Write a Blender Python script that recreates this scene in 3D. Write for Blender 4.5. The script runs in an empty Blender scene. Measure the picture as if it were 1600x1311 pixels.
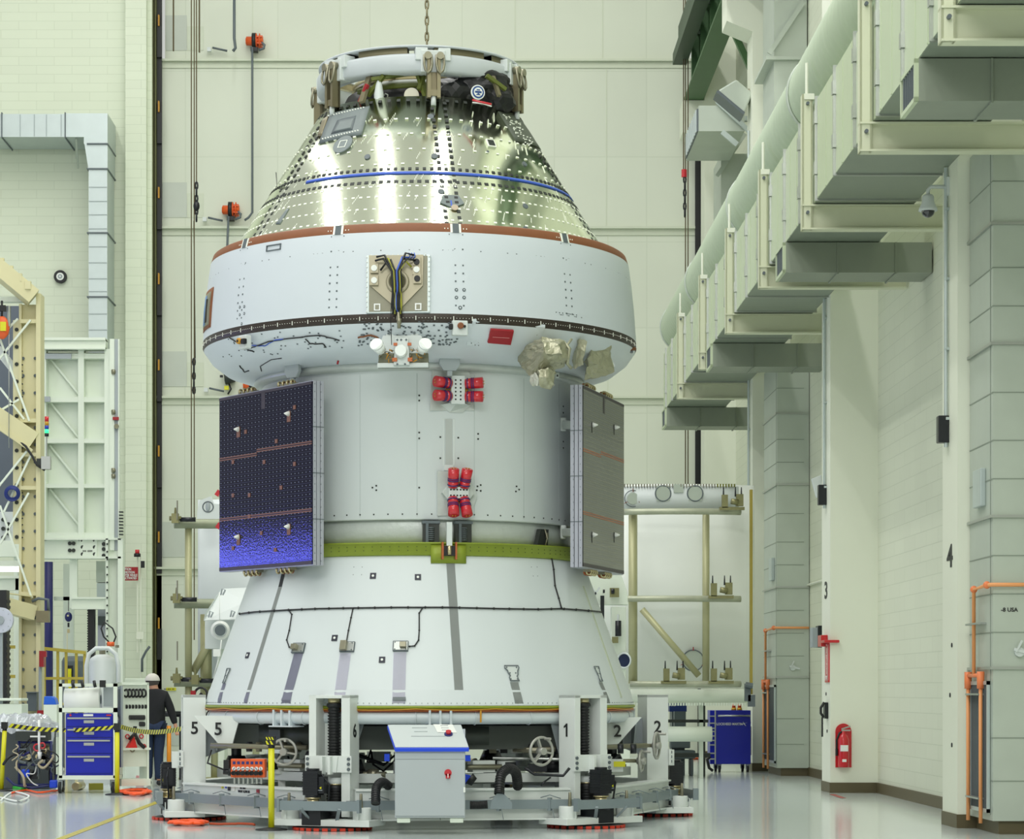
import bpy, bmesh, math, random
from math import sin, cos, pi, radians, sqrt, asin, atan2
from mathutils import Vector, Matrix, noise
random.seed(7)
sc = bpy.context.scene
COL = sc.collection
# ---------------------------------------------------------------- camera
F, PX, PY, EYE = 3900.0, 722.0, 1079.0, 1.5
cd = bpy.data.cameras.new('camera'); cam = bpy.data.objects.new('camera', cd); COL.objects.link(cam)
cam.location = (0, 0, EYE); cam.rotation_euler = (pi/2, 0, 0)
cd.sensor_width = 36; cd.lens = F/1600*36
cd.shift_x = (800-PX)/1600; cd.shift_y = (PY-655.5)/1600
cd.clip_end = 300
sc.camera = cam
# ---------------------------------------------------------------- world, lamps, exposure
w = bpy.data.worlds.new('world'); sc.world = w; w.use_nodes = True
w.node_tree.nodes['Background'].inputs[0].default_value = (0.97, 1.0, 0.94, 1)
w.node_tree.nodes['Background'].inputs[1].default_value = 0.59
def area(name, loc, rot, sx, sy, power, col=(1, 1, .96)):
    l = bpy.data.lights.new(name, 'AREA'); l.shape = 'RECTANGLE'; l.size = sx; l.size_y = sy
    l.energy = power; l.color = col
    o = bpy.data.objects.new(name, l); COL.objects.link(o); o.location = loc; o.rotation_euler = rot
    return o
for i, x in enumerate((-10.5, -4.2, 1.9)):
    area('high_bay_lamp_row', (x, 28, 23), (0, 0, 0), .5, 44, 2100)
area('front_fill_light', (-3, -2, 17), (radians(48), 0, 0), 16, 5, 2700)  # unseen front fill, set to brighten the side facing the camera
_l = area('added_blue_lamp', (-21, 36.4, 3.95), (pi/2, 0, radians(-112)), 9, .5, 270, (.20, .22, 1))  # added blue lamp out of view, for the reflection on the left array
sc.view_settings.view_transform = 'Standard'; sc.view_settings.look = 'None'
sc.view_settings.exposure = 0.0; sc.view_settings.gamma = 1.0; sc.view_settings.use_curve_mapping = False

# ---------------------------------------------------------------- materials
def lin(h):
    h = h.lstrip('#'); h = ''.join(c*2 for c in h) if len(h) == 3 else h; v = [int(h[i:i+2], 16)/255 for i in (0, 2, 4)]
    return tuple(c/12.92 if c <= .04045 else ((c+.055)/1.055)**2.4 for c in v) + (1,)
MATS = {}
def mat(name, h, rough=.5, metal=0, var=.06, scale=3., bump=0, bscale=40, emit=0, coat=0, stretch=None, alpha=None):
    if name in MATS: return MATS[name]
    m = bpy.data.materials.new(name); m.use_nodes = True; nt = m.node_tree; N = nt.nodes; L = nt.links
    b = N['Principled BSDF']; c = lin(h)
    b.inputs['Roughness'].default_value = rough; b.inputs['Metallic'].default_value = metal
    tc = N.new('ShaderNodeTexCoord'); src = tc.outputs['Object']
    if stretch:
        mp = N.new('ShaderNodeMapping'); mp.inputs['Scale'].default_value = stretch
        L.new(src, mp.inputs[0]); src = mp.outputs[0]
    nz = N.new('ShaderNodeTexNoise'); nz.inputs['Scale'].default_value = scale; nz.inputs['Detail'].default_value = 4
    L.new(src, nz.inputs['Vector'])
    cr = N.new('ShaderNodeMixRGB'); cr.inputs[1].default_value = tuple(x*(1-var) for x in c[:3])+(1,)
    cr.inputs[2].default_value = tuple(min(1, x*(1+var)) for x in c[:3])+(1,)
    L.new(nz.outputs['Fac'], cr.inputs[0]); L.new(cr.outputs[0], b.inputs['Base Color'])
    if bump:
        n2 = N.new('ShaderNodeTexNoise'); n2.inputs['Scale'].default_value = bscale; L.new(src, n2.inputs['Vector'])
        bp = N.new('ShaderNodeBump'); bp.inputs['Strength'].default_value = bump; bp.inputs['Distance'].default_value = .01
        L.new(n2.outputs['Fac'], bp.inputs['Height']); L.new(bp.outputs[0], b.inputs['Normal'])
    if emit:
        b.inputs['Emission Color'].default_value = c; b.inputs['Emission Strength'].default_value = emit
    if coat: b.inputs['Coat Weight'].default_value = coat; b.inputs['Coat Roughness'].default_value = .05
    if alpha is not None: b.inputs['Alpha'].default_value = alpha
    MATS[name] = m
    return m
def brick(name, h, mortar, axis, bw=.40, bh=.20, ms=.006, rough=.55, var=.03, bstr=.3, off=.5):
    m = bpy.data.materials.new(name); m.use_nodes = True; nt = m.node_tree; N = nt.nodes; L = nt.links
    b = N['Principled BSDF']; b.inputs['Roughness'].default_value = rough
    tc = N.new('ShaderNodeTexCoord'); sp = N.new('ShaderNodeSeparateXYZ'); cb = N.new('ShaderNodeCombineXYZ')
    L.new(tc.outputs['Object'], sp.inputs[0])
    L.new(sp.outputs['X' if axis == 'x' else 'Y'], cb.inputs[0]); L.new(sp.outputs['Z'], cb.inputs[1])
    t = N.new('ShaderNodeTexBrick'); t.offset = off
    t.inputs['Scale'].default_value = 1; t.inputs['Brick Width'].default_value = bw; t.inputs['Row Height'].default_value = bh
    t.inputs['Mortar Size'].default_value = ms; t.inputs['Mortar Smooth'].default_value = .3
    c = lin(h); t.inputs['Color1'].default_value = c; t.inputs['Color2'].default_value = tuple(x*(1-var) for x in c[:3])+(1,)
    t.inputs['Mortar'].default_value = lin(mortar)
    L.new(cb.outputs[0], t.inputs['Vector']); 
    nz = N.new('ShaderNodeTexNoise'); nz.inputs['Scale'].default_value = .5; L.new(tc.outputs['Object'], nz.inputs['Vector'])
    mx = N.new('ShaderNodeMixRGB'); mx.blend_type = 'MULTIPLY'; mx.inputs[0].default_value = .10
    L.new(t.outputs['Color'], mx.inputs[1]); L.new(nz.outputs['Fac'], mx.inputs[2]); L.new(mx.outputs[0], b.inputs['Base Color'])
    bp = N.new('ShaderNodeBump'); bp.inputs['Strength'].default_value = bstr; bp.inputs['Distance'].default_value = .004; bp.invert = True
    L.new(t.outputs['Fac'], bp.inputs['Height']); L.new(bp.outputs[0], b.inputs['Normal'])
    return m
def streaky_metal(name, h, rough, s1, bump=.15):
    """foil or sheet metal with faint panel wrinkles"""
    m = mat(name, h, rough, 1, .05, 2.5, bump, s1)
    return m
M_white = mat('white_paint', '#cfd6d4', .45, 0, .02)
M_skirt = mat('white_shell_coating', '#cdd5db', .42, 0, .02, 1.5, .04, 60)
M_cone = mat('white_adapter_paint', '#cdd5d6', .38, 0, .02, 1.2)
M_sm = mat('white_radiator_paint', '#cdd4d4', .33, 0, .02, 1.5)
M_foil = mat('silver_foil_tile', '#dde3cb', .13, 1, .04, 3, .05, 7, stretch=(1, 1, .5))
M_fwhite = mat('foil_fastener_pale', '#f2f5ea', .5)
M_black = mat('black_rubber', '#141618', .5)
M_blackm = mat('black_painted_metal', '#1c1f24', .35, .2)
M_slot = mat('dark_slot', '#2a302c', .55)
M_brown = mat('brown_gap_filler', '#7d4a28', .6, 0, .15, 8)
M_grey = mat('grey_paint', '#9aa3a6', .4)
M_dgrey = mat('dark_grey_paint', '#5a6468', .45)
M_grtile = mat('grey_tile', '#737d7d', .5, 0, .12, 10)
M_blue = mat('blue_tape', '#3f62c8', .5)
M_bluep = mat('blue_cabinet_paint', '#0a1ca6', .3, 0, .03)
M_brblue = mat('bright_blue_trim', '#1547d8', .35)
M_alum = mat('brushed_aluminium', '#b4b8b4', .35, .9, .05)
M_steel = mat('worn_steel', '#8f8c78', .4, .7, .15, 8)
M_bronze = mat('bronze_fitting', '#857e64', .4, .6, .12, 10)
M_brass = mat('pale_brass', '#c7bb92', .3, .8)
M_green = mat('green_primer_ring', '#8a9a2e', .45, .1, .15, 5)
M_copper = mat('copper_tape', '#b0623c', .4, .4, .2, 20)
M_redc = mat('red_plastic_cover', '#c31f2c', .28, 0, .05, coat=.5)
M_dred = mat('dark_red_panel', '#9a1420', .4)
M_bluebnd = mat('blue_strap', '#2a2d6e', .4)
M_yel = mat('yellow_paint', '#d6d21a', .4)
M_dyel = mat('ochre_yellow', '#c08a1c', .45)
M_orange = mat('orange_paint', '#df5f28', .4)
M_orcord = mat('orange_cord', '#f0551a', .5)
M_orpipe = mat('orange_pipe_plastic', '#f0a468', .45)
M_orfit = mat('orange_fitting', '#ec8450', .45)
M_blank = mat('quilted_blanket', '#bfc6c2', .38, .15, .06, 12, .5, 14)
M_tape = mat('grey_tape', '#b0b6b3', .45, 0, .04)
M_tapel = mat('pale_tape', '#e2e2ee', .4, 0, .03, 60)
M_taped = mat('violet_grey_tape', '#a3a5b8', .4, 0)
M_champ = mat('champagne_foil', '#a9a890', .42, .5, .14, 9, .8, 22)
M_cream = mat('cream_column_paint', '#e6ead9', .5, 0, .02, 1)
M_beige = mat('beige_steel_paint', '#d3cda2', .45, 0, .05, 3)
M_pwhite = mat('pale_green_white_steel', '#e1eadb', .45, 0, .02)
M_stand = mat('white_stand_paint', '#dbe1dd', .42, 0, .02)
M_galv = mat('galvanised_sheet', '#b9c2b7', .45, .2, .09, 2.2, .08, 5)
M_galvl = mat('bright_galvanised_sheet', '#bec9c8', .35, .45, .07, 4)
M_duct = mat('painted_duct_cream', '#bcc8aa', .45, .1, .04, 1.5)
M_ductw = mat('painted_spiral_duct', '#b7c6ad', .45, .05, .03)
M_olive = mat('olive_guide_rail', '#5d5f36', .55, 0, .25, 14, stretch=(1, 1, .2))
M_gsteel = mat('green_crane_paint', '#44683f', .5, 0, .1)
M_base = mat('brown_baseboard', '#5b5238', .5)
M_door = brick('door_cladding', '#d6dccb', '#cbd2c0', 'x', 2.1, 1.95, .012, .5, .035, .15, 0)
M_bwall = brick('painted_block_back', '#dee6d0', '#cdd6bf', 'x', .8)
M_rwall = brick('painted_block_side', '#e0e5cf', '#d0d6bf', 'y', .8)
M_skin = mat('skin', '#c08f75', .5)
M_jacket = mat('black_jacket_cloth', '#14161a', .85, 0, .1, 30, .2, 60)
M_jean = mat('blue_denim', '#1d2d49', .85, 0, .15, 40)
M_cap = mat('pale_cap_cloth', '#c9c6bd', .8)
M_panel = mat('solar_cell_glass', '#06070d', .06, .0, .1, 1, .10, 45)
_p = M_panel.node_tree.nodes['Principled BSDF']; _p.inputs['Specular IOR Level'].default_value = .4; _p.inputs['Specular Tint'].default_value = (.04, .04, .8, 1)
M_panelo = mat('solar_cell_olive', '#33352c', .3, .55, .08, 3, coat=.6)
M_dot = mat('cell_gap_dot', '#aeb8c4', .4, .5)
M_film = mat('clear_plastic_film', '#c9cfd6', .15, .1, .1, 5, .6, 9, alpha=.55)
M_glass = mat('dark_dome_glass', '#1b1d24', .08, 0, .05, coat=1)
M_red = mat('red_enamel', '#c4121f', .3, 0, .04, coat=.4)
M_paper = mat('white_paper', '#e8ebe6', .7, 0, .01)

# floor material : glossy epoxy
def floor_mat():
    m = bpy.data.materials.new('epoxy_floor'); m.use_nodes = True; N = m.node_tree.nodes; L = m.node_tree.links
    b = N['Principled BSDF']; tc = N.new('ShaderNodeTexCoord')
    n = N.new('ShaderNodeTexNoise'); n.inputs['Scale'].default_value = .7; n.inputs['Detail'].default_value = 6
    L.new(tc.outputs['Object'], n.inputs['Vector'])
    r = N.new('ShaderNodeValToRGB'); r.color_ramp.elements[0].color = lin('#c0cac9'); r.color_ramp.elements[1].color = lin('#d2dbd8')
    L.new(n.outputs['Fac'], r.inputs[0]); L.new(r.outputs[0], b.inputs['Base Color'])
    b.inputs['Roughness'].default_value = .16; b.inputs['Coat Weight'].default_value = .3; b.inputs['Coat Roughness'].default_value = .08
    n2 = N.new('ShaderNodeTexNoise'); n2.inputs['Scale'].default_value = 2.2; L.new(tc.outputs['Object'], n2.inputs['Vector'])
    bp = N.new('ShaderNodeBump'); bp.inputs['Strength'].default_value = .10; bp.inputs['Distance'].default_value = .02
    L.new(n2.outputs['Fac'], bp.inputs['Height']); L.new(bp.outputs[0], b.inputs['Normal'])
    return m
M_floor = floor_mat()

# ---------------------------------------------------------------- geometry helpers
def P(x, y, d):
    return Vector(((x-PX)*d/F, d, EYE+(PY-y)*d/F))
def frame(d):
    d = d.normalized(); u = Vector((0, 0, 1)) if abs(d.z) < .9 else Vector((1, 0, 0))
    a = d.cross(u).normalized(); return a, a.cross(d).normalized()
class B:
    def __init__(s, M=None): s.bm = bmesh.new(); s.M = M or Matrix(); s.cuts = []
    def cut(s):
        """what follows becomes an object of its own"""
        s.cuts.append(len(s.bm.faces)); return s
    def v(s, p): return s.bm.verts.new(s.M @ Vector(p))
    def f(s, vs, m=0, smooth=False):
        try: f = s.bm.faces.new(vs); f.material_index = m; f.smooth = smooth; return f
        except ValueError: return None
    def hexa(s, pts, m=0):
        v = [s.v(p) for p in pts]
        for q in ((0, 3, 2, 1), (4, 5, 6, 7), (0, 1, 5, 4), (1, 2, 6, 5), (2, 3, 7, 6), (3, 0, 4, 7)): s.f([v[i] for i in q], m)
        return s
    def box(s, x0, x1, y0, y1, z0, z1, m=0):
        return s.hexa([(x0, y0, z0), (x1, y0, z0), (x1, y1, z0), (x0, y1, z0), (x0, y0, z1), (x1, y0, z1), (x1, y1, z1), (x0, y1, z1)], m)
    def bc(s, c, sz, R=None, m=0):
        c = Vector(c); R = R or Matrix.Identity(3); h = Vector(sz)/2; pts = []
        for z in (-1, 1):
            for x, y in ((-1, -1), (1, -1), (1, 1), (-1, 1)): pts.append(c + R @ Vector((x*h.x, y*h.y, z*h.z)))
        return s.hexa(pts, m)
    def beam(s, p0, p1, wd, th, m=0, up=None):
        p0, p1 = Vector(p0), Vector(p1); d = (p1-p0).normalized()
        u = Vector(up) if up else (Vector((0, 0, 1)) if abs(d.z) < .95 else Vector((0, 1, 0)))
        a = d.cross(u).normalized()*wd/2; b = a.cross(d).normalized()*th/2
        return s.hexa([p0-a-b, p0+a-b, p0+a+b, p0-a+b, p1-a-b, p1+a-b, p1+a+b, p1-a+b], m)
    def cyl(s, p0, p1, r0, r1=None, seg=16, m=0, caps=True):
        r1 = r0 if r1 is None else r1; p0, p1 = Vector(p0), Vector(p1); a, b = frame(p1-p0)
        A = [s.v(p0+a*r0*cos(2*pi*i/seg)+b*r0*sin(2*pi*i/seg)) for i in range(seg)]
        C = [s.v(p1+a*r1*cos(2*pi*i/seg)+b*r1*sin(2*pi*i/seg)) for i in range(seg)]
        for i in range(seg): s.f([A[i], A[(i+1) % seg], C[(i+1) % seg], C[i]], m, seg > 8)
        if caps: s.f(A[::-1], m); s.f(C, m)
        return s
    def tube(s, pts, r, seg=8, m=0, closed=False):
        pts = [Vector(p) for p in pts]; n = len(pts); rings = []
        a = None
        for i, p in enumerate(pts):
            if closed: d = pts[(i+1) % n]-pts[i-1]
            else: d = pts[min(i+1, n-1)]-pts[max(i-1, 0)]
            if d.length < 1e-9: d = Vector((0, 0, 1))
            d.normalize()
            if a is None: a, b = frame(d)
            else:
                a = (a-d*a.dot(d)); 
                if a.length < 1e-6: a, b = frame(d)
                a.normalize()
            b = d.cross(a)
            rings.append([s.v(p+a*r*cos(2*pi*k/seg)+b*r*sin(2*pi*k/seg)) for k in range(seg)])
        for i in range(n if closed else n-1):
            R0, R1 = rings[i], rings[(i+1) % n]
            for k in range(seg): s.f([R0[k], R0[(k+1) % seg], R1[(k+1) % seg], R1[k]], m, True)
        if not closed: s.f(rings[0][::-1], m); s.f(rings[-1], m)
        return s
    def lathe(s, prof, c=(0, 0), a0=0, a1=2*pi, seg=96, m=0, mats=None, smooth=True):
        """profile of (radius, z); angle 0 faces the camera side (-Y)"""
        full = abs(a1-a0-2*pi) < 1e-6; n = seg if full else seg+1; cols = []
        for i in range(n):
            a = a0+(a1-a0)*i/seg
            cols.append([s.v((c[0]+r*sin(a), c[1]-r*cos(a), z)) for r, z in prof])
        for i in range(seg):
            A, C = cols[i], cols[(i+1) % n]
            for k in range(len(prof)-1): s.f([A[k], C[k], C[k+1], A[k+1]], mats[k] if mats else m, smooth)
        return s
    def ring(s, c, R, r, seg=32, rs=8, m=0, ax=(0, 0, 1), a0=0, a1=2*pi):
        u, v2 = frame(Vector(ax)); c = Vector(c); full = abs(a1-a0-2*pi) < 1e-6
        return s.tube([c+u*R*cos(a0+(a1-a0)*i/seg)+v2*R*sin(a0+(a1-a0)*i/seg) for i in range(seg if full else seg+1)], r, rs, m, full)
    def prism(s, poly, d, m=0):
        """poly: list of 3d points, extruded by vector d"""
        d = Vector(d); A = [s.v(p) for p in poly]; C = [s.v(Vector(p)+d) for p in poly]; n = len(poly)
        s.f(A[::-1], m); s.f(C, m)
        for i in range(n): s.f([A[i], A[(i+1) % n], C[(i+1) % n], C[i]], m)
        return s
    def sph(s, c, r, m=0, sc3=(1, 1, 1), seg=16, rings=10, half=False):
        c = Vector(c); rows = []
        for j in range(rings+1):
            t = (pi/2 if half else pi)*j/rings
            rows.append([s.v(c+Vector((r*sc3[0]*sin(t)*cos(2*pi*i/seg), r*sc3[1]*sin(t)*sin(2*pi*i/seg), r*sc3[2]*cos(t)))) for i in range(seg)])
        for j in range(rings):
            for i in range(seg): s.f([rows[j][i], rows[j+1][i], rows[j+1][(i+1) % seg], rows[j][(i+1) % seg]], m, True)
        return s
    def patch(s, rf, a0, a1, z0, z1, off=.0, th=.01, m=0, na=None, nz=None, c=None):
        c = c or (X0, D0); na = na or max(1, int(abs(a1-a0)/radians(3))); nz = nz or 1
        def pt(a, z, o): r = rf(z)+o; return (c[0]+r*sin(a), c[1]-r*cos(a), z)
        O = [[s.v(pt(a0+(a1-a0)*i/na, z0+(z1-z0)*j/nz, off+th)) for j in range(nz+1)] for i in range(na+1)]
        I = [[s.v(pt(a0+(a1-a0)*i/na, z0+(z1-z0)*j/nz, off-.01)) for j in range(nz+1)] for i in range(na+1)]
        for i in range(na):
            for j in range(nz): s.f([O[i][j], O[i+1][j], O[i+1][j+1], O[i][j+1]], m, na > 2)
        for i in range(na):
            s.f([I[i][0], I[i+1][0], O[i+1][0], O[i][0]], m); s.f([O[i][nz], O[i+1][nz], I[i+1][nz], I[i][nz]], m)
        for j in range(nz):
            s.f([I[0][j], O[0][j], O[0][j+1], I[0][j+1]], m); s.f([O[na][j], I[na][j], I[na][j+1], O[na][j+1]], m)
        return s
WM = {}
def obj(name, b, mats, parent=None, kind=None, bev=0, local=False, weld=True):
    if b.cuts:
        b.bm.faces.ensure_lookup_table(); ends = sorted(set([0]+b.cuts+[len(b.bm.faces)])); out = None
        for lo, hi in zip(ends, ends[1:]):
            if hi <= lo: continue
            nb = B(); mp = {}
            for i in range(lo, hi):
                f = b.bm.faces[i]; vs = []
                for v in f.verts:
                    if v not in mp: mp[v] = nb.bm.verts.new(v.co)
                    vs.append(mp[v])
                nb.f(vs, f.material_index, f.smooth)
            o = obj(name, nb, mats, parent, kind, bev, local, weld); out = out or o
        b.bm.free(); return out
    me = bpy.data.meshes.new(name); bm = b.bm
    bmesh.ops.recalc_face_normals(bm, faces=bm.faces) if weld else None
    bm.to_mesh(me); bm.free()
    for m in (mats if isinstance(mats, (list, tuple)) else [mats]): me.materials.append(m)
    o = bpy.data.objects.new(name, me); COL.objects.link(o)
    if parent is not None:
        o.parent = parent; M = WM.get(parent.as_pointer(), Matrix())
        if not local: me.transform(M.inverted())
        WM[o.as_pointer()] = M
    if kind: o['kind'] = kind
    if bev:
        md = o.modifiers.new('bevel', 'BEVEL'); md.width = bev; md.segments = 2; md.limit_method = 'ANGLE'; md.angle_limit = radians(50)
    return o
def thing(name, label, cat, loc=(0, 0, 0), group=None):
    o = bpy.data.objects.new(name, None); COL.objects.link(o); o.empty_display_size = .2
    o.location = loc; o['label'] = label; o['category'] = cat
    if group: o['group'] = group
    WM[o.as_pointer()] = Matrix.Translation(loc)
    return o
def tag(o, label, cat, group=None, kind=None):
    o['label'] = label; o['category'] = cat
    if group: o['group'] = group
    if kind: o['kind'] = kind
    return o
def solo(name, b, m, label, cat, group=None, bev=0, weld=True):
    """a thing that is one mesh; its origin is moved to the middle of its foot"""
    o = obj(name, b, m, None, None, bev, weld=weld)
    vs = [v.co for v in o.data.vertices]
    c = Vector(((min(v.x for v in vs)+max(v.x for v in vs))/2, (min(v.y for v in vs)+max(v.y for v in vs))/2, min(v.z for v in vs)))
    o.data.transform(Matrix.Translation(-c)); o.location = c; WM[o.as_pointer()] = Matrix.Translation(c)
    return tag(o, label, cat, group)
def struct(name, b, m, bev=0): return obj(name, b, m, None, 'structure', bev)
def copy_tree(root, loc, label=None, rz=None):
    base = root.location.copy()
    def cp(o, par):
        c = o.copy(); COL.objects.link(c); c.parent = par
        for ch in list(o.children): cp(ch, c)
        return c
    r = cp(root, None); r.location = loc
    if rz is not None: r.rotation_euler.z = rz
    if label: r['label'] = label
    return r
def text_bm(b, s, M, size, m=0, th=.004, align='CENTER', sx=1.0):
    """adds extruded lettering lying in the local XY plane of M to builder b"""
    cu = bpy.data.curves.new('t', 'FONT'); cu.body = s; cu.size = size; cu.align_x = align; cu.align_y = 'CENTER'
    cu.extrude = th/2; cu.resolution_u = 3; cu.offset = size*.018
    o = bpy.data.objects.new('t', cu); COL.objects.link(o)
    dg = bpy.context.evaluated_depsgraph_get(); me = bpy.data.meshes.new_from_object(o.evaluated_get(dg))
    bpy.data.objects.remove(o); bpy.data.curves.remove(cu)
    vs = [b.v(M @ Vector((v.co.x*sx, v.co.y, v.co.z))) for v in me.vertices]
    for p in me.polygons: b.f([vs[i] for i in p.vertices], m)
    bpy.data.meshes.remove(me)
def unread(b, M, width, h, m=0, n=9):
    """a line of writing too small to read in the photo: a row of small strokes"""
    old = b.M; b.M = M
    for k in range(n):
        if k % 5 != 3: x = -width/2+width*k/n; b.box(x, x+width/n*.62, -h/2, h/2, 0, .004, m)
    b.M = old
def facing(loc, az=0, tilt=0):
    """matrix for lettering: X right, Y up, Z towards the viewer; az turns it about the vertical"""
    return Matrix.Translation(loc) @ Matrix.Rotation(az, 4, 'Z') @ Matrix.Rotation(pi/2-tilt, 4, 'X')

# ================================================================ SETTING
DB = 56.6            # back plane
b = B(); b.box(-30, 6.1, -6, DB+1, -.2, 0)
# yellow floor line and red line are paint on the floor
def strip(b, p, q, wd, m):
    p, q = Vector(p), Vector(q); n = (q-p).normalized().cross(Vector((0, 0, 1)))*wd/2
    b.f([b.v(x) for x in (p-n, q-n, q+n, p+n)], m)
def G(x, y, z=.003):
    d = (EYE-z)*F/(y-PY); return P(x, y, d)
strip(b, G(70, 1320), G(262, 1247), .10, 1)
strip(b, G(1300, 1241), G(1318, 1247), .08, 2)
for (x, y) in ((120, 1285), (150, 1293), (30, 1300), (600, 1298), (1150, 1291), (1110, 1307), (1020, 1292), (1210, 1296), (205, 1300)):
    strip(b, G(x-5, y), G(x+5, y-.4), .012, 3)
struct('floor', b, [M_floor, mat('floor_line_yellow', '#b7a931', .3), mat('floor_line_red', '#a83636', .3), M_dgrey])
# back brick wall at left of the big door, with pilaster
b = B(); b.box(-30, P(233, 0, DB-.3).x, DB-.3, DB+.3, 0, 24); b.box(P(193, 0, DB-.9).x, P(226, 0, DB-.9).x, DB-.6, DB-.3, 0, 24)
b.box(P(226, 0, DB-.9).x, P(233, 0, DB-.9).x, DB-.42, DB-.3, 0, 24)
struct('wall_back', b, M_bwall)
b = B(); b.box(-30, P(233, 0, DB-.3).x, DB-.33, DB-.3, 0, .14); struct('baseboard_back', b, M_base)
# door guide rail left
b = B(); x0, x1 = P(233, 0, DB).x, P(249, 0, DB).x
b.box(x0, x1+.05, DB+.02, DB+.12, 0, 24, 1)
for k in range(4): b.box(x0+.005+k*.048, x0+.03+k*.048, DB-.2, DB+.02, 0, 24, 0)
for k in range(9):
    z = 2.2+k*1.95; b.box(x1-.05, x1+.06, DB-.06, DB, z, z+.7, 1); b.box(x1-.02, x1+.01, DB-.1, DB, z+.7, z+.95, 2)
struct('trim_1', b, [M_olive, M_black, M_dyel])
b = B(); x0, x1 = P(1088, 0, DB).x, P(1104, 0, DB).x
b.box(x0-.02, x1, DB+.03, DB+.12, 0, 24, 1)
for k in range(3): b.box(x0+.11+k*.045, x0+.14+k*.045, DB-.15, DB+.03, 0, 24, 0)
struct('trim_2', b, [M_olive, M_black])
# the big lift door : stacked leaves with ledges, lower leaves nearer
edges = [24, 15.84, 12.02, 8.16, 4.28, 0.0]
lx = [258, 253, 248, 243, 240]; rx = [1078, 1086, 1090, 1090, 1090]
door = None
for i in range(5):
    b = B(); yy = DB+.3-.07*i; z1, z0 = edges[i], edges[i+1]
    xa, xb = P(lx[i], 0, yy).x, P(rx[i], 0, yy).x
    b.box(xa, xb, yy, yy+.06, z0, z1)
    if i: b.box(xa, xb, yy-.12, yy+.1, z1-.03, z1+.02, 1); b.box(xa, xb, yy-.03, yy+.1, z1-.17, z1-.03, 1); b.box(xa, xb, yy-.02, yy-.01, z1-.05, z1-.03, 2)
    for (px0, px1) in ((lx[i]+1, 292), (292.4, 318)):       # darker patch panels low on each leaf
        b.box(P(px0, 0, yy).x, P(px1, 0, yy).x, yy-.012, yy, z0+.25, z0+.8+.25*(px1 == 292), 2 if px1 == 292 else 1)
    for q in range(1, 6):                                    # joint strips
        xs = xa+(xb-xa)*q/6; b.box(xs-.012, xs+.012, yy-.008, yy, z0, z1-.17, 1)
    o = obj('door_%d' % 1 if door is None else 'door_leaf', b, [M_door, mat('door_ledge', '#c9d0bc', .5), mat('door_patch', '#bcc3b8', .5)], door, 'structure' if door is None else None)
    if door is None: door = o
# ledge handles on the left edge of the door (small pull slots)
# right wall, columns, corbels
XW, XC = 6.1, 5.4
b = B(); b.box(XW, XW+.3, 8, DB+.4, 0, 24); struct('wall_right', b, M_rwall)
b = B(); b.box(XW-.03, XW, 8, DB, 0, .15); struct('baseboard_right', b, M_base)
colY = [27.2, 36.6, 46.4, 55.6]
def numeral(b, s, y, z, m, h=.26):
    text_bm(b, s, Matrix.Translation((XC-.004, y, z)) @ Matrix.Rotation(-pi/2, 4, 'Z') @ Matrix.Rotation(pi/2, 4, 'X'), h*1.35, m, sx=1.9)
for i, (y, s) in enumerate(zip(colY, ('4', '3', '2', ''))):
    b = B(); b.box(XC, XW, y, y+.85, 0, 24)
    b.box(XC-.012, XW, y-.012, y+.86, 0, .15, 2)
    # corbel
    b.prism([(XC, y, 13.75), (XC-.48, y, 13.95), (XC-.48, y, 14.65), (XC, y, 14.65)], (0, .85, 0))
    if s: numeral(b, s, y+.42, EYE+209/F*27.5, 1)
    for q in range(3): b.cyl((XC-.01, y+.3+.1*(q % 2), .9+q*.55), (XC+.01, y+.3+.1*(q % 2), .9+q*.55), .025, seg=8, m=1)
    struct('trim_%d' % (i+3), b, [M_cream, M_black, M_base])
# faint wall conduit / chair rail between columns
b = B(); b.cyl((XW-.03, 37.4, 3.35), (XW-.03, 46.4, 3.35), .02, seg=6)
solo('wall_conduit', b, M_cream, 'thin cream conduit running level along the right wall behind the fire extinguisher column', 'conduit')
# cage ladder lines on the far right wall
b = B()
for k in range(24): b.box(XW-.04, XW-.02, 47.4, 52.8, 3+k*.8, 3.03+k*.8)
for k in range(4): b.box(XW-.05, XW-.02, 47.6+k*1.6, 47.65+k*1.6, 3, 22)
solo('wall_mesh', b, mat('mesh_wire_cream', '#c3cba6', .5), 'cream wire grid on the far right wall beside the big door', 'wire mesh')

# ---------------------------------------------------------------- crane runway girder on the corbels
b = B()
b.box(4.95, 5.38, 6, 55.9, 14.66, 14.72); b.box(5.13, 5.19, 6, 55.9, 14.72, 16.0); b.box(4.95, 5.38, 6, 55.9, 16.0, 16.08)
for k in range(24): b.box(4.97, 5.36, 8+k*2, 8.03+k*2, 14.7, 16.0)
g = solo('crane_girder', b, M_gsteel, 'long green runway girder resting on the right wall corbels, top right', 'girder')
b = B(); b.box(4.72, 4.78, 30, 54.5, 15.2, 16.0); b.box(4.6, 4.9, 30, 54.5, 15.16, 15.2); b.box(4.6, 4.64, 30, 54.5, 15.2, 15.4)
for k in range(10): b.box(4.78, 5.13, 32+k*2.4, 32.1+k*2.4, 15.6, 15.7)
solo('conductor_rail', b, mat('dark_green_rail', '#2f4630', .5), 'dark green side rail running beside the runway girder', 'rail')
b = B(); b.beam((5.3, 49, 14.5), (5.9, 49, 13.2), .12, .12); b.beam((5.2, 48.6, 14.6), (6.1, 48.6, 14.6), .2, .25)
solo('girder_brace', b, M_gsteel, 'green diagonal brace under the runway girder by the wall', 'brace')

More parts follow.
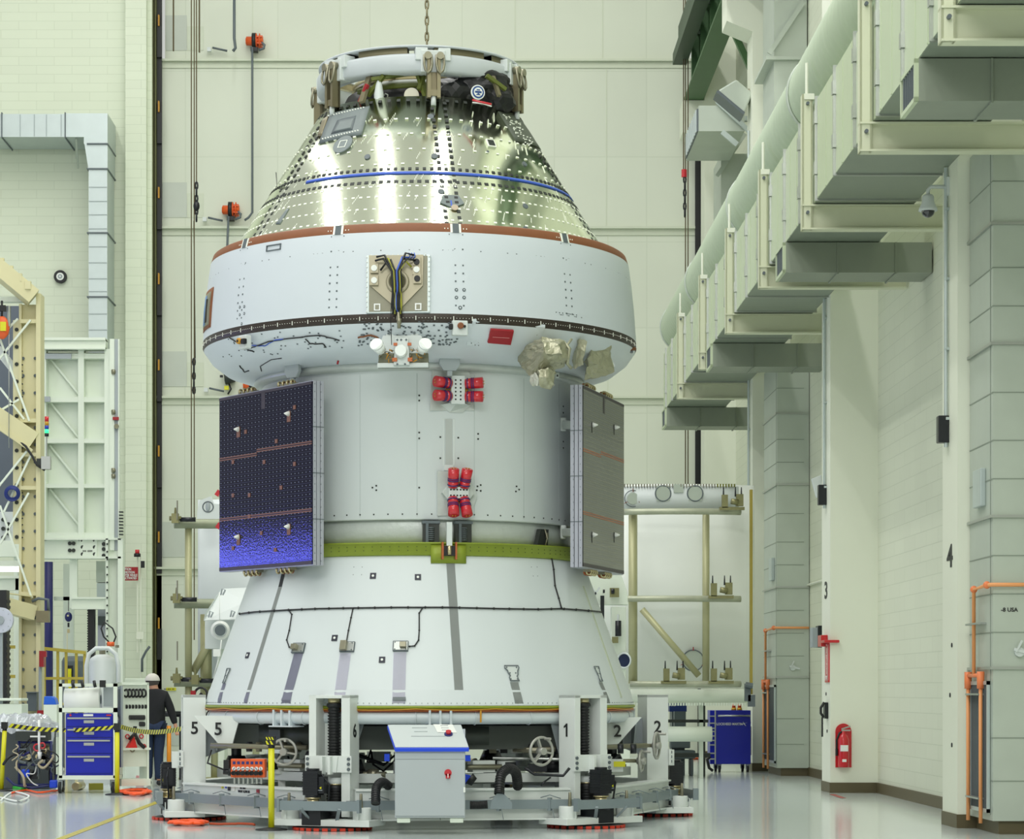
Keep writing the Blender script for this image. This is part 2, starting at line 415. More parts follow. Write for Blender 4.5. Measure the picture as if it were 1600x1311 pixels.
# ---------------------------------------------------------------- main duct, hangers, spiral duct
duct = thing('rectangular_duct', 'large cream rectangular air duct running along the right wall', 'air duct', (4.8, 14, 7.3))
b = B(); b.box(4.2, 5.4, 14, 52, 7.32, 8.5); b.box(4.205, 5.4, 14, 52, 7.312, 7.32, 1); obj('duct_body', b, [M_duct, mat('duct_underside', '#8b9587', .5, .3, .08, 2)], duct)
b = B(); y = 15.
k = 0
while y < 52:
    b.cut(); b.box(4.17, 5.43, y, y+.04, 7.29, 8.53); b.box(4.16, 4.2, y-.03, y+.07, 7.6, 7.75); b.box(4.16, 4.2, y-.03, y+.07, 8.2, 8.35)
    y += 1.45; k += 1
obj('flange', b, M_alum, duct)
b = B()
for k in range(60):
    yy = 14.3+k*.63; b.cut(); b.box(4.194, 4.2, yy, yy+.03, 7.34, 8.48); b.box(4.19, 4.2, yy, yy+.03, 7.33, 7.34)
obj('stiffening_bead', b, M_duct, duct)
M_hang = mat('cream_channel_paint', '#cfd3b8', .5, 0, .03)
hg = thing('duct_hanger', 'cream channel frame hanging under the large duct, nearest camera of its row', 'hanger', (4.1, 21.2, 7.0), 'frames under the large duct')
b = B(); b.box(4.06, 4.18, 21.14, 21.17, 7.0, 8.62); b.box(4.06, 4.08, 21.14, 21.30, 7.0, 8.62); b.box(4.16, 4.18, 21.14, 21.24, 7.0, 8.62)
obj('upright', b, M_hang, hg)
b = B(); b.box(4.06, 6.08, 21.2, 21.22, 7.02, 7.28); b.box(4.06, 6.08, 21.12, 21.3, 7.0, 7.02); b.box(4.06, 6.08, 21.12, 21.3, 7.28, 7.30)
obj('cross_beam', b, M_hang, hg)
b = B(); b.cyl((4.12, 21.19, 8.6), (4.12, 21.19, 9.0), .02, seg=8, m=0); b.box(4.08, 4.2, 21.12, 21.3, 8.55, 8.62)
obj('hanger_rod', b, [M_cream, M_dgrey], hg)
for z_ in (8.5, 7.2): b = B(); b.cyl((4.12, 21.09, z_), (4.12, 21.14, z_), .02, seg=8); obj('bolt', b, M_dgrey, hg)
names = ['second frame from the camera under the large duct, its beam crossing top right', 'third frame under the large duct, beside the dome camera', 'fourth frame under the large duct counting from the camera', 'fifth frame under the large duct counting from the camera', 'sixth frame under the large duct counting from the camera', 'last and farthest frame under the large duct, by the round duct end']
for k in range(6): copy_tree(hg, (4.1, 21.2+4.32*(k+1), 7.0), names[k])

sp = thing('spiral_duct', 'round cream corrugated duct running above the rectangular duct', 'air duct', (4.7, 14, 8.57))
b = B(); prof = []
n = 560
rs = []
for i in range(n+1):
    yy = 14+38.3*i/n; rr = .53+(.012 if i % 4 == 0 else (-.006 if i % 4 == 2 else .003)); rs.append((rr, yy))
rings = []
for rr, yy in rs:
    rings.append([b.v((4.7+rr*cos(2*pi*q/40), yy, 9.12+rr*sin(2*pi*q/40))) for q in range(40)])
for i in range(n):
    for q in range(40): b.f([rings[i][q], rings[i][(q+1) % 40], rings[i+1][(q+1) % 40], rings[i+1][q]], 0, True)
b.f(rings[-1], 0)
obj('duct_tube', b, M_ductw, sp, weld=False)
b = B()
for yy in (17.5, 24.6, 31.9, 39.2, 46.5, 52.3): b.cut(); b.ring((4.7, yy, 9.12), .545, .022, 40, 6, 0, (0, 1, 0))
obj('band', b, M_galv, sp)
br = thing('branch_duct', 'dark galvanised branch duct with end grille under the large duct, nearest camera', 'air duct', (5.1, 22.9, 6.9), 'branch ducts under the large duct')
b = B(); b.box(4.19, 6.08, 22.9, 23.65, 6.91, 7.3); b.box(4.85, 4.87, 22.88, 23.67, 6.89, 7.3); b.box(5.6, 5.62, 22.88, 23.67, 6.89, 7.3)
obj('duct_body', b, mat('shaded_galvanised', '#8c9486', .5, .3, .1, 2), br)  # shade beneath the main duct is put into this darker colour
b = B(); b.box(4.15, 4.19, 22.9, 22.94, 6.91, 7.3); b.box(4.15, 4.19, 23.61, 23.65, 6.91, 7.3); b.box(4.15, 4.19, 22.9, 23.65, 6.91, 6.95); b.box(4.15, 4.19, 22.9, 23.65, 7.26, 7.3)
b.box(4.18, 4.186, 22.94, 23.61, 6.95, 7.26, 1)
for k in range(6): b.box(4.155, 4.18, 23.0+k*.1, 23.02+k*.1, 6.95, 7.26, 2)
obj('grille', b, [M_duct, M_black, M_dgrey], br)
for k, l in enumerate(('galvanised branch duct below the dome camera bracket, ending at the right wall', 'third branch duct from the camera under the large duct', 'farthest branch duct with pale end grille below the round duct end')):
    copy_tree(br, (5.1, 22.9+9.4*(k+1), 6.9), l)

# vertical wall ducts with grille, plus orange air pipes in front
def wall_duct(yn, yf, label, mk):
    t = thing('vertical_duct', label, 'air duct', (5.8, yn, .14))
    b = B(); b.box(5.53, 6.09, yn, yf, .14, 7.3)
    for z in (1.45+k*.0 for k in range(1)): pass
    obj('duct_body', b, M_galv, t)
    b = B()
    for z in (1.72, 3.3, 5.1, 6.35): b.cut(); b.box(5.5, 6.09, yn-.03, yf+.02, z, z+.03)
    for q in range(0):
        for z in (1.72, 3.3, 5.1, 6.35): b.box(5.48, 5.5, yn+.05+q*.17*(yf-yn), yn+.1+q*.17*(yf-yn), z-.01, z+.04)
    obj('flange', b, M_alum, t)
    b = B()
    for z in (.55, 1.0, 2.1, 2.5, 2.9, 3.7, 4.1, 4.6, 5.5, 5.9, 6.8): b.box(5.525, 6.0, yn-.004, yf, z, z+.012)
    b.box(5.524, 5.53, yn+.1, yn+.115, .2, 7.2); obj('seam', b, mat('duct_seam', '#8f998e', .5, .3), t)
    b = B(); h0, h1 = .22, 1.6
    b.box(5.49, 5.52, yn+.1, yn+.14, h0, h1); b.box(5.49, 5.52, yf-.22, yf-.18, h0, h1); b.box(5.49, 5.52, yn+.1, yf-.18, h0, h0+.04); b.box(5.49, 5.52, yn+.1, yf-.18, h1-.04, h1)
    b.box(5.522, 5.527, yn+.14, yf-.22, h0+.04, h1-.04, 1)
    k = 0; yy = yn+.16
    while yy < yf-.24: b.box(5.497, 5.522, yy, yy+.02, h0+.04, h1-.04, 2); yy += .06
    obj('grille', b, [M_galvl, M_black, M_dgrey], t)
    b = B(); b.box(5.47, 5.53, yn+.35, yn+.75 if yf-yn > 1 else yn+.6, 3.45, 3.85); obj('access_box', b, M_galvl, t, bev=.01)
    b = B(); b.cyl((5.8, yn-.05, 1.9), (5.8, yn, 1.9), .05, seg=10); b.beam((5.74, yn-.05, 1.93), (5.92, yn-.06, 1.88), .02, .03); b.beam((5.76, yn-.06, 1.9), (5.82, yn-.06, 2.02), .02, .02)
    obj('latch', b, M_white, t)
    if mk:
        b = B(); text_bm(b, '-8 USA', facing((5.70, yn-.004, 2.34)), .06, 0); obj('stencil', b, M_black, t)
    b = B(); b.box(5.6, 6.08, yn+.05, yf-.02, 0, .14); obj('plinth', b, M_base, t)
    return t
wall_duct(26.0, 27.18, 'wide galvanised wall duct at the right edge of the frame with black grille', 1)
wall_duct(43.8, 45.7, 'tall galvanised wall duct with grille behind the blue tool chest', 0)
def opipes(yn, yf, label):
    t = thing('air_pipe', label, 'pipe', (5.4, yn, .1))
    x = 5.47; zt = 2.6
    b = B(); r = .021
    b.tube([(6.08, yn-.06, zt), (5.5, yn-.06, zt), (x, yn+.02, zt), (x, yf-.5, zt-.02), (x, yf-.5, 1.66)], r, 8)
    obj('pipe_run', b, M_orpipe, t)
    for yy in (yf-.2, yf-.85):
        b = B(); b.tube([(x, yy, 1.66), (x, yy, .1)], r, 8); obj('down_pipe', b, M_orpipe, t)
    b = B(); b.tube([(x, yf-.2, 1.66), (x, yf-.85, 1.66)], r, 8)
    for yy in (yf-.2, yf-.85): b.cut(); b.cyl((x, yy, 1.52), (x, yy, 1.7), .04, seg=10)
    b.cut(); b.sph((x, yf-.5, zt-.02), .04); b.cut(); b.sph((x, yn+.02, zt), .04); obj('pipe_fitting', b, M_orfit, t)
    b = B()
    for z in (2.2, 1.45, .35): b.cut(); b.box(x-.03, 5.53, yf-.86, yf-.19, z, z+.02)
    obj('pipe_clamp', b, M_alum, t)
opipes(26.0, 27.18, 'orange plastic air pipes on the duct at the right edge')
opipes(43.8, 45.5, 'orange plastic air pipes on the wall duct behind the blue tool chest')
# upper risers
for (ya, yb, z0, z1, lab) in ((44.0, 45.6, 10.6, 16.0, 'galvanised riser duct high on the wall behind the round duct'), (53.0, 54.6, 10.3, 12.9, 'galvanised riser duct near the far corner beneath the floodlight')):
    b = B(); b.box(5.5, 6.08, ya, yb, z0, z1); b.box(5.35, 6.08, ya-.1, yb+.1, z0+2.0 if z1 > 14 else z0+.6, z0+2.06 if z1 > 14 else z0+.66)
    b.beam((5.4, ya-.1, z0+2.1), (6.0, ya-.1, z0+3.0), .05, .08)
    solo('riser_duct', b, M_galv, lab, 'air duct')
t = thing('heater_box', 'square galvanised duct outlet box below the green girder', 'air duct', (4.95, 48, 12.1))
b = B(); b.box(P(1092, 0, 50).x, P(1140, 0, 50).x+.3, 50, 52.8, P(0, 205, 50).z, P(0, 165, 50).z); obj('duct_body', b, M_galv, t)
b = B(); xa = P(1092, 0, 50).x; b.box(xa-.03, xa, 50.1, 52.7, P(0, 203, 50).z, P(0, 168, 50).z, 0)
for k in range(8): b.box(xa-.05, xa-.03, 50.2+k*.3, 50.3+k*.3, P(0, 203, 50).z, P(0, 168, 50).z, 1)
obj('grille', b, [M_dgrey, M_galvl], t)
b = B(); b.beam(P(1120, 158, 49.9), P(1176, 210, 49.9), .05, .09); b.beam(P(1128, 206, 49.9), P(1152, 226, 49.9), .06, .1); b.beam(P(1140, 186, 51), Vector((6.1, 51, P(0, 186, 51).z)), .1, .1); obj('strut', b, M_galvl, t)
t = thing('floodlight', 'grey floodlight tilted on the wall beside the green girder', 'lamp', P(1155, 160, 46.9))
Mx = Matrix.Translation(P(1152, 150, 46.9)) @ Matrix.Rotation(radians(40), 4, 'Y')
b = B(Mx); b.hexa([(-.32, -.3, -.22), (.32, -.3, -.22), (.32, .3, -.22), (-.32, .3, -.22), (-.2, -.2, .18), (.2, -.2, .18), (.2, .2, .18), (-.2, .2, .18)]); obj('housing', b, M_galv, t, bev=.03)
b = B(Mx); b.box(-.33, .33, -.31, .31, -.27, -.22); obj('lens_frame', b, M_dgrey, t)
b = B(); b.tube([P(1160, 142, 46.9), P(1178, 140, 46.9), P(1180, 150, 46.9)], .03); b.cyl(P(1176, 150, 46.8), P(1182, 142, 46.8), .1, seg=10); obj('mounting_arm', b, M_steel, t)
# conduits on columns
def conduit(yc, z0, z1, label, lab2):
    b = B(); b.cyl((XC-.03, yc, z0), (XC-.03, yc, z1), .022, seg=8)
    for k in range(4): zz = z0+.3+k*(z1-z0)/4; b.box(XC-.04, XC, yc-.05, yc+.05, zz, zz+.03)
    solo('conduit', b, M_galvl, label, 'conduit')
    b = B(); b.box(XC-.12, XC, yc-.04, yc+.1, z0+.05, z0+.35); solo('junction_box', b, M_blackm, lab2, 'box', bev=.01)
conduit(27.7, 4.2, 7.3, 'long grey conduit running down below the dome camera', 'small black box at the foot of the conduit below the dome camera')
conduit(37.0, 4.2, 9.2, 'grey conduit running down the column with the fire extinguisher', 'small black box on the conduit above the red arrow sign')
conduit(46.8, 4.1, 12, 'grey conduit down the farther column behind the blue tool chest', 'small black box on the conduit above the blue tool chest')
b = B(); b.prism([P(1268, 748, 37.5), P(1284, 742, 37.5), P(1286, 772, 37.5), P(1276, 778, 37.5)], (0, .08, 0)); solo('wall_antenna', b, M_white, 'white flat antenna beside the black box on the column numbered 3', 'antenna', bev=.01)
# dome camera
dc = thing('dome_camera', 'white dome security camera on an arm from the column numbered 4', 'camera', P(1450, 335, 27.7))
c = P(1450, 320, 27.7)
b = B(); b.lathe([(0, c.z+.11), (.05, c.z+.11), (.065, c.z+.09), (.07, c.z+.02), (.10, c.z-.04), (.105, c.z-.07), (.0, c.z-.07)], (c.x, c.y), seg=24); obj('housing', b, M_white, dc)
b = B(); b.sph((c.x, c.y, c.z-.07), .075, 0, (1, 1, 1)); obj('dome_lens', b, M_glass, dc)
b = B(); b.tube([(c.x, c.y, c.z+.1), (c.x, c.y, c.z+.16), (c.x+.03, c.y, c.z+.2), (XC, c.y, c.z+.2)], .022); b.box(XC-.03, XC, c.y-.06, c.y+.06, c.z+.1, c.z+.3); obj('arm', b, M_white, dc)
# fire extinguisher, sign, phone, bell box on column 3
Yc = 36.6
fe = thing('fire_extinguisher', 'red fire extinguisher on a red backboard on the column numbered 3', 'fire extinguisher', P(1318, 1200, Yc))
def R3(x, y, dy=0): return P(x, y, Yc-dy)
b = B(); pts = [R3(1305, 1199), R3(1330, 1199)] + [R3(1317.5+12.5*cos(t), 1143-12.5*sin(t)) for t in [pi*k/12 for k in range(13)]]
b.prism(pts, (0, -.03, 0)); obj('backboard', b, M_red, fe)
b = B(); q = P(1318, 1199, Yc-.12); b.lathe([(0, q.z), (.078, q.z), (.08, q.z+.03), (.08, q.z+.40), (.06, q.z+.46), (.03, q.z+.49), (.025, q.z+.53), (0, q.z+.53)], (q.x, q.y), seg=24)
obj('cylinder', b, M_red, fe)
b = B(); b.bc((q.x, q.y-.075, q.z+.28), (.11, .02, .09)); b.bc((q.x, q.y-.078, q.z+.1), (.06, .012, .04)); obj('instruction_label', b, M_paper, fe)
b = B(); b.tube([(q.x+.0, q.y, q.z+.53), (q.x-.06, q.y, q.z+.5), (q.x-.1, q.y, q.z+.4), (q.x-.1, q.y, q.z+.25)], .015); b.cyl((q.x-.1, q.y, q.z+.27), (q.x-.1, q.y, q.z+.17), .02, seg=8); obj('hose', b, M_black, fe)
b = B(); b.beam((q.x-.03, q.y, q.z+.56), (q.x+.1, q.y, q.z+.6), .03, .02); b.beam((q.x-.03, q.y, q.z+.54), (q.x+.1, q.y, q.z+.54), .03, .02); obj('handle', b, M_alum, fe)
sg = thing('arrow_sign', 'red vertical arrow sign with white lettering on the column numbered 3', 'sign', (XC, 37.0, 1.6))
b = B(); b.box(XC-.02, XC, 36.66, 37.02, 1.62, 2.2); obj('sign_board', b, M_red, sg)
b = B(); Ms = Matrix.Translation((XC-.022, 36.84, 1.93)) @ Matrix.Rotation(-pi/2, 4, 'Z') @ Matrix.Rotation(pi/2, 4, 'X') @ Matrix.Rotation(-pi/2, 4, 'Z')
text_bm(b, 'FIRE EXTINGUISHER', Ms, .055, 0, sx=.8)
b.prism([(XC-.023, 36.84, 1.64), (XC-.023, 36.76, 1.72), (XC-.023, 36.92, 1.72)], (-.003, 0, 0)); b.prism([(XC-.023, 36.84, 2.19), (XC-.023, 36.76, 2.16), (XC-.023, 36.92, 2.16)], (-.003, 0, 0))
for yy in (36.68, 36.99): b.box(XC-.023, XC-.02, yy, yy+.01, 1.65, 2.18)
obj('lettering', b, M_paper, sg)
b = B(); b.box(XC-.1, XC, 36.85, 37.2, 2.15, 2.32); b.box(XC-.1, XC+.12, 36.5, 36.6, 2.2, 2.24); b.box(XC-.1, XC-.02, 36.55, 36.9, 2.2, 2.24); solo('alarm_horn', b, M_red, 'red alarm unit just above the arrow sign', 'alarm', bev=.01)
t = thing('wall_speaker', 'grey and black box on the far side of the column numbered 3', 'speaker', (5.3, 37.8, 2.1))
a_, c_ = P(1266, 1012, 37.9), P(1286, 978, 37.9); b = B(); b.box(a_.x, a_.x+.09, 37.7, 37.95, a_.z, c_.z-.03); obj('speaker_body', b, M_grey, t, bev=.01)
b = B(); b.box(a_.x+.09, c_.x, 37.68, 37.97, a_.z, c_.z); obj('front_grille', b, M_blackm, t, bev=.01)
t = thing('wall_phone', 'black wall telephone with hanging coiled cord beside the fire extinguisher', 'telephone', P(1280, 1125, 36.9))
q = P(1283, 1108, 36.9); b = B(); b.box(XC-.05, XC, 36.8, 37.0, q.z-.14, q.z+.1); obj('phone_base', b, M_blackm, t, bev=.01)
b = B(); b.tube([(XC-.06, 36.8, q.z+.1), (XC-.11, 36.8, q.z+.02), (XC-.11, 36.8, q.z-.06), (XC-.07, 36.8, q.z-.12)], .02); obj('handset', b, M_black, t)
b = B(); b.tube([(XC-.09+.012*cos(k*1.3), 36.8+.012*sin(k*1.3), q.z-.12-.0032*k) for k in range(90)], .006, 5); obj('cord', b, M_black, t)

# ================================================================ SPACECRAFT
D0 = 29.4; X0 = -.4975
def lerp(tab):
    tab = sorted(tab)
    def f(z):
        if z <= tab[0][0]: return tab[0][1]
        for (a, ra), (b_, rb) in zip(tab, tab[1:]):
            if z <= b_: return ra+(rb-ra)*(z-a)/(b_-a)
        return tab[-1][1]
    return f
r_cone = lerp([(6.40, 2.315), (8.22, 1.185)])
r_skirt = lerp([(5.53, 2.54), (5.9, 2.52), (6.45, 2.455)])
r_sm = lambda z: 1.85
r_low = lerp([(1.40, 2.505), (2.98, 1.935)])
def cap(px, py, rf):
    r = 2.; d = D0-r; a = 0
    for _ in range(30):
        z = EYE+(PY-py)*d/F; r = rf(z); X = (px-PX)*d/F
        a = asin(max(-.999, min(.999, (X-X0)/r))); d = D0-r*cos(a)
    return a, z
def surf(a, z, rf, off=0):
    r = rf(z)+off; return Vector((X0+r*sin(a), D0-r*cos(a), z))
def local(a, z, rf, off=0, slope=0):
    """frame on the surface: X right, -Y outwards, Z up"""
    return Matrix.Translation(surf(a, z, rf, off)) @ Matrix.Rotation(a, 4, 'Z') @ Matrix.Rotation(slope, 4, 'X')
craft = thing('spacecraft', 'white and silver cone-topped space capsule stacked on its service module and adapter cone', 'spacecraft', (X0, D0, 1.33))
# ---- crew cone with foil tiles
b = B()
b.lathe([(r_cone(6.4), 6.4), (r_cone(7.25), 7.25), (r_cone(7.26)-.004, 7.26), (1.185, 8.22), (1.10, 8.235), (1.02, 8.20)], (X0, D0), seg=128)
def sq(a, z, m, wa=.034, hz=.026, th=.004, rf=r_cone):
    r = rf(z); b.patch(rf, a-wa/2/r, a+wa/2/r, z-hz/2, z+hz/2, 0, th, m, 1, 1)
def cz(py, az=0.):   # height of a front feature on the foil cone
    return cap(656, py, r_cone)[1]
N = 138
for k in range(N):
    a = 2*pi*k/N
    if cos(a) > -.25:
        z1 = cz(276)
        sq(2*pi*(k+.0)/N, cz(263), 1, .036, .028); sq(2*pi*(k+.3)/N, cz(283), 1, .046, .032)
        if k % 2 == 0: sq(a, 8.17, 1, .04, .032)
        for py in (185, 208, 232, 255, 290, 306, 325, 343):
            if (k+py) % 2 or py > 285: sq(a+random.uniform(-.002, .002), cz(py), 2, .036, .017)
for ac in (radians(10.6), radians(-58), radians(70)):
    z = 6.52
    while z < 8.15:
        r = r_cone(z)
        for sgn in (-1, 1): sq(ac+sgn*.075/r, z, 1, .04, .034)
        z += .077
for k in range(110):      # short slanting foil seams, their glint put in as pale strokes
    a = radians(random.uniform(-60, 60)); z = random.uniform(6.6, 8.0); n_ = random.randint(2, 5)
    for q in range(n_): r_ = r_cone(z+.022*q); aa = a+q*.008/r_*1.4; b.patch(r_cone, aa-.0014, aa+.0014, z+.022*q, z+.022*(q+1), 0, .0015, 2, 1, 1)
# round plugs and square vents
def disc_on(b, px, py, rad, rf, m, slope, th=.006, flat=1.0):
    a, z = cap(px, py, rf); L = local(a, z, rf, 0, slope)
    old = b.M; b.M = L; b.cyl((0, .01, 0), (0, -th, 0), rad, seg=18, m=m); b.M = old
SL = -radians(31.8)
for (px, py, rr) in ((574, 245, .035), (673, 182, .036), (679, 244, .036), (689, 299, .036), (762, 237, .016), (820, 256, .033), (821, 322, .035), (821, 357, .03)): disc_on(b, px, py, rr, r_cone, 3, SL)
obj('crew_cone_shell', b, [M_foil, M_slot, M_fwhite, M_dgrey], craft, weld=False)
b = B()
a1, z1 = cap(476, 290, r_cone); a2, z2 = cap(907, 320, r_cone)
zb = cz(270); b.patch(r_cone, a1, radians(82), zb-.014, zb+.018, 0, .008, 0, 60, 1); obj('blue_tape', b, M_blue, craft)
# grey tile patches (left window field, right, round thruster port)
def quadpatch(b, corners, rf, th, m, n=6):
    """corners: four pixels TL TR BR BL lying on the surface"""
    C = [cap(x, y, rf) for x, y in corners]
    def at(u, v):
        a = (C[0][0]*(1-u)+C[1][0]*u)*(1-v)+(C[3][0]*(1-u)+C[2][0]*u)*v; z = (C[0][1]*(1-u)+C[1][1]*u)*(1-v)+(C[3][1]*(1-u)+C[2][1]*u)*v
        return a, z
    O = [[b.v(surf(*at(i/n, j/n), rf, th)) for j in range(n+1)] for i in range(n+1)]; I = [[b.v(surf(*at(i/n, j/n), rf, -.01)) for j in range(n+1)] for i in range(n+1)]
    for i in range(n):
        for j in range(n): b.f([O[i][j], O[i][j+1], O[i+1][j+1], O[i+1][j]], m, True)
    for i in range(n):
        b.f([O[i][0], O[i+1][0], I[i+1][0], I[i][0]], m); b.f([O[i][n], I[i][n], I[i+1][n], O[i+1][n]], m)
        b.f([O[0][i], I[0][i], I[0][i+1], O[0][i+1]], m); b.f([O[n][i], O[n][i+1], I[n][i+1], I[n][i]], m)
b = B(); quadpatch(b, [(517, 178), (578, 166), (565, 211), (498, 225)], r_cone, .008, 0)
quadpatch(b, [(528, 188), (557, 181), (551, 203), (518, 210)], r_cone, .012, 2); quadpatch(b, [(531, 191), (554, 185), (549, 201), (522, 207)], r_cone, .016, 0)
for k in range(14):
    for y0 in (180, 216): quadpatch(b, [(513+k*4.2-(y0-180)*.25, y0-k*1.0), (515+k*4.2-(y0-180)*.25, y0-k*1.0), (515+k*4.2-(y0-180)*.25, y0+2-k), (513+k*4.2-(y0-180)*.25, y0+2-k)], r_cone, .011, 1, 1)
obj('window_tile_field', b, [M_grtile, M_fwhite, M_dgrey], craft)
b = B(); quadpatch(b, [(778, 174), (806, 178), (848, 236), (806, 221)], r_cone, .008, 0)
for k in range(60):
    u, v = random.random(), random.random(); x = 784+u*22+v*32; y = 178+v*46+u*6; quadpatch(b, [(x, y), (x+2, y+.5), (x+1.6, y+2), (x-.2, y+1.6)], r_cone, .011, 1, 1)
obj('window_tile_field', b, [mat('dark_tile', '#555c50', .5, 0, .15, 12), M_fwhite], craft)
b = B(); disc_on(b, 536, 226, .125, r_cone, 0, SL, .012); 
a, z = cap(536, 226, r_cone); old = b.M; b.M = local(a, z, r_cone, 0, SL)
for (u0, u1, v0, v1) in ((-.05, .05, .045, .052), (-.05, .05, -.052, -.045), (-.052, -.045, -.05, .05), (.045, .052, -.05, .05)): b.box(u0, u1, -.016, -.01, v0, v1, 1)
b.M = old; obj('round_port_cover', b, [M_grtile, M_fwhite], craft)
b = B(); a, z = cap(767, 224, r_cone); b.M = local(a, z, r_cone, 0, SL); b.box(-.055, .055, -.012, .01, -.055, .055, 1); b.box(-.042, .042, -.016, -.01, -.042, .042, 0); obj('square_vent', b, [M_slot, M_fwhite], craft, bev=.01)
b = B(); a, z = cap(706, 315, r_cone); b.M = local(a, z, r_cone, 0, SL); b.prism([(-.09, 0, .085), (.08, 0, .085), (.135, 0, -.03), (0, 0, -.10), (-.14, 0, -.03)], (0, -.014, 0), 0)
for (u, v) in ((-.06, .05), (.05, .05), (-.05, -.02), (.05, -.02)): b.box(u-.02, u+.02, -.017, -.013, v-.015, v+.015, 1)
b.cyl((.02, -.01, -.1), (.02, -.022, -.1), .04, seg=16, m=2); b.box(-.02, -.005, -.02, -.013, -.08, .0, 3)
obj('pentagon_port', b, [M_grtile, M_black, mat('pink_beige', '#b5a58f', .5), M_blue], craft)
b = B(); quadpatch(b, [(449, 326), (452, 326), (438, 350), (431, 350)], r_cone, .008, 0); b.cut(); quadpatch(b, [(505, 186), (514, 181), (503, 213), (497, 213)], r_cone, .01, 1)
obj('edge_tile', b, [M_grtile, M_bronze], craft)
for (px, py) in ((437, 284),):
    a, z = cap(437, 288, r_cone); b = B(local(a, z, r_cone, 0, SL)); b.prism([(-.02, 0, -.05), (.04, -.02, -.05), (.05, -.10, .06), (-.01, -.10, .08)], (0.04, -.02, 0)); obj('vent_flap', b, M_slot, craft)
# ---- white skirt
b = B(); 
prof = [(2.30, 6.44), (2.40, 6.56), (2.425, 6.545), (2.455, 6.455), (2.49, 6.2), (2.52, 5.9), (2.54, 5.60), (2.54, 5.56), (2.545, 5.53), (2.545, 5.49), (2.53, 5.46), (2.44, 5.33), (2.28, 5.21), (2.0, 5.12), (1.86, 5.10)]
mts = [0, 1, 1, 0, 0, 0, 0, 2, 2, 2, 0, 0, 0, 0]
b.lathe(prof, (X0, D0), seg=144, mats=mts)
rb = lerp([(6.455, 2.455), (6.545, 2.425)])
for px in (385, 529, 712, 882):
    a, z = cap(px, 358 if 500 < px < 800 else 372, rb); b.patch(rb, a-.024, a+.024, 6.45, 6.55, 0, .006, 4, 1, 1); b.patch(rb, a-.014, a+.014, 6.45, 6.553, 0, .01, 3, 1, 1)
    for s in (-1, 1):
        for zz in (6.43,): b.patch(r_skirt, a+s*.03-.002, a+s*.03+.002, zz-.006, zz+.006, 0, .004, 3, 1, 1)
        for k in range(2): b.patch(rb, a+s*(.035+.014*k)-.002, a+s*(.035+.014*k)+.002, 6.49, 6.502, 0, .004, 4, 1, 1)
def dot(a, z, s=.006, m=3, rf=r_skirt): b.patch(rf, a-s/rf(z), a+s/rf(z), z-s, z+s, 0, .004, m, 1, 1)
for px in (378, 521, 718, 887):
    a, z = cap(px, 440, r_skirt)
    zz = 5.65
    while zz < 6.35:
        for s in (-1, 1): dot(a+s*.017, zz, .009)
        zz += .088
for k in range(-14, 15):
    ac = radians(8)+k*radians(8.4)
    if radians(-4) < ac-radians(-6)+radians(2) < radians(0): pass
    for i in (-1, 0, 1):
        for zz in (6.25, 6.17): dot(ac+i*.022, zz, .0075)
# lower dark ring with pale joints and rivets
rr_ = lambda z: 2.545
for k in range(-22, 23):
    a = k*radians(4.6)
    b.patch(rr_, a-.0015, a+.0015, 5.488, 5.532, 0, .004, 4, 1, 1)
    for q in range(1, 6): b.patch(rr_, a+q*.0135-.0012, a+q*.0135+.0012, 5.508, 5.514, 0, .004, 4, 1, 1)
# small round latch markers
for (px, py, s) in ((713, 453, .015), (725, 453, .015), (713, 465, .015), (725, 465, .015), (719, 481, .018), (375, 480, .012), (382, 479, .012), (375, 492, .012), (382, 490, .012), (378, 506, .012)):
    disc_on(b, px, py, s+.004, r_skirt, 3, radians(-3)); disc_on(b, px, py, s*.5, r_skirt, 0, radians(-3), .009)
for r0, r1 in (((868, 488), (902, 493)), ((869, 491), (910, 497))):
    a, z = cap(*r0, r_skirt); a2, z2 = cap(*r1, r_skirt)
    n = 14
    for q in range(n):
        if random.random() < .8: aa = a+(a2-a)*q/n; zz = z+(z2-z)*0; b.patch(r_skirt, aa, aa+(a2-a)/n*.7, z-.006, z+.006, 0, .003, 3, 1, 1)
r_under = lerp([(5.1, 1.9), (5.12, 2.0), (5.21, 2.28), (5.33, 2.44), (5.46, 2.53)])
# scattered fastener slots and wiring clips on the underside in front
def pu(x, y):   # point on the underside for a pixel
    best = None
    for k in range(60):
        t = k/59; z = 5.12+.36*t; r = r_under(z); d = D0-r
        for _ in range(8):
            X = (x-PX)*d/F; a = asin(max(-.999, min(.999, (X-X0)/r))); d = D0-r*cos(a)
        yy = PY-(z-EYE)*F/d
        if best is None or abs(yy-y) < best[0]: best = (abs(yy-y), a, z, r)
    return best[1], best[2]
for k in range(170):
    x = random.uniform(560, 715); y = random.uniform(500, 540)
    if 600 < x < 650 and random.random() < .5: continue
    a, z = pu(x, y); L = local(a, z, r_under, 0, radians(50)); b.M = L; b.box(-.011, .011, -.008, .004, -.007, .007, 3)
for k in range(50):
    x = random.uniform(345, 540); y = random.uniform(528, 562)-(x-345)*.1
    a, z = pu(x, y); b.M = local(a, z, r_under, 0, radians(50)); b.box(-.009, .009, -.006, .004, -.006, .006, 3)
b.M = Matrix()
obj('heat_shield_skirt', b, [M_skirt, M_brown, mat('dark_bronze_ring', '#3a322c', .45, .3, .2, 20), M_dgrey, M_fwhite], craft, weld=False)
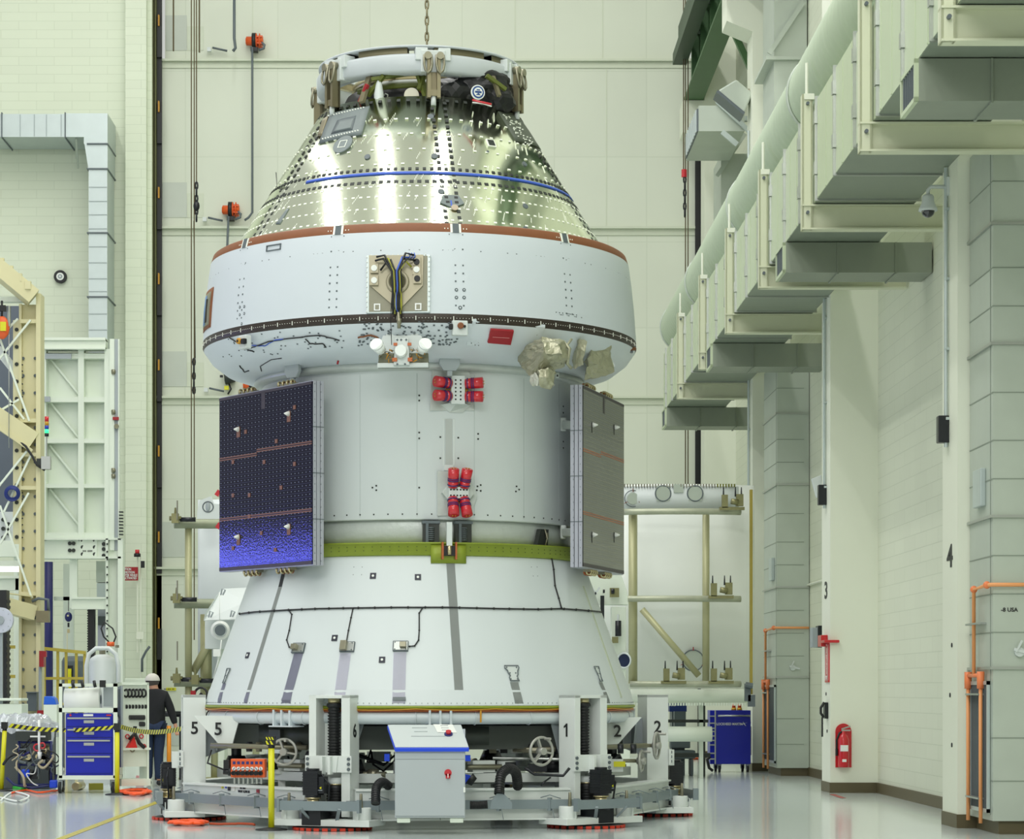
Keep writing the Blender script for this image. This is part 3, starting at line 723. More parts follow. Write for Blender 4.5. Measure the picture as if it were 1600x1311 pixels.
# outlined rectangle label
b = B(); a, z = cap(428, 387, r_skirt); b.M = local(a, z, r_skirt, 0, -.1)
for q in ((-.11, .11, .024, .034), (-.11, .11, -.034, -.024), (-.11, -.1, -.034, .034), (.1, .11, -.034, .034)): b.box(q[0], q[1], -.012, .02, q[2], q[3])
obj('label_outline', b, M_dgrey, craft)
# left hatch opening
b = B(); a0_, z0_ = cap(330, 500, r_skirt); a0_ = radians(-75)
zc = EYE+(PY-498)/132.6
b.patch(r_skirt, a0_-.1, a0_+.1, zc-.23, zc+.23, 0, .012, 0, 6, 4); b.patch(r_skirt, a0_-.075, a0_+.075, zc-.19, zc+.19, 0, .018, 1, 6, 4); b.patch(r_skirt, a0_-.06, a0_-.01, zc-.17, zc+.17, 0, .024, 2, 3, 2); b.patch(r_skirt, a0_, a0_+.02, zc-.15, zc+.12, 0, .03, 3, 1, 1)
obj('side_hatch', b, [M_brown, M_steel, mat('sky_blue_liner', '#5f86b8', .4), M_black], craft)
# umbilical plate on skirt
ua, uz = cap(622, 444, r_skirt); UM = local(ua, uz, r_skirt, 0, -.03)
U = .00694   # metres per pixel at this place
def u_(x, y, o=0): return ((x-622)*U, -o, (444-y)*U)
b = B(UM)
b.box(-49*U, 50*U, -.02, .08, -45*U, 45*U, 1)
b.box(-45*U, 46*U, -.028, .0, -43*U, 43*U, 0)
b.prism([u_(577, 400, .03), u_(662, 400, .03), u_(661, 448, .03), u_(624, 486, .03), u_(578, 446, .03)], (0, -.02, 0), 2)
for k in range(12):
    for x in (573.5, 670.5): b.bc(u_(x, 402+k*7.7, .03), (.012, .01, .012), m=3)
for k in range(11): b.bc(u_(580+k*8.5, 399, .03), (.012, .01, .012), m=3)
for x in (590, 654): b.box((x-627)*U, (x-617)*U, -.04, -.02, -42*U, -31*U, 4); b.box((x-625)*U, (x-619)*U, -.045, -.02, -40*U, -33*U, 0)
p = obj('umbilical_plate', b, [mat('plate_grey_olive', '#8b8977', .5, .3, .12, 10), M_galvl, mat('beige_fitting', '#a9a28a', .4, .3), M_paper, M_alum], craft)
b = B(UM)
b.ring(u_(622, 442, .06), .105, .022, 32, 8, 0, (0, 1, 0)); b.cyl(u_(622, 442, .05), u_(622, 442, .06), .09, seg=24, m=1)
for (x, y) in ((586, 421), (586, 440), (652, 424), (653, 438), (652, 412)): b.bc(u_(x, y, .06), (.085, .05, .1), m=0); b.cyl(u_(x, y, .08), u_(x, y, .1), .033, seg=14, m=2 if x > 650 and y != 424 else 3)
obj('connector', b, [mat('beige_fitting', '#a9a28a', .4, .3), mat('olive_recess', '#4b4a20', .5), M_black, M_paper], p)
b = B(UM)
for i, (x, y) in enumerate(((588, 410), (590, 404), (600, 408), (606, 414), (596, 425), (640, 406), (648, 402), (650, 410), (644, 420), (634, 408))):
    xe = 622+(i-5)*1.5
    b.tube([u_(x, y, .10), u_((x+xe)/2, min(y, 412)-2+i % 3, .15), u_(xe, 428, .15), u_(xe+1, 450, .14), u_(xe+(-1)**i*2, 478, .10), u_(xe+1, 493, .09)], .012, 6, 1 if i in (2, 8) else (2 if i == 5 else 0))
for i in range(3): b.tube([u_(640+i*4, 398, .08), u_(642+i*4, 404, .11), u_(636+i*5, 408, .08)], .006, 5, 2)
b.cyl(u_(624, 490, .09), u_(625, 515, .08), .02, seg=10, m=3); b.cyl(u_(625, 500, .085), u_(625, 508, .08), .026, seg=10, m=3)
b.tube([u_(613, 478, .1), u_(612, 500, .09), u_(613, 540, .05)], .004, 5, 0)
obj('umbilical_hose', b, [M_black, mat('yellow_green_wire', '#9a9a30', .5), M_blue, M_steel], p)

# ---- underside equipment
b = B()
def wire(pts, r=.007, m=0, rf=r_under, o=.012, seg=5):
    out = []
    for i in range(len(pts)-1):
        n = 5
        for k in range(n):
            x = pts[i][0]+(pts[i+1][0]-pts[i][0])*k/n; y = pts[i][1]+(pts[i+1][1]-pts[i][1])*k/n
            a, z = pu(x, y) if rf is r_under else cap(x, y, rf); out.append(surf(a, z, rf, o))
    b.tube(out, r, seg, m)
wire([(390, 545), (405, 540), (425, 533), (450, 530), (474, 527), (500, 524), (520, 529), (534, 533)]); wire([(478, 530), (486, 538), (505, 537), (512, 545)]); wire([(395, 540), (415, 541), (430, 532), (470, 528)], .006, 1)
wire([(360, 528), (372, 535), (385, 545), (402, 552)]); wire([(376, 572), (384, 582), (392, 578)], .008); wire([(410, 580), (408, 572), (425, 563), (445, 560)], .006)
wire([(560, 528), (580, 524), (595, 530)], .01, 2)
obj('wiring', b, [M_black, M_blue, M_brown], craft)
b = B()
a, z = pu(590, 545)
def ublock(name, px, py, w_, h_, dp, mats_, r=2.2, zo=0, deco=None, bev=.01):
    """box hung under the skirt facing outward at a pixel, at radius r"""
    a_, z_ = cap(px, py, lambda zz: r); L = Matrix.Translation(surf(a_, z_, lambda zz: r)) @ Matrix.Rotation(a_, 4, 'Z')
    bb = B(L); bb.box(-w_/2, w_/2, -dp/2, dp/2, -h_/2, h_/2, 0)
    if deco: deco(bb)
    return obj(name, bb, mats_, craft, bev=bev)
def deco_box(bb):
    bb.cyl((-.02, -.05, .01), (-.02, -.09, .01), .035, seg=14, m=1); bb.box(.03, .09, -.09, -.04, -.03, .03, 2); bb.cyl((-.02, -.08, .01), (-.02, -.1, .01), .015, seg=10, m=2)
ublock('sensor_box', 383, 535, .13, .15, .08, [M_white, M_dyel, M_black], 2.58, deco=deco_box)
def deco_box2(bb):
    bb.cyl((.0, -.05, .02), (.0, -.08, .02), .035, seg=14, m=1); bb.box(-.12, -.08, -.06, .0, -.02, .04, 2); bb.box(.03, .06, -.07, -.04, .0, .03, 2)
ublock('sensor_box', 718, 513, .17, .16, .08, [M_white, M_brown, M_black], 2.55, deco=deco_box2)
# thruster bracket in front
L = Matrix.Translation(surf(cap(630, 550, lambda z: 2.47)[0], cap(630, 550, lambda z: 2.47)[1], lambda z: 2.47)) @ Matrix.Rotation(cap(630, 550, lambda z: 2.47)[0], 4, 'Z')
b = B(L); U2 = .0069
def w_(x, y, o=0): return ((x-630)*U2, -o, (550-y)*U2)
b.prism([w_(598, 524, .0), w_(658, 524, .0), w_(668, 545, .0), w_(668, 552, .0), w_(590, 552, .0), w_(590, 545, 0)], (0, .06, 0), 0); b.prism([w_(592, 552, .0), w_(669, 552, .0), w_(670, 575, .0), w_(590, 575, .0)], (0, .06, 0), 2)
for x in (604, 643): b.prism([w_(x, 513, -.02), w_(x+9, 513, -.02), w_(x+11, 526, -.02), w_(x-2, 526, -.02)], (0, .02, 0), 0); b.cyl(w_(x+4.5, 520, -.01), w_(x+4.5, 520, .0), .015, seg=10, m=1)
b.box((590-630)*U2, (670-630)*U2, -.06, .02, (550-575)*U2, (550-568)*U2, 0)
b.prism([w_(619, 530, .1), w_(639, 530, .1), w_(641, 572, .1), w_(616, 572, .1)], (0, .08, 0), 0)
for (x, y) in ((622, 533), (628, 533), (636, 533), (634, 571), (622, 571)): b.cyl(w_(x, y, .1), w_(x, y, .11), .012, seg=8, m=1)
tb = obj('thruster_bracket', b, [M_white, M_dgrey, mat('bracket_recess', '#6f705a', .5)], craft, bev=.006)
for sx, x in ((-1, 590), (1, 666)):
    b = B(L); b.cyl(w_(x-sx*8, 551, .08), w_(x, 541, .14), .05, .072, 20); b.cyl(w_(x, 541, .14), w_(x+sx*.5, 540, .155), .075, .07, 20); obj('thruster_cap', b, mat('frosted_plastic', '#e6ebe8', .4), tb)
b = B(L); b.sph(w_(628, 551, .12), .07, 0, (1, .8, 1)); b.cyl(w_(628, 551, .12), w_(628, 551, .19), .05, .06, 20); obj('thruster_cap', b, mat('frosted_plastic', '#e6ebe8', .4), tb)
b = B(L)
for s in (-1, 1):
    for k in range(14):
        x = 630+s*random.uniform(12, 34); y = random.uniform(548, 566); b.tube([w_(x, y, .08), w_(x+random.uniform(-5, 5), y+random.uniform(-4, 4), .12), w_(x+random.uniform(-5, 5), y+random.uniform(-3, 6), .08)], .006, 5, k % 2)
    b.bc(w_(630+s*11, 540, .1), (.04, .03, .03), m=2); b.bc(w_(630+s*12, 564, .1), (.05, .03, .04), m=2)
obj('valve_plumbing', b, [M_dyel, M_steel, M_copper], tb)
# red covers and grey plates under the skirt
b = B(); a, z = pu(782, 527); 
quad = [(765, 516), (800, 518), (795, 540), (760, 537)]
pts = [surf(*pu(x, y), r_under, .05) for x, y in quad]; nrm = (pts[1]-pts[0]).cross(pts[3]-pts[0]).normalized(); nrm = -nrm if nrm.y < 0 else nrm
b.prism(pts, nrm*.03, 0); ct = sum(pts, Vector())/4; xa_ = (pts[1]-pts[0]).normalized()
b.beam(ct-xa_*.1-nrm*.004, ct+xa_*.1-nrm*.004, .004, .006, 1); obj('red_cover_panel', b, [M_dred, mat('pink_writing', '#c88', .5)], craft, bev=.006)
b = B(); quad = [(738, 503), (850, 512), (838, 545), (728, 540)]
pts = [surf(*pu(x, y), r_under, .022) for x, y in quad]; b.prism(pts, Vector((0, -.0, .03)), 0)
for k in range(26): u, v = random.random(), random.random(); p_ = (pts[0]*(1-u)+pts[1]*u)*(1-v)+(pts[3]*(1-u)+pts[2]*u)*v; b.bc(p_+Vector((0, -.004, -.004)), (.008, .008, .008), m=1)
obj('access_panel', b, [M_skirt, M_slot], craft)
for px, py in ((703, 562), (455, 574)):
    a_, z_ = cap(px, py, lambda z: 2.06); b = B(Matrix.Translation(surf(a_, z_, lambda z: 2.06)) @ Matrix.Rotation(a_, 4, 'Z'))
    b.prism([(-.11, 0, .11), (.11, 0, .11), (.115, 0, -.05), (.07, 0, -.12), (-.07, 0, -.12), (-.115, 0, -.05)], (0, .05, 0)); b.box(-.035, .035, -.0, .05, .11, .18); b.box(-.03, .03, .0, .05, -.18, -.12)
    obj('bumper_plate', b, M_grey, craft, bev=.008)
# ---- orange / strap tags beneath
a_, z_ = cap(530, 555, lambda z: 2.05); b = B(); q = surf(a_, z_, lambda z: 2.05); b.tube([q+Vector((0, 0, .05)), q, q+Vector((-.01, 0, -.06)), q+Vector((-.02, 0, -.1))], .012, 6); obj('safety_streamer', b, M_dred, craft)
# ---- crumpled foil wrapped masses
def crumple(name, c, sc3, seed, m=M_champ, sub=4, amp=.28, fr=3.):
    bm = bmesh.new(); bmesh.ops.create_icosphere(bm, subdivisions=sub, radius=1)
    for v in bm.verts:
        n = v.co.normalized(); k = 1+amp*(noise.noise(n*1.3+Vector((seed, 0, 0))))+amp*.6*abs(noise.noise(n*fr+Vector((seed, 5, 0))))+.12*noise.cell(n*2.2+Vector((seed, 2, 1)))+.04*noise.noise(n*9+Vector((seed, 0, 3)))
        v.co = Vector((n.x*k*sc3[0], n.y*k*sc3[1], n.z*k*sc3[2]))+Vector(c)
    bb = B(); bb.bm.free(); bb.bm = bm
    return obj(name, bb, m, craft)
def hull(name, lists, m, parent=craft, bev=.012):
    """faceted wrapped box: convex hull of points given as (px,py,depth)"""
    bm = bmesh.new(); vs = [bm.verts.new(P(p[0], p[1], p[2]-(.28 if m is not M_white else 0))) for p in lists]; bmesh.ops.convex_hull(bm, input=vs)
    bmesh.ops.triangulate(bm, faces=bm.faces[:]); bmesh.ops.subdivide_edges(bm, edges=bm.edges[:], cuts=7, use_grid_fill=True)
    for v in bm.verts: v.co += Vector((noise.noise(v.co*9), noise.noise(v.co*9+Vector((3, 3, 3))), noise.noise(v.co*9+Vector((7, 1, 3)))))*.03+Vector((noise.noise(v.co*26), noise.noise(v.co*24+Vector((9, 1, 2))), noise.noise(v.co*25)))*.012
    bb = B(); bb.bm.free(); bb.bm = bm; return obj(name, bb, m, parent)
d1 = 27.3
hull('foil_wrapped_thruster', [(808, 548, 27.9), (812, 570, 27.7), (846, 528, 27.1), (880, 532, 27.2), (888, 562, 27.3), (880, 573, 27.4), (845, 582, 27.2), (828, 588, 27.4), (850, 550, 26.9), (870, 552, 26.9), (860, 530, 28.2), (820, 550, 28.2), (880, 550, 28.3)], M_champ)
hull('foil_wrapped_box', [(850, 534, 26.95), (874, 536, 26.95), (876, 556, 26.9), (852, 555, 26.85), (852, 532, 27.3), (876, 534, 27.3), (878, 556, 27.3)], M_champ)
hull('foil_wrapped_nozzle', [(829, 588, 27.2), (838, 582, 27.1), (843, 590, 27.05), (841, 602, 27.1), (832, 602, 27.2), (829, 588, 27.5), (841, 600, 27.5)], mat('pale_foil', '#d2d3c6', .35, .5, .1, 20, .3, 30))
hull('foil_wrapped_nozzle', [(842, 578, 27.0), (858, 574, 27.0), (867, 582, 27.05), (865, 600, 27.05), (856, 610, 27.05), (844, 606, 27.0), (843, 590, 26.95), (858, 590, 26.95), (848, 580, 27.5), (862, 602, 27.5)], M_champ)
b = B(); b.tube([P(842, 580, 26.95), P(852, 572, 26.9), P(862, 574, 26.9), P(868, 584, 26.95)], .012, 6); b.tube([P(880, 534, 27), P(890, 545, 26.95), P(886, 568, 27), P(892, 575, 27.1)], .02, 6); b.tube([P(893, 530, 27.2), P(884, 542, 27.1), P(886, 556, 27.1)], .014, 6); obj('foil_cable', b, M_champ, craft)
b = B(); b.bc(P(871, 587, 27.35), (.03, .05, .05), m=0); b.bc(P(871, 587, 27.31), (.015, .02, .02), m=1); obj('bolt_plate', b, [M_white, M_black], craft)
hull('foil_wrapped_thruster', [(892, 538, 28.2), (905, 530, 27.9), (915, 535, 27.9), (912, 570, 28.0), (898, 578, 28.1), (890, 560, 28.3), (905, 555, 28.8)], M_champ)
hull('foil_wrapped_box', [(914, 535, 28.4), (932, 527, 28.3), (955, 540, 28.5), (950, 552, 28.6), (955, 575, 28.6), (958, 583, 28.6), (935, 590, 28.5), (914, 592, 28.4), (920, 560, 28.2), (945, 545, 29.2), (920, 590, 29.2)], M_champ)
b = B(); b.bc(P(935, 563, 28.3), (.1, .06, .14), Matrix.Rotation(.4, 3, 'Y'), 0); b.beam(P(950, 553, 28.4), P(975, 542, 28.7), .03, .03, 0); b.beam(P(948, 560, 28.4), P(955, 575, 28.4), .02, .1, 1); b.bc(P(982, 546, 28.9), (.1, .08, .08), m=2); b.cyl(P(975, 546, 28.8), P(992, 545, 28.9), .03, .02, m=3)
obj('gimbal_bracket', b, [M_steel, M_white, M_dgrey, M_brown], craft)

# ---- service module cylinder
b = B(); b.lathe([(1.80, 5.14), (1.86, 5.11), (1.86, 5.04), (1.85, 5.03), (1.85, 3.40), (1.845, 3.386), (1.80, 3.386)], (X0, D0), seg=144)
for k in range(-18, 19):
    a = radians(5)*k; b.patch(r_sm, a-.004, a+.004, 3.44, 3.455, 0, .004, 1, 1, 1)
for (px, py) in ((655, 618), (655, 626), (655, 676), (655, 685), (655, 762), (688, 683), (716, 684), (688, 716), (716, 716), (747, 678), (747, 686), (582, 762), (588, 759), (588, 766), (746, 760), (751, 758), (745, 766), (751, 767), (807, 760), (811, 765), (806, 768), (488, 577), (507, 576), (560, 568), (745, 575), (763, 569), (782, 571), (880, 635), (880, 645), (880, 690), (880, 700)):
    a, z = cap(px, py, r_sm); b.patch(r_sm, a-.005, a+.005, z-.009, z+.009, 0, .004, 1, 1, 1)
for k in range(9):
    a = radians(-80+20*k); b.patch(r_sm, a-.0012, a+.0012, 3.42, 5.0, 0, .0015, 2, 1, 1)
obj('service_module', b, [M_sm, M_slot, mat('panel_joint', '#a9b4b2', .5)], craft, weld=False)
b = B(); b.lathe([(1.86, 5.14), (1.93, 5.12), (1.95, 5.07), (1.92, 5.04), (1.85, 5.03)], (X0, D0), seg=160); obj('upper_blanket', b, M_blank, craft)
b = B(); b.lathe([(1.78, 3.40), (1.80, 3.33), (1.80, 3.2), (1.76, 3.13), (1.70, 3.12)], (X0, D0), seg=160); obj('lower_blanket', b, M_blank, craft)
# RCS thruster pods with red covers
def pod(px, py, horiz):
    a, z = cap(px, py, r_sm); L = local(a, z, r_sm)
    u = 27.5/F
    b = B(L)
    if horiz:
        b.prism([(-38*u, 0, 34*u), (22*u, 0, 34*u), (30*u, 0, -30*u), (-42*u, 0, -32*u)], (0, -.012, 0), 1)
        b.box(-11*u, 11*u, -.12, .02, -22*u, 22*u, 0); dots = [((i-.5)*8*u, (j-2.5)*6*u) for i in (0, 1) for j in range(6)]
        b.prism([(-25*u, -.0, -22*u), (0, -.09, -18*u), (24*u, -.0, -22*u), (10*u, 0, -34*u), (-10*u, 0, -34*u)], (0, -.02, 0), 1)
    else:
        b.prism([(-32*u, 0, 34*u), (14*u, 0, 32*u), (28*u, 0, 10*u), (32*u, 0, -5*u), (22*u, 0, -34*u), (-32*u, 0, -36*u)], (0, -.012, 0), 1)
        b.prism([(-16*u, -.0, 12*u), (16*u, -.0, 12*u), (26*u, 0, 0), (16*u, 0, -12*u), (-16*u, 0, -12*u), (-26*u, 0, 0)], (0, -.07, 0), 1)
        b.box(-17*u, 15*u, -.12, .02, -9*u, 9*u, 0); dots = [((j-2.5)*5.2*u-u, (i-.5)*9*u) for i in (0, 1) for j in range(6)]
    for (x, z_) in dots: b.box(x-.009, x+.009, -.124, -.118, z_-.009, z_+.009, 2)
    p = obj('thruster_pod', b, [M_white, M_blank, M_black], craft, bev=.004)
    spots = [(-1, 1), (-1, -1), (1, 1), (1, -1)]
    for (sx, sz) in spots:
        if horiz: p0 = Vector((sx*12*u, -.10, sz*10*u)); p1 = Vector((sx*38*u, -.17, sz*10.8*u+.5*u))
        else: p0 = Vector((sx*9*u-1*u, -.10, sz*8*u)); p1 = Vector((sx*10*u+2*u*(sx > 0)-1*u, -.17, sz*36*u))
        d = p1-p0; b = B(L)
        b.cyl(p0, p0+d*.35, .052, .060, 20, 0); b.cyl(p0+d*.35, p1, .060, .062, 20, 0)
        b.cyl(p1-d*.02, p1+d*.03, .062, .052, 20, 0)
        c_ = obj('red_cover', b, M_redc, p)
        b = B(L)
        for t in (.12, .36, .46): b.cyl(p0+d*t, p0+d*(t+.05), .0635, .0635, 20, 0)
        for t in (-.015, .015):
            q = p1+d*.04; off = Vector((0, 0, t)) if horiz else Vector((t, 0, 0)); b.bc(q+off+Vector((0, -.0, 0)), (.01 if horiz else .01, .04, .008 if horiz else .01), m=1)
        obj('strap', b, [M_bluebnd, M_dyel], c_)
    b = B(L)
    for sx in (-1, 1): b.bc(((sx*14*u, -.06, 0) if horiz else (0, -.06, sx*12*u)), (.05, .05, .1) if horiz else (.08, .05, .07), m=0)
    obj('nozzle_block', b, M_dyel, p)  # ochre blocks at the roots of the covers
pod(712, 611, True); pod(714, 771, False)
b = B(); a, z = cap(701, 690, r_sm); a2, z2 = cap(701, 655, r_sm); a3, z3 = cap(701, 728, r_sm); b.patch(r_sm, a-.021, a+.021, z3, z2, 0, .006, 0, 1, 1); b.patch(r_sm, a-.035, a-.028, z3, z2, 0, .003, 1, 1, 1); b.patch(r_sm, a+.028, a+.035, z3, z2, 0, .003, 1, 1, 1); b.patch(r_sm, a-.028, a+.028, z3-.05, z3+.01, 0, .012, 1, 1, 1)
obj('cable_cover', b, [M_tape, M_white], craft)
# ---- green separation ring with fittings
r_g = lambda z: 1.975
b = B(); b.lathe([(1.72, 3.14), (1.99, 3.13), (1.99, 3.115), (1.965, 3.11), (1.965, 3.0), (1.94, 2.985), (1.8, 2.98)], (X0, D0), seg=128)
for k in range(-30, 31):
    a = radians(2.9)*k
    for zz in (3.04, 3.08): b.patch(lambda z: 1.965, a-.002, a+.002, zz-.004, zz+.004, 0, .003, 1, 1, 1)
ac = cap(701, 856, r_g)[0]
b.patch(lambda z: 1.965, ac-.10, ac+.10, 2.90, 3.10, 0, .012, 0, 6, 1)
a4 = cap(925, 880, r_g)[0]; b.patch(lambda z: 1.965, a4-.12, a4, 2.92, 3.10, 0, .012, 0, 3, 1)
obj('separation_ring', b, [M_green, M_slot], craft, weld=False)
b = B(local(ac, 3.03, r_g)); b.box(-.07, .07, -.05, 0, -.05, .06, 1); b.cyl((0, -.05, -.04), (0, -.05, .06), .022, seg=12, m=2); b.box(-.085, -.065, -.06, 0, -.09, .1, 3); b.box(.065, .085, -.06, 0, -.09, .1, 3); b.box(-.03, .03, -.055, 0, .06, .32, 4)
obj('release_latch', b, [M_green, M_black, M_brass, M_copper, M_white], craft)
for s in (-1, 1):
    a5 = ac+s*.096; b = B(local(a5, 3.24, lambda z: 1.86)); b.box(-.09, .09, -.05, .05, -.13, .12, 0)
    for k in range(7): b.ring((0.0, -.06, -.08+k*.022), .03, .006, 12, 5, 1)
    b.box(-.1, .1, -.06, .05, .10, .13, 1); b.box(-.06, -.03, -.07, -.04, -.12, .1, 1)
    obj('spring_pusher', b, [mat('dark_bracket', '#2b2f2c', .5), M_dgrey], craft)
a6 = cap(845, 835, lambda z: 1.84)[0]; b = B(local(a6, 3.22, lambda z: 1.83)); b.prism([(-.06, 0, .1), (.08, 0, .1), (.06, 0, -.12), (-.13, 0, -.12)], (0, -.06, 0), 0); b.tube([(0, -.07, .1), (.02, -.09, 0), (0, -.07, -.1)], .01, 6, 1); b.bc((.03, -.08, .03), (.03, .02, .06), m=1); obj('harness_connector', b, [mat('dark_bracket', '#2b2f2c', .5), M_steel], craft)
# ---- adapter cone
b = B()
b.lathe([(1.90, 3.0), (1.93, 2.985), (1.94, 2.97), (2.46, 1.52), (2.475, 1.50), (2.512, 1.345), (2.52, 1.335), (2.40, 1.33)], (X0, D0), seg=144)
for k in range(-60, 61):
    a = radians(1.45)*k; b.patch(lambda z: 2.512, a-.0012, a+.0012, 1.36, 1.367, 0, .003, 1, 1, 1)
for (px, py) in ((553, 886), (566, 886), (552, 898), (565, 898), (830, 886), (839, 886), (833, 900), (840, 900)): a, z = cap(px, py, r_low); b.patch(r_low, a-.002, a+.002, z-.004, z+.004, 0, .003, 1, 1, 1)
a7 = cap(940, 1000, r_low)[0]; b.patch(r_low, a7-.01, a7+.01, 1.42, 2.7, 0, .006, 2, 1, 6)
obj('adapter_cone', b, [M_cone, M_dgrey, mat('cone_seam', '#bcc4b0', .5)], craft, weld=False)
SLc = -math.atan((2.505-1.935)/1.58)
def tape(px0, py0, px1, py1, wd, mm, name='tape_strip', th=.004):
    a0, z0 = cap(px0, py0, r_low); a1, z1 = cap(px1, py1, r_low); n = 10; b = B(); L, R = [], []
    for i in range(n+1):
        t = i/n; a = a0+(a1-a0)*t; z = z0+(z1-z0)*t; r = r_low(z); ha = wd/2/r
        L.append(b.v(surf(a-ha, z, r_low, th))); R.append(b.v(surf(a+ha, z, r_low, th)))
    for i in range(n): b.f([L[i], L[i+1], R[i+1], R[i]])
    bmesh.ops.solidify(b.bm, geom=b.bm.faces[:], thickness=.006)
    return obj(name, b, mm, craft)
tape(703, 868, 718, 1102, .095, M_tape); tape(443, 896, 438, 917, .065, mat('dark_tape', '#55585a', .4, .3)); tape(438, 917, 388, 1082, .065, M_tape); tape(388, 1082, 384, 1101, .065, M_taped)
tape(467, 1020, 447, 1100, .125, M_taped); tape(540, 1020, 530, 1098, .13, M_tapel); tape(625, 1019, 623, 1100, .14, M_tapel); tape(624, 1089, 624, 1095, .141, M_grey, th=.008)
tape(803, 1066, 811, 1102, .10, M_tape); tape(938, 1066, 950, 1100, .08, M_tape); tape(351, 1068, 343, 1101, .10, M_taped)
tape(448, 1090, 447, 1095, .126, M_taped, th=.008)
for i, (px, py) in enumerate(((583, 900), (653, 902), (523, 997), (597, 1031), (387, 1024))):
    a, z = cap(px, py, r_low); b = B(local(a, z, r_low, 0, SLc)); b.box(-.034, .034, -.008, .01, -.034, .034, 0); b.cyl((0, 0, 0), (0, -.011, 0), .014, seg=14, m=1)
    obj('target_marker', b, [mat('target_black', '#2b2d3a', .5), M_paper], craft)
b = B()
def cw(pts, r=.009, o=.012, br_=.015):
    out = []
    for i in range(len(pts)-1):
        n = max(3, int(abs(pts[i+1][0]-pts[i][0])/12)+3)
        for k in range(n): x = pts[i][0]+(pts[i+1][0]-pts[i][0])*k/n; y = pts[i][1]+(pts[i+1][1]-pts[i][1])*k/n; out.append(surf(*cap(x, y, r_low), r_low, o))
    out.append(surf(*cap(*pts[-1], r_low), r_low, o)); b.tube(out, r, 6, 0)
    for q in out[::3]: b.sph(q, br_, 0, seg=6, rings=4)
cw([(376, 959), (400, 956), (452, 953), (500, 951), (552, 950), (620, 949), (700, 949), (780, 951), (840, 952), (874, 951), (905, 953), (938, 956)])
cw([(452, 953), (457, 960), (453, 985), (449, 1000), (453, 1011), (460, 1013)], .007, .012, .011); cw([(552, 951), (549, 965), (545, 985), (542, 1002)], .007, .012, .011); cw([(660, 950), (655, 958), (655, 985), (654, 1000), (648, 1009), (640, 1010)], .007, .012, .011)
cw([(859, 862), (864, 890), (866, 915), (872, 935), (876, 950)], .009, .012, .013)
obj('cable_harness', b, M_black, craft)
for (px, py, v) in ((467, 1013, 0), (543, 1011, 1), (626, 1010, 0)):
    a, z = cap(px, py, r_low); b = B(local(a, z, r_low, 0, SLc)); b.box(-.085, .085, -.02, .01, -.06, .06, 1); b.box(-.075, .08, -.026, .0, -.05, .05, 0)
    b.bc((-.03 if px < 600 else .03, -.05, 0), (.07, .05, .06 if not v else .11), m=2)
    for (u, w2) in ((-.06, .04), (.06, .04), (-.06, -.04), (.06, -.04)): b.bc((u, -.03, w2), (.012, .01, .012), m=1)
    obj('connector_bracket', b, [M_alum, M_dgrey, M_steel], craft, bev=.004)
for (px, py, fl) in ((800, 1052, 1), (934, 1053, .6), (355, 1056, -.6)):
    a, z = cap(px, py, r_low); b = B(local(a, z, r_low, 0, SLc)); s = fl
    pl = [(-.085*s, .085), (.085*s, .085), (.09*s, .06), (.07*s, .03), (.065*s, -.02), (.05*s, -.04), (.07*s, -.09), (-.04*s, -.09), (-.045*s, -.05), (-.03*s, -.03), (-.05*s, .0), (-.055*s, .03), (-.085*s, .06)]
    b.tube([(x, -.012, y) for x, y in pl], .006, 6, 1, True); b.prism([(x*.9, 0, y*.9) for x, y in pl], (0, -.008, 0), 0)
    for (x, y) in ((-.06, .065), (.06, .065), (-.03, 0), (.04, 0), (-.03, -.07), (.05, -.07)): b.bc((x*s, -.012, y), (.012, .008, .012), m=1)
    obj('access_latch', b, [M_white, M_dgrey], craft)
# base flanges
b = B(); b.lathe([(2.40, 1.335), (2.53, 1.333), (2.53, 1.31), (2.5, 1.295), (2.4, 1.29)], (X0, D0), seg=128); obj('base_flange', b, M_green, craft)

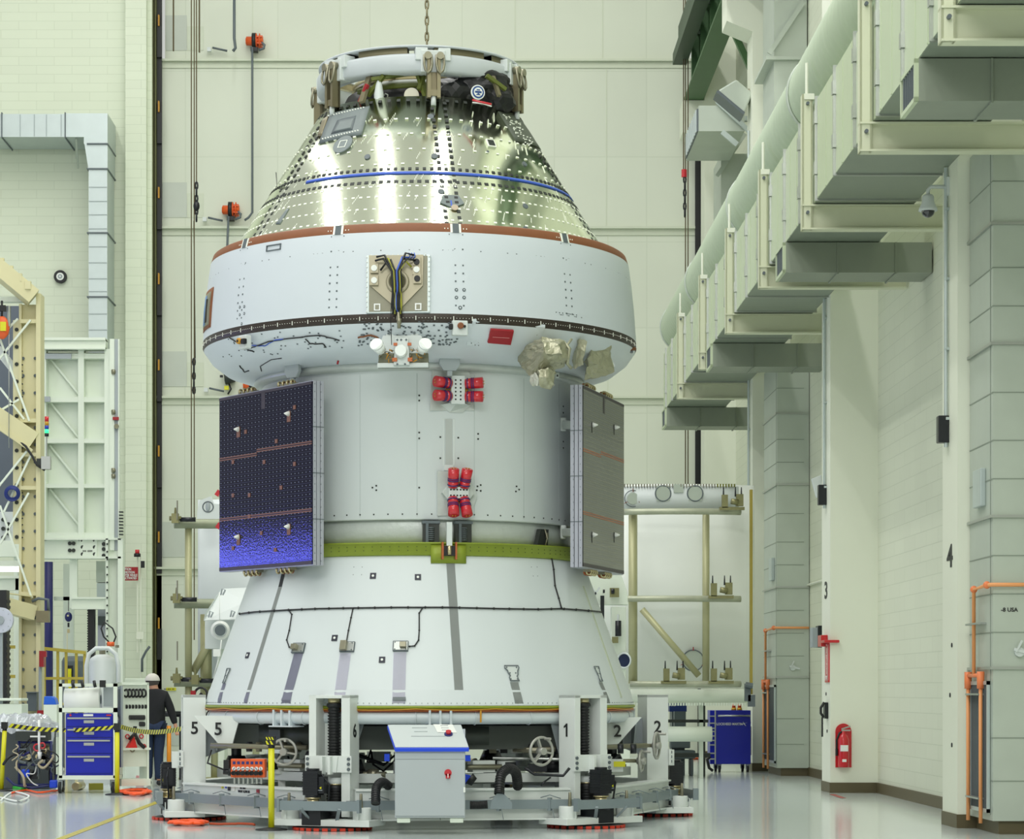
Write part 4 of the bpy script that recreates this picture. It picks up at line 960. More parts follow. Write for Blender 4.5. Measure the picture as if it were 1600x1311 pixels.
# ---- solar array wings
def array(p0, p1, z0, z1, left):
    p0, p1 = Vector(p0), Vector(p1); ang = atan2(p1.y-p0.y, p1.x-p0.x); Wd = (p1-p0).length; H = z1-z0
    M_ = Matrix.Translation((p0.x, p0.y, z0)) @ Matrix.Rotation(ang, 4, 'Z'); th = .145
    b = B(M_)
    for k in range(3): b.box(-.0, Wd, .002+k*th/3, (k+1)*th/3-.006, 0, H, 0)
    for k in range(1, 4):
        for xx in (-.006, Wd): b.box(xx, xx+.006, 0, th, H*k/4-.004, H*k/4+.004, 1)
    for k in range(24):
        for xx in (-.004, Wd): b.box(xx, xx+.004, .02, .026, H*(k+.5)/24, H*(k+.5)/24+.01, 1); b.box(xx, xx+.004, .1, .106, H*(k+.5)/24, H*(k+.5)/24+.01, 1)
    wing = obj('solar_array', b, [mat('array_edge', '#aeb1bc', .4, .3), M_dgrey], craft)
    b = B(M_); b.box(.012, Wd-.004, -.008, .002, .01, H-.01, 0)
    nx, nz = 26, 40
    for i in range(nx):
        for j in range(nz):
            x = .05+(Wd-.1)*i/(nx-1); z = .04+(H-.1)*j/(nz-1); b.box(x-.0042, x+.0042, -.0095, -.007, z-.004, z+.004, 1)
    for j in range(nz): z = .04+(H-.1)*(j+.5)/(nz-1)-.0; b.box(.015, Wd-.01, -.009, -.0075, z-.0015, z+.0015, 3)
    for t in (.30, .655):
        for dz in (-.012, .012):
            if t > .5: b.box(.01, Wd*.42, -.011, -.007, H*t+dz-.008-.02, H*t+dz+.004-.02, 2); b.box(Wd*.42, Wd-.01, -.011, -.007, H*t+dz-.008+.02, H*t+dz+.004+.02, 2)
            else: b.box(.01, Wd-.01, -.011, -.007, H*t+dz-.008, H*t+dz+.004, 2)
    b.box(.01, Wd-.01, -.011, -.007, H-.04, H-.01, 4); b.box(.01, Wd-.01, -.011, -.007, .01, .05, 4); b.box(Wd*.47, Wd*.51, -.011, -.007, H-.22, H-.03, 4)
    if left:
        for (x, z) in ((.3, .78), (.16, .62), (.82, .87), (.63, .70), (.5, .595), (.82, .56), (.16, .43), (.34, .42), (.68, .44), (.34, .3), (.16, .13), (.62, .1), (.47, .2)): b.bc((Wd*x, -.012, H*z), (.05, .006, .045), m=2)
    cells = obj('cell_face', b, [M_panel if left else M_panelo, M_dot if left else mat('olive_dot', '#8c8a70', .5), M_copper if not left else mat('bronze_line', '#7b5340', .5), mat('cell_line', '#1d2036' if left else '#45463a', .3), mat('array_border', '#3a3338' if left else '#5c5a4a', .5)], wing)
    for (x, z) in ((.22, .80), (.76, .84), (.22, .19), (.76, .22)):
        b = B(M_); b.box(Wd*x-.035, Wd*x+.035, -.014, -.006, H*z-.09, H*z+.03, 1); b.lathe([(.028, 0), (.03, .02), (.0, .07)], (0, 0), seg=12) if False else b.cyl((Wd*x, -.008, H*z), (Wd*x, -.07, H*z), .034, .006, 14, 0)
        obj('hold_down_cone', b, [M_paper, mat('bronze_line', '#7b5340', .5) if left else M_panelo], wing)
    b = B(M_)
    for (xx, zz) in ((.25, -1), (.6, -1), (.2, 1), (.62, 1)):
        b.cut()
        for k in range(7):
            x = Wd*xx+k*.045; z = (-.03 if zz < 0 else H+.03); b.ring((x, .05+.04*(k % 2), z), .03, .012, 10, 5, k % 2, (1, .3, .2))
        b.box(Wd*xx-.03, Wd*xx+.3, .03, .11, (-.03 if zz < 0 else H), (0 if zz < 0 else H+.03), 2)
    obj('hinge_hardware', b, [M_brass, M_copper, M_steel], wing)
    return wing
L0 = P(343, 0, 29.0); L1 = P(489, 0, 27.35); array((L0.x, 29.0, 0), (L1.x, 27.35, 0), 2.875, 4.90, True)
R0 = P(910, 0, 27.9); R1 = P(974, 0, 29.8); array((R0.x, 27.9, 0), (R1.x, 29.8, 0), 2.88, 4.92, False)
for (px, py, q) in ((880, 664, 0), (880, 832, 0), (500, 668, 1), (500, 834, 1)):
    a, z = cap(px, py, r_sm); b = B()
    s = surf(a, z, r_sm)
    e = P(900 if not q else 490, py, 28.3 if not q else 27.9); b.beam(s, e, .1, .1); b.bc(s+Vector((0, -.03, 0)), (.07, .09, .16)); obj('array_strut', b, M_blank, craft, bev=.015)
b = B(); 
for (px, py) in ((341, 771), (342, 822)): b.bc(P(px, py, 29.1), (.05, .1, .07), Matrix.Rotation(.6, 3, 'Y'))
obj('red_tag', b, M_redc, craft)

# ---- forward bay: dark interior, structure, bits
b = B(); b.lathe([(1.0, 8.16), (.86, 8.44), (.6, 8.50), (0, 8.52)], (X0, D0), seg=48)
obj('forward_bay', b, mat('black_bay_lining', '#17181a', .6, 0, .3, 8, .6, 10), craft)
r_bay = lambda z: .98
b = B(); q = P(592, 165, 28.35)
b.lathe([(.05, P(0, 165, 28.35).z), (.056, P(0, 148, 28.35).z), (.036, P(0, 132, 28.35).z), (.01, P(0, 119, 28.35).z), (0, P(0, 118, 28.35).z)], (q.x, q.y), seg=20); obj('white_spike', b, M_white, craft)
b = B(); b.cyl(P(643, 149, 28.42), P(643, 149, 28.32), .085, seg=28); b.cyl(P(643, 149, 28.32), P(643, 149, 28.3), .07, seg=28); b.cyl(P(657, 135, 28.5), P(657, 152, 28.5), .02, seg=8, m=1); obj('round_cover', b, [mat('pale_cover', '#d8d4c6', .5), M_brown], craft)
b = B()
for (x0, y0, x1, y1, w2, m) in ((578, 118, 565, 160, .07, 0), (653, 112, 668, 155, .09, 1), (665, 110, 655, 140, .05, 1), (640, 115, 580, 124, .05, 1), (562, 160, 574, 132, .035, 2), (575, 150, 600, 118, .05, 1), (770, 120, 780, 150, .04, 0), (790, 140, 760, 118, .05, 1)):
    b.cut(); b.beam(P(x0, y0, 28.42), P(x1, y1, 28.32), w2, .04, m)
obj('bay_structure', b, [M_bronze, mat('dark_primer', '#5b6424', .5), M_dred], craft)
b = B(); b.tube([P(600, 150, 28.4), P(602, 146, 28.38), P(606, 148, 28.38), P(605, 154, 28.4)], .008, 6); b.tube([P(596, 118, 28.4), P(612, 110, 28.4), P(640, 107, 28.3), P(700, 108, 28.3), P(720, 118, 28.4)], .02, 6, 1); obj('bay_cable', b, [M_alum, M_paper], craft)
b = B(); b.lathe([(.80, 8.43), (.86, 8.43), (.86, 8.49), (.80, 8.49), (.80, 8.43)], (X0, D0), radians(-34), radians(40), 30, 0); b.lathe([(.9, 8.38), (.93, 8.38), (.93, 8.44), (.9, 8.44), (.9, 8.38)], (X0, D0), radians(-50), radians(8), 30, 1); obj('bay_hoop', b, [M_paper, mat('dark_primer', '#5b6424', .5)], craft)
# black bag with round emblem
bag = crumple('black_cover_bag', P(745, 148, 28.75), (.42, .3, .30), 4.2, mat('black_bag_cloth', '#101114', .45, 0, .2, 10, .4, 12), 4, .12)
crumple('black_cover_bag', P(700, 150, 28.6), (.28, .25, .2), 8.2, mat('black_bag_cloth', '#101114', .45), 3, .2)
crumple('black_cover_bag', P(775, 158, 28.7), (.2, .2, .16), 2.2, mat('black_bag_cloth', '#101114', .45), 3, .2)
e = P(747, 144, 28.33); b = B(Matrix.Translation(e) @ Matrix.Rotation(.35, 4, 'Z')); 
b.cyl((0, .02, 0), (0, 0, 0), .083, seg=28, m=0); b.cyl((0, .01, 0), (0, -.004, 0), .07, seg=28, m=1); b.cyl((0, .0, 0), (0, -.007, 0), .052, seg=28, m=0)
b.bc((0, -.008, .0), (.08, .004, .022), m=1); b.prism([(-.03, -.006, -.035), (.03, -.006, -.035), (0, -.006, -.01)], (0, -.004, 0), 1); b.bc((0, -.009, .025), (.04, .004, .012), m=1)
obj('round_emblem', b, [M_paper, mat('emblem_blue', '#274a86', .5)], bag)
b = B(); b.tube([P(738, 156, 28.2), P(745, 158, 28.2), P(768, 163, 28.15)], .012, 6, 0); b.tube([P(738, 160, 28.2), P(755, 162, 28.2), P(768, 166, 28.15)], .008, 6, 1); obj('bag_strap', b, [M_redc, M_paper], bag)

# ================================================================ LIFTING RING ON TOP
lr = thing('lifting_ring', 'pale grey lifting ring with shackles clamped on top of the capsule', 'lifting ring', (X0, D0, 8.2))
zr = 8.60
b = B(); b.lathe([(1.02, zr-.11), (1.19, zr-.11), (1.21, zr-.08), (1.21, zr+.07), (1.19, zr+.10), (1.04, zr+.10), (1.02, zr+.07), (1.02, zr-.11)], (X0, D0), seg=96); obj('ring_beam', b, mat('ring_paint', '#bcc3c6', .4), lr)
b = B()
for a0, a1 in ((-75, -43), (-36, -6), (9, 40), (46, 100), (110, 170), (190, 250)): b.lathe([(1.0, zr+.1), (1.0, zr+.18), (1.16, zr+.18), (1.16, zr+.1)], (X0, D0), radians(a0), radians(a1), 24)
b.lathe([(1.0, zr+.18), (1.0, zr+.2), (1.19, zr+.2), (1.19, zr+.18), (1.0, zr+.18)], (X0, D0), seg=96, m=1)
obj('upper_segment', b, [ mat('olive_steel', '#6f6a50', .45, .3), mat('ring_paint', '#bcc3c6', .4)], lr)
for az in (-52, 8, 64, 128, -108, 188):
    a = radians(az); L = Matrix.Translation((X0+1.20*sin(a), D0-1.20*cos(a), zr)) @ Matrix.Rotation(a, 4, 'Z')
    b = B(L); b.box(-.14, .14, -.045, .1, -.12, .13, 0); b.box(-.20, -.06, -.03, .12, .02, .16, 0); b.box(.06, .20, -.03, .12, .02, .16, 0)
    br_ = obj('clamp_block', b, M_white, lr, bev=.008)
    b = B(L); b.box(-.075, -.035, -.11, .0, -.42, .02, 0); b.box(.035, .075, -.11, .0, -.42, .02, 0); b.box(-.075, .075, -.03, .0, -.42, -.1, 0); b.box(-.06, .06, -.1, -.02, -.40, -.33, 0); b.cyl((0, -.06, -.50), (0, -.06, -.4), .03, seg=12, m=1)
    obj('clamp_leg', b, [M_bronze, M_white], br_)
    for sx in (-1, 1):
        b = B(L); b.cyl((sx*.07, -.05, .05), (sx*.07, -.13, .05), .042, seg=14)
        b.tube([(sx*.07-.04, -.1, .06), (sx*.07-.045, -.12, -.05), (sx*.07-.03, -.13, -.12), (sx*.07, -.13, -.15), (sx*.07+.03, -.13, -.12), (sx*.07+.045, -.12, -.05), (sx*.07+.04, -.1, .06)], .014, 8)
        obj('shackle', b, M_steel, br_)
b = B(); b.lathe([(.72, zr-.02), (.80, zr-.02), (.80, zr-.09), (.72, zr-.09), (.72, zr-.02)], (X0, D0), seg=64); 
for k in range(6): a = radians(38+60*k); b.beam((X0+.78*sin(a), D0-.78*cos(a), zr-.05), (X0+1.05*sin(a), D0-1.05*cos(a), zr), .08, .06)
obj('inner_ring', b, M_brass, lr)

# chains and hoist ropes
def chain(b, p0, p1, r=.03, w=.008, m=0):
    p0, p1 = Vector(p0), Vector(p1); n = max(1, int((p1-p0).length/(r*2.6)))
    for i in range(n):
        c_ = p0.lerp(p1, (i+.5)/n); ax = (1, 0, 0) if i % 2 else (0, 1, 0)
        d = Vector(ax); side = Vector((0, 1, 0)) if i % 2 else Vector((1, 0, 0)); up = Vector((0, 0, 1))
        b.tube([c_+side*r*.5*cos(t)+up*r*1.7*sin(t) for t in [2*pi*k/8 for k in range(8)]], w, 5, m, True)
t = thing('hoist_chain', 'dark hoist chain hanging from above to the lifting ring', 'chain', (P(667, 75, 28.6).x, 28.6, 8.8))
b = B(); chain(b, P(667, -1300, 28.6), P(667, 76, 28.6), .035, .011); obj('chain_links', b, M_bronze, t)
ropes = [(299, 0, 1000), (303.5, 0, 1000), (307, 0, 285)]
t = thing('hoist_ropes', 'three dark hoist ropes hanging before the door at left with a chain end', 'rope', P(303, 345, 54))
for (x, y0, y1) in ropes: b = B(); b.cyl(P(x, -480, 54), P(x, y1, 54), .014, seg=6); obj('rope', b, mat('rope_brown', '#5a5038', .7), t)
b = B(); chain(b, P(307, 285, 54), P(307, 345, 54), .05, .02); b.sph(P(307, 322, 54), .07, 0, (1, 1, 1.6)); obj('chain_end', b, M_blackm, t)
t = thing('hoist_ropes', 'dark ropes with a red-topped chain hanging at the right edge of the door', 'rope', P(1070, 345, 54))
for (x, y1) in ((1068, 265), (1071, 1000), (1075, 1000)): b = B(); b.cyl(P(x, -480, 54), P(x, y1, 54), .014, seg=6); obj('rope', b, mat('rope_brown', '#5a5038', .7), t)
b = B(); chain(b, P(1070, 275, 54), P(1070, 338, 54), .05, .02); obj('chain_end', b, M_blackm, t); b = B(); b.cyl(P(1069, 265, 54), P(1069, 277, 54), .06, seg=8); obj('red_sleeve', b, M_redc, t)
b = B(); b.tube([P(303, 345, 54.1), P(305, 560, 54.1)], .013, 6); chain(b, P(303, 560, 54), P(303, 615, 54), .05, .02)
solo('load_chain', b, M_blackm, 'short black chain end hanging low against the door at left, beside the capsule rim', 'chain')
for (x, y0, y1, lab) in ((271, -10, 80, 'short dark cable at the top left edge of the door'), (311.5, -10, 82, 'short dark cable just right of the hoist ropes, top left')):
    b = B(); b.cyl(P(x, y0, 56.2), P(x, y1, 56.2), .02, seg=6); solo('door_cable', b, mat('rope_brown', '#5a5038', .7), lab, 'cable')

# orange cable reels on the door ledges
def reel(px, py, d, label, cable):
    t = thing('cable_reel', label, 'cable reel', P(px, py+17, d)); s = d/F
    c = P(px, py, d); 
    def q(x, y, o=0): return Vector((c.x+x*s, c.y-o, c.z-y*s))
    b = B(); b.cyl(q(-12, 0), q(14, 0), 7*s, seg=18); b.cyl(q(-13, 0), q(-8, 0), 5*s, seg=14); 
    for x in (3, 8): b.cyl(q(x, 0), q(x+1.5, 0), 12*s, seg=22)
    for k in range(5): b.beam(q(-3, 0)+Vector((0, cos(k*1.25), sin(k*1.25)))*8*s, q(13, 0)+Vector((0, cos(k*1.25), sin(k*1.25)))*9*s, .03, .03)
    obj('drum', b, M_orange, t)
    b = B(); b.cyl(q(-3, 0), q(3, 0), 12.5*s, seg=22); b.box(q(-5, 0).x, q(6, 0).x, c.y-.1, c.y+.1, q(0, 17).z, q(0, 11).z); obj('bracket', b, M_black, t)
    b = B(); b.tube([q(12, 4, .1), q(17, 8, .1), q(16, 13, .1), q(8, 16, .1)], .03, 6); obj('pigtail', b, M_dgrey, t)
    if cable:
        b = B(); b.tube([q(-2, 12, .15)]+[q(*p, .15) for p in cable], .028, 6); obj('hanging_cable', b, M_dgrey, t)
reel(397, 64.2, 56.72, 'orange cable reel on the upper door ledge, top left of the capsule', [(-2, 60), (-2, 270), (-8, 278), (-14, 282)])
reel(360, 328, 56.66, 'orange cable reel on the door ledge left of the capsule nose', [(-4, 60), (-4, 90)])
reel(393, 602, 56.6, 'orange cable reel just above the left solar array', [(-2, 40)])
for i, (x, y, d) in enumerate(((327, 77.5, 56.75), (320, 343, 56.7), (322, 609.5, 56.6))):
    lab = ['topmost', 'middle', 'lowest'][i]
    b = B(); b.bc(P(x, y, d), (.09, .1, .09), m=0); b.tube([P(x+5, y-3, d), P(x+14, y-1, d), P(x+28, y+2, d)], .025, 6, 1); solo('limit_switch', b, [M_white, M_dgrey], lab+' white sensor with a black lead on the left door ledges', 'sensor')
b = B(); b.tube([P(366, -20, 56.2), P(366, 60, 56.2), P(368, 75, 56.2), P(364, 80, 56.2)], .035, 6); solo('door_cable', b, M_dgrey, 'dark cable dropping from the top of the frame just left of the upper reel', 'cable')
# flood lamp with yellow tag near the skirt's left
t = thing('warning_lamp', 'dark grey lamp on a door ledge below the left rim of the capsule', 'lamp', P(355, 610, 56.6)); b = B(); b.cyl(P(351, 590, 56.6), P(367, 588, 56.6), .17, .13, 16); b.bc(P(358, 588, 56.6), (.2, .2, .25)); obj('lamp_body', b, M_slot, t, bev=.02); b = B(); b.tube([P(358, 600, 56.6), P(361, 608, 56.6), P(356, 616, 56.6)], .02); b.bc(P(354, 606, 56.6), (.1, .05, .09), m=1); b.bc(P(346, 588, 56.6), (.07, .05, .05), m=0); obj('lead', b, [M_black, M_yel], t)

# ================================================================ SUPPORT STAND UNDER THE ADAPTER
SXC, SYC, SR = -.42, 29.55, 2.75
stand = thing('support_stand', 'white six-post lifting stand carrying the spacecraft, with numbered posts and black motors', 'stand', (SXC, SYC, .02))
def SM(az, r=SR, z=0):
    a = radians(az); return Matrix.Translation((SXC+r*sin(a), SYC-r*cos(a), z)) @ Matrix.Rotation(a, 4, 'Z')
PAZ = [-80.5, -20.5, 39.5, 99.5, 159.5, 219.5]; NUM = ['5', '6', '1', '2', '3', '4']
M_ring = mat('tube_white', '#ccd6da', .35, 0, .02)
# round tube ring under the flange
b = B(); n = 120
b.ring((X0, D0, 1.205), 2.44, .072, n, 12)
for k in range(72):
    a = radians(k*5); 
    if k % 3 == 0: b.ring((X0+2.44*sin(a), D0-2.44*cos(a), 1.205), .078, .006, 14, 5, 0, (cos(a), sin(a), 0))
for az in (-36, 6, 46, 90): 
    for da in (-2.6, 0, 2.6):
        a = radians(az+da); b.M = Matrix.Translation((X0+2.44*sin(a), D0-2.44*cos(a), 1.2)) @ Matrix.Rotation(a, 4, 'Z'); b.box(-.012, .012, -.09, .09, -.09, .09)
    a = radians(az); b.M = Matrix.Translation((X0+2.44*sin(a), D0-2.44*cos(a), 1.2)) @ Matrix.Rotation(a, 4, 'Z'); b.box(-.17, .17, -.1, .1, -.1, -.085); b.M = Matrix()
obj('tube_ring', b, M_ring, stand)
b = B(); b.lathe([(2.36, 1.292), (2.515, 1.292), (2.515, 1.27), (2.36, 1.27), (2.36, 1.292)], (X0, D0), seg=120); obj('copper_gasket', b, M_copper, stand)
b = B(); b.tube([(X0+2.53*sin(a), D0-2.53*cos(a), 1.30-.012*abs(sin(a*9))) for a in [radians(-80+k*2) for k in range(80)]], .006, 5); b.bc((X0+2.53*sin(.28), D0-2.53*cos(.28), 1.22), (.02, .02, .13)); obj('yellow_lead', b, M_dyel, stand)
# inner deck : dark box beams and pale lower rings
b = B()
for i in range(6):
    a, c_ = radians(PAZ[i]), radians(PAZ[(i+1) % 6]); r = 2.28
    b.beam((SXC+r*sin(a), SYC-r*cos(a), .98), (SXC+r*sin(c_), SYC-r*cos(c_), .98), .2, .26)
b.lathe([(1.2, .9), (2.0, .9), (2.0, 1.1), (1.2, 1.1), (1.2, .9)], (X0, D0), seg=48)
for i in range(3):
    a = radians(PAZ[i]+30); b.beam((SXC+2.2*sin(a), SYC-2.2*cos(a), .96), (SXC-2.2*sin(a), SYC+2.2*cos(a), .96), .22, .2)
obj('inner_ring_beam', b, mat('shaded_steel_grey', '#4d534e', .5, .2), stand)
for i in range(6):
    a, c_ = radians(PAZ[i]), radians(PAZ[(i+1) % 6]); r = 2.42
    p, q = Vector((SXC+r*sin(a), SYC-r*cos(a), .54)), Vector((SXC+r*sin(c_), SYC-r*cos(c_), .54))
    b = B(); b.beam(p, q, .12, .10); b.beam(p+Vector((0, 0, -.19)), q+Vector((0, 0, -.19)), .1, .07); b.beam(p.lerp(q, .5)+Vector((0, 0, .05)), p.lerp(q, .5)+Vector((0, 0, -.25)), .08, .08); obj('middle_rail', b, M_stand, stand)
    r = 2.95; p, q = Vector((SXC+r*sin(a), SYC-r*cos(a), .27)), Vector((SXC+r*sin(c_), SYC-r*cos(c_), .27))
    d = (q-p).normalized(); p2, q2 = p+d*.3, q-d*.3
    b = B(); b.beam(p2, q2, .16, .32); b.beam(p2+Vector((0, 0, .16)), q2+Vector((0, 0, .16)), .22, .02); b.beam(p2+Vector((0, 0, -.16)), q2+Vector((0, 0, -.16)), .26, .02)
    obj('base_beam', b, M_stand, stand)
    rb_ = 3.12; p, q = Vector((SXC+rb_*sin(a), SYC-rb_*cos(a), .27)), Vector((SXC+rb_*sin(c_), SYC-rb_*cos(c_), .27)); d = (q-p).normalized()
    b = B(); b.beam(p+d*.28, q-d*.28, .045, .10); 
    for t in (.2, .4, .62, .8): m_ = p.lerp(q, t); b.bc(m_+Vector((0, 0, 0)), (.035, .06, .14), Matrix.Rotation(a, 3, 'Z')); b.tube([m_+Vector((-.1, -.01, .07)), m_+Vector((0, -.02, .1)), m_+Vector((.12, -.01, .06))], .006, 5); b.tube([m_+Vector((.03, -.03, -.05)), m_+Vector((.05, -.06, -.16))], .004, 5)
    obj('cable_tray', b, mat('tray_grey', '#7f8b8f', .4, .1), stand)
for i, az in enumerate(PAZ):
    L = SM(az)
    b = B(L)
    W, Dp, H = .24, .13, 1.45
    b.box(-W, -W+.085, -Dp, Dp, .14, H); b.box(W-.10, W, -Dp, Dp, .14, H); b.box(-W, W, -Dp, Dp, H-.035, H); b.box(-W+.08, W-.09, Dp-.02, Dp, .3, H)
    post = obj('jack_post', b, M_stand, stand, bev=.004)
    b = B(L); b.box(-W-.03, W+.03, -Dp-.03, -Dp, .62, .80); b.box(-.06, -.03, -Dp-.12, -Dp-.02, .60, .79); b.box(.03, .06, -Dp-.12, -Dp-.02, .60, .79)
    b.prism([(-.02, -Dp-.03, .62), (.1, -Dp-.03, .62), (.12, -Dp-.03, .79), (.04, -Dp-.03, .79)], (0, -.02, 0))
    for x in (-W, W):
        for z in (.655, .71, .765): b.cyl((x, -Dp-.03, z), (x, -Dp-.045, z), .018, seg=8, m=1)
    obj('cross_plate', b, [M_stand, M_dgrey], post)
    b = B(L)
    pr = [(.0, 1.40), (.07, 1.40), (.07, 1.35), (.06, 1.34)]; b.lathe([(0, 1.415), (.066, 1.415), (.066, 1.36), (.0, 1.36)], (0, 0), seg=20, m=1)
    prof = [(.08, 1.36), (.085, 1.33)]; z = 1.32
    while z > .80: prof += [(.070, z), (.055, z-.016), (.074, z-.03)]; z -= .032
    prof.append((.07, .79)); b.lathe(prof, (0, 0), seg=20, m=0); obj('bellows', b, [M_black, M_brass], post)
    b = B(L)
    prof = [(.06, .52), (.09, .50), (.09, .46)]; z = .45; b.lathe([(.0, .56), (.1, .56), (.1, .50), (.07, .46)], (.03, -.03), seg=20, m=1)
    while z > .14: prof += [(.10, z), (.083, z-.014), (.102, z-.028)]; z -= .03
    b.lathe(prof, (.03, -.03), seg=20, m=0); b.box(-.06, .12, -.12, .1, .1, .16, 0); b.ring((.03, -.03, .49), .09, .01, 20, 6, 2); obj('lower_bellows', b, [M_black, M_white, M_brass], post)
    mx = [-.13, -.12, .0, .05, 0, 0][i]; my = -Dp-.16
    b = B(L); b.box(mx-.085, mx+.085, my-.08, my+.09, .38, .64); b.cyl((mx, my, .64), (mx, my, .665), .07, seg=18); b.box(mx+.07, mx+.15, my-.06, my+.06, .40, .58); b.cyl((mx, my, .38), (mx, my, .355), .085, seg=18)
    b.box(mx+.078, mx+.08, my, my, .5, .55); 
    for k in range(7): b.box(mx-.09, mx+.09, my-.085, my+.095, .42+k*.03, .428+k*.03)
    b.prism([(mx+.10, my-.062, .46), (mx+.125, my-.062, .475), (mx+.125, my-.062, .445)], (0, -.003, 0), 1); b.bc((mx+.11, my-.062, .435), (.05, .003, .008), m=2)
    obj('drive_motor', b, [M_blackm, M_yel, M_grey], post, bev=.006)
    b = B(L); b.cyl((mx, my, .355), (mx, my, .25), .065, seg=20); b.cyl((mx, my, .355), (mx, my, .34), .085, seg=20); b.cyl((mx, my, .26), (mx, my, .245), .09, seg=20); obj('motor_coupling', b, M_brass, post)
    b = B(L); b.box(mx-.1, mx+.12, my-.08, .02, .06, .235, 0); b.cyl((mx, my, .25), (mx, my, .2), .10, seg=18); b.tube([(mx+.1, my, .6), (mx+.2, my-.02, .5), (mx+.18, my, .3), (mx+.12, my, .22)], .012, 6); obj('gearbox', b, M_blackm, post, bev=.006)
    b = B(L); b.prism([(-.56, -.36, .05), (.56, -.36, .05), (.56, .1, .05), (.2, .35, .05), (-.2, .35, .05), (-.56, .1, .05)], (0, 0, .07)); b.cyl((-.42, -.22, .10), (-.42, -.22, .25), .1, seg=24); b.cyl((.42, -.22, .10), (.42, -.22, .25), .1, seg=24); b.cyl((-.42, -.25, .25), (-.42, -.25, .40), .022, .015, 10, 1); b.cyl((.42, -.25, .25), (.42, -.25, .40), .022, .015, 10, 1)
    for s in (-.42, .42): b.box(s-.01, s+.01, -.35, -.34, .06, .22, 2)
    obj('foot_plate', b, [M_stand, M_steel, M_stand], post, bev=.006)
    b = B(L); b.box(-.45, .45, -.43, -.385, .22, .32); b.beam((-.2, -.44, .24), (-.1, -.3, .06), .035, .02); b.beam((.25, -.44, .24), (.15, -.3, .06), .035, .02); b.box(-.48, -.45, -.44, -.375, .2, .34); b.box(.45, .48, -.44, -.375, .2, .34); obj('bumper_bar', b, mat('tray_grey', '#7f8b8f', .4, .1), post)
    b = B(L); b.lathe([(0, .04), (.38, .04), (.42, .025), (.42, .0), (0, .0)], (0, -.05), seg=32, m=0)
    for k in range(28): a = 2*pi*k/28; b.bc((.42*sin(a), -.05-.42*cos(a), .018), (.06, .02, .03), Matrix.Rotation(a, 3, 'Z'), 1)
    obj('air_bearing', b, [M_black, mat('bearing_red', '#c23318', .5)], post)
    if NUM[i] in '5612':
        b = B()
        side = {'5': 1, '6': 1, '1': -1, '2': -1}[NUM[i]]
        T = L @ Matrix.Translation((side*(W+.003), 0, 1.06)) @ Matrix.Rotation(side*pi/2, 4, 'Z') @ Matrix.Rotation(pi/2, 4, 'X')
        text_bm(b, NUM[i], T, .20, 0, sx=.95)
        if NUM[i] == '1': oldM = b.M; b.M = T; b.prism([(-.012, .072, -.002), (-.012, .045, -.002), (-.045, .03, -.002), (-.045, .05, -.002)], (0, 0, .004)); b.M = oldM
        obj('post_number', b, M_black, post)
    # inner triangular bracket
    b = B(L); b.prism([(-.012, Dp, 1.17), (-.012, .85, 1.17), (-.012, .6, .9), (-.012, Dp, .72)], (.024, 0, 0)); b.prism([(-.25, .25, 1.17), (.25, .25, 1.17), (.12, .25, .8), (-.12, .25, .8)], (0, .02, 0)); obj('gusset', b, M_grey, post)
    # inner screw jack and shaft
    b = B(L); b.cyl((0, .5, .5), (0, .5, 1.1), .06, seg=14); b.cyl((0, .5, .62), (0, .5, .74), .15, .1, 16); b.box(-.14, .14, .36, .64, .5, .62); b.cyl((-.3, .5, .58), (.4, .5, .58), .035, seg=10, m=1); b.cyl((.2, .5, .58), (.3, .5, .58), .06, seg=12, m=1); b.cyl((-.28, .5, .58), (-.2, .5, .58), .055, seg=12, m=1); obj('screw_jack', b, [M_blackm, M_steel], post)
b = B(); text_bm(b, '5', facing(P(341, 1140, 28.0), -.3), .2, 0); b.cut(); text_bm(b, '2', facing(P(965, 1143, 28.6), .3), .19, 0)
obj('gusset_number', b, M_black, stand)
for (q, az) in ((P(341, 1142, 28.03), -.3), (P(965, 1144, 28.63), .3)):
    b = B(Matrix.Translation(q) @ Matrix.Rotation(az, 4, 'Z')); s = 1 if az < 0 else -1
    b.prism([(-.3*s, .01, .17), (.26*s, .01, .17), (.16*s, .01, -.17), (.02*s, .01, -.17)], (0, .02, 0)); obj('gusset', b, M_stand, stand)
for i in range(6):
    a0, a1 = PAZ[i]+14, PAZ[i]+46
    for k in range(5):
        a = radians(a0+(a1-a0)*k/4); L = Matrix.Translation((SXC+2.1*sin(a), SYC-2.1*cos(a), .66)) @ Matrix.Rotation(a, 4, 'Z'); b = B(L)
        if k % 2: b.box(-.13, .13, -.1, .1, -.06, .07, 0); b.cyl((-.2, -.11, .0), (.2, -.11, 0), .03, seg=10, m=1)
        else: b.cyl((0, 0, -.1), (0, 0, .06), .1, seg=16, m=0); b.box(-.05, .05, -.16, -.08, -.05, .05, 2); b.box(-.16, .16, -.05, .05, -.12, -.09, 0)
        obj('actuator_housing', b, [M_stand, M_steel, M_blackm], stand, bev=.004)
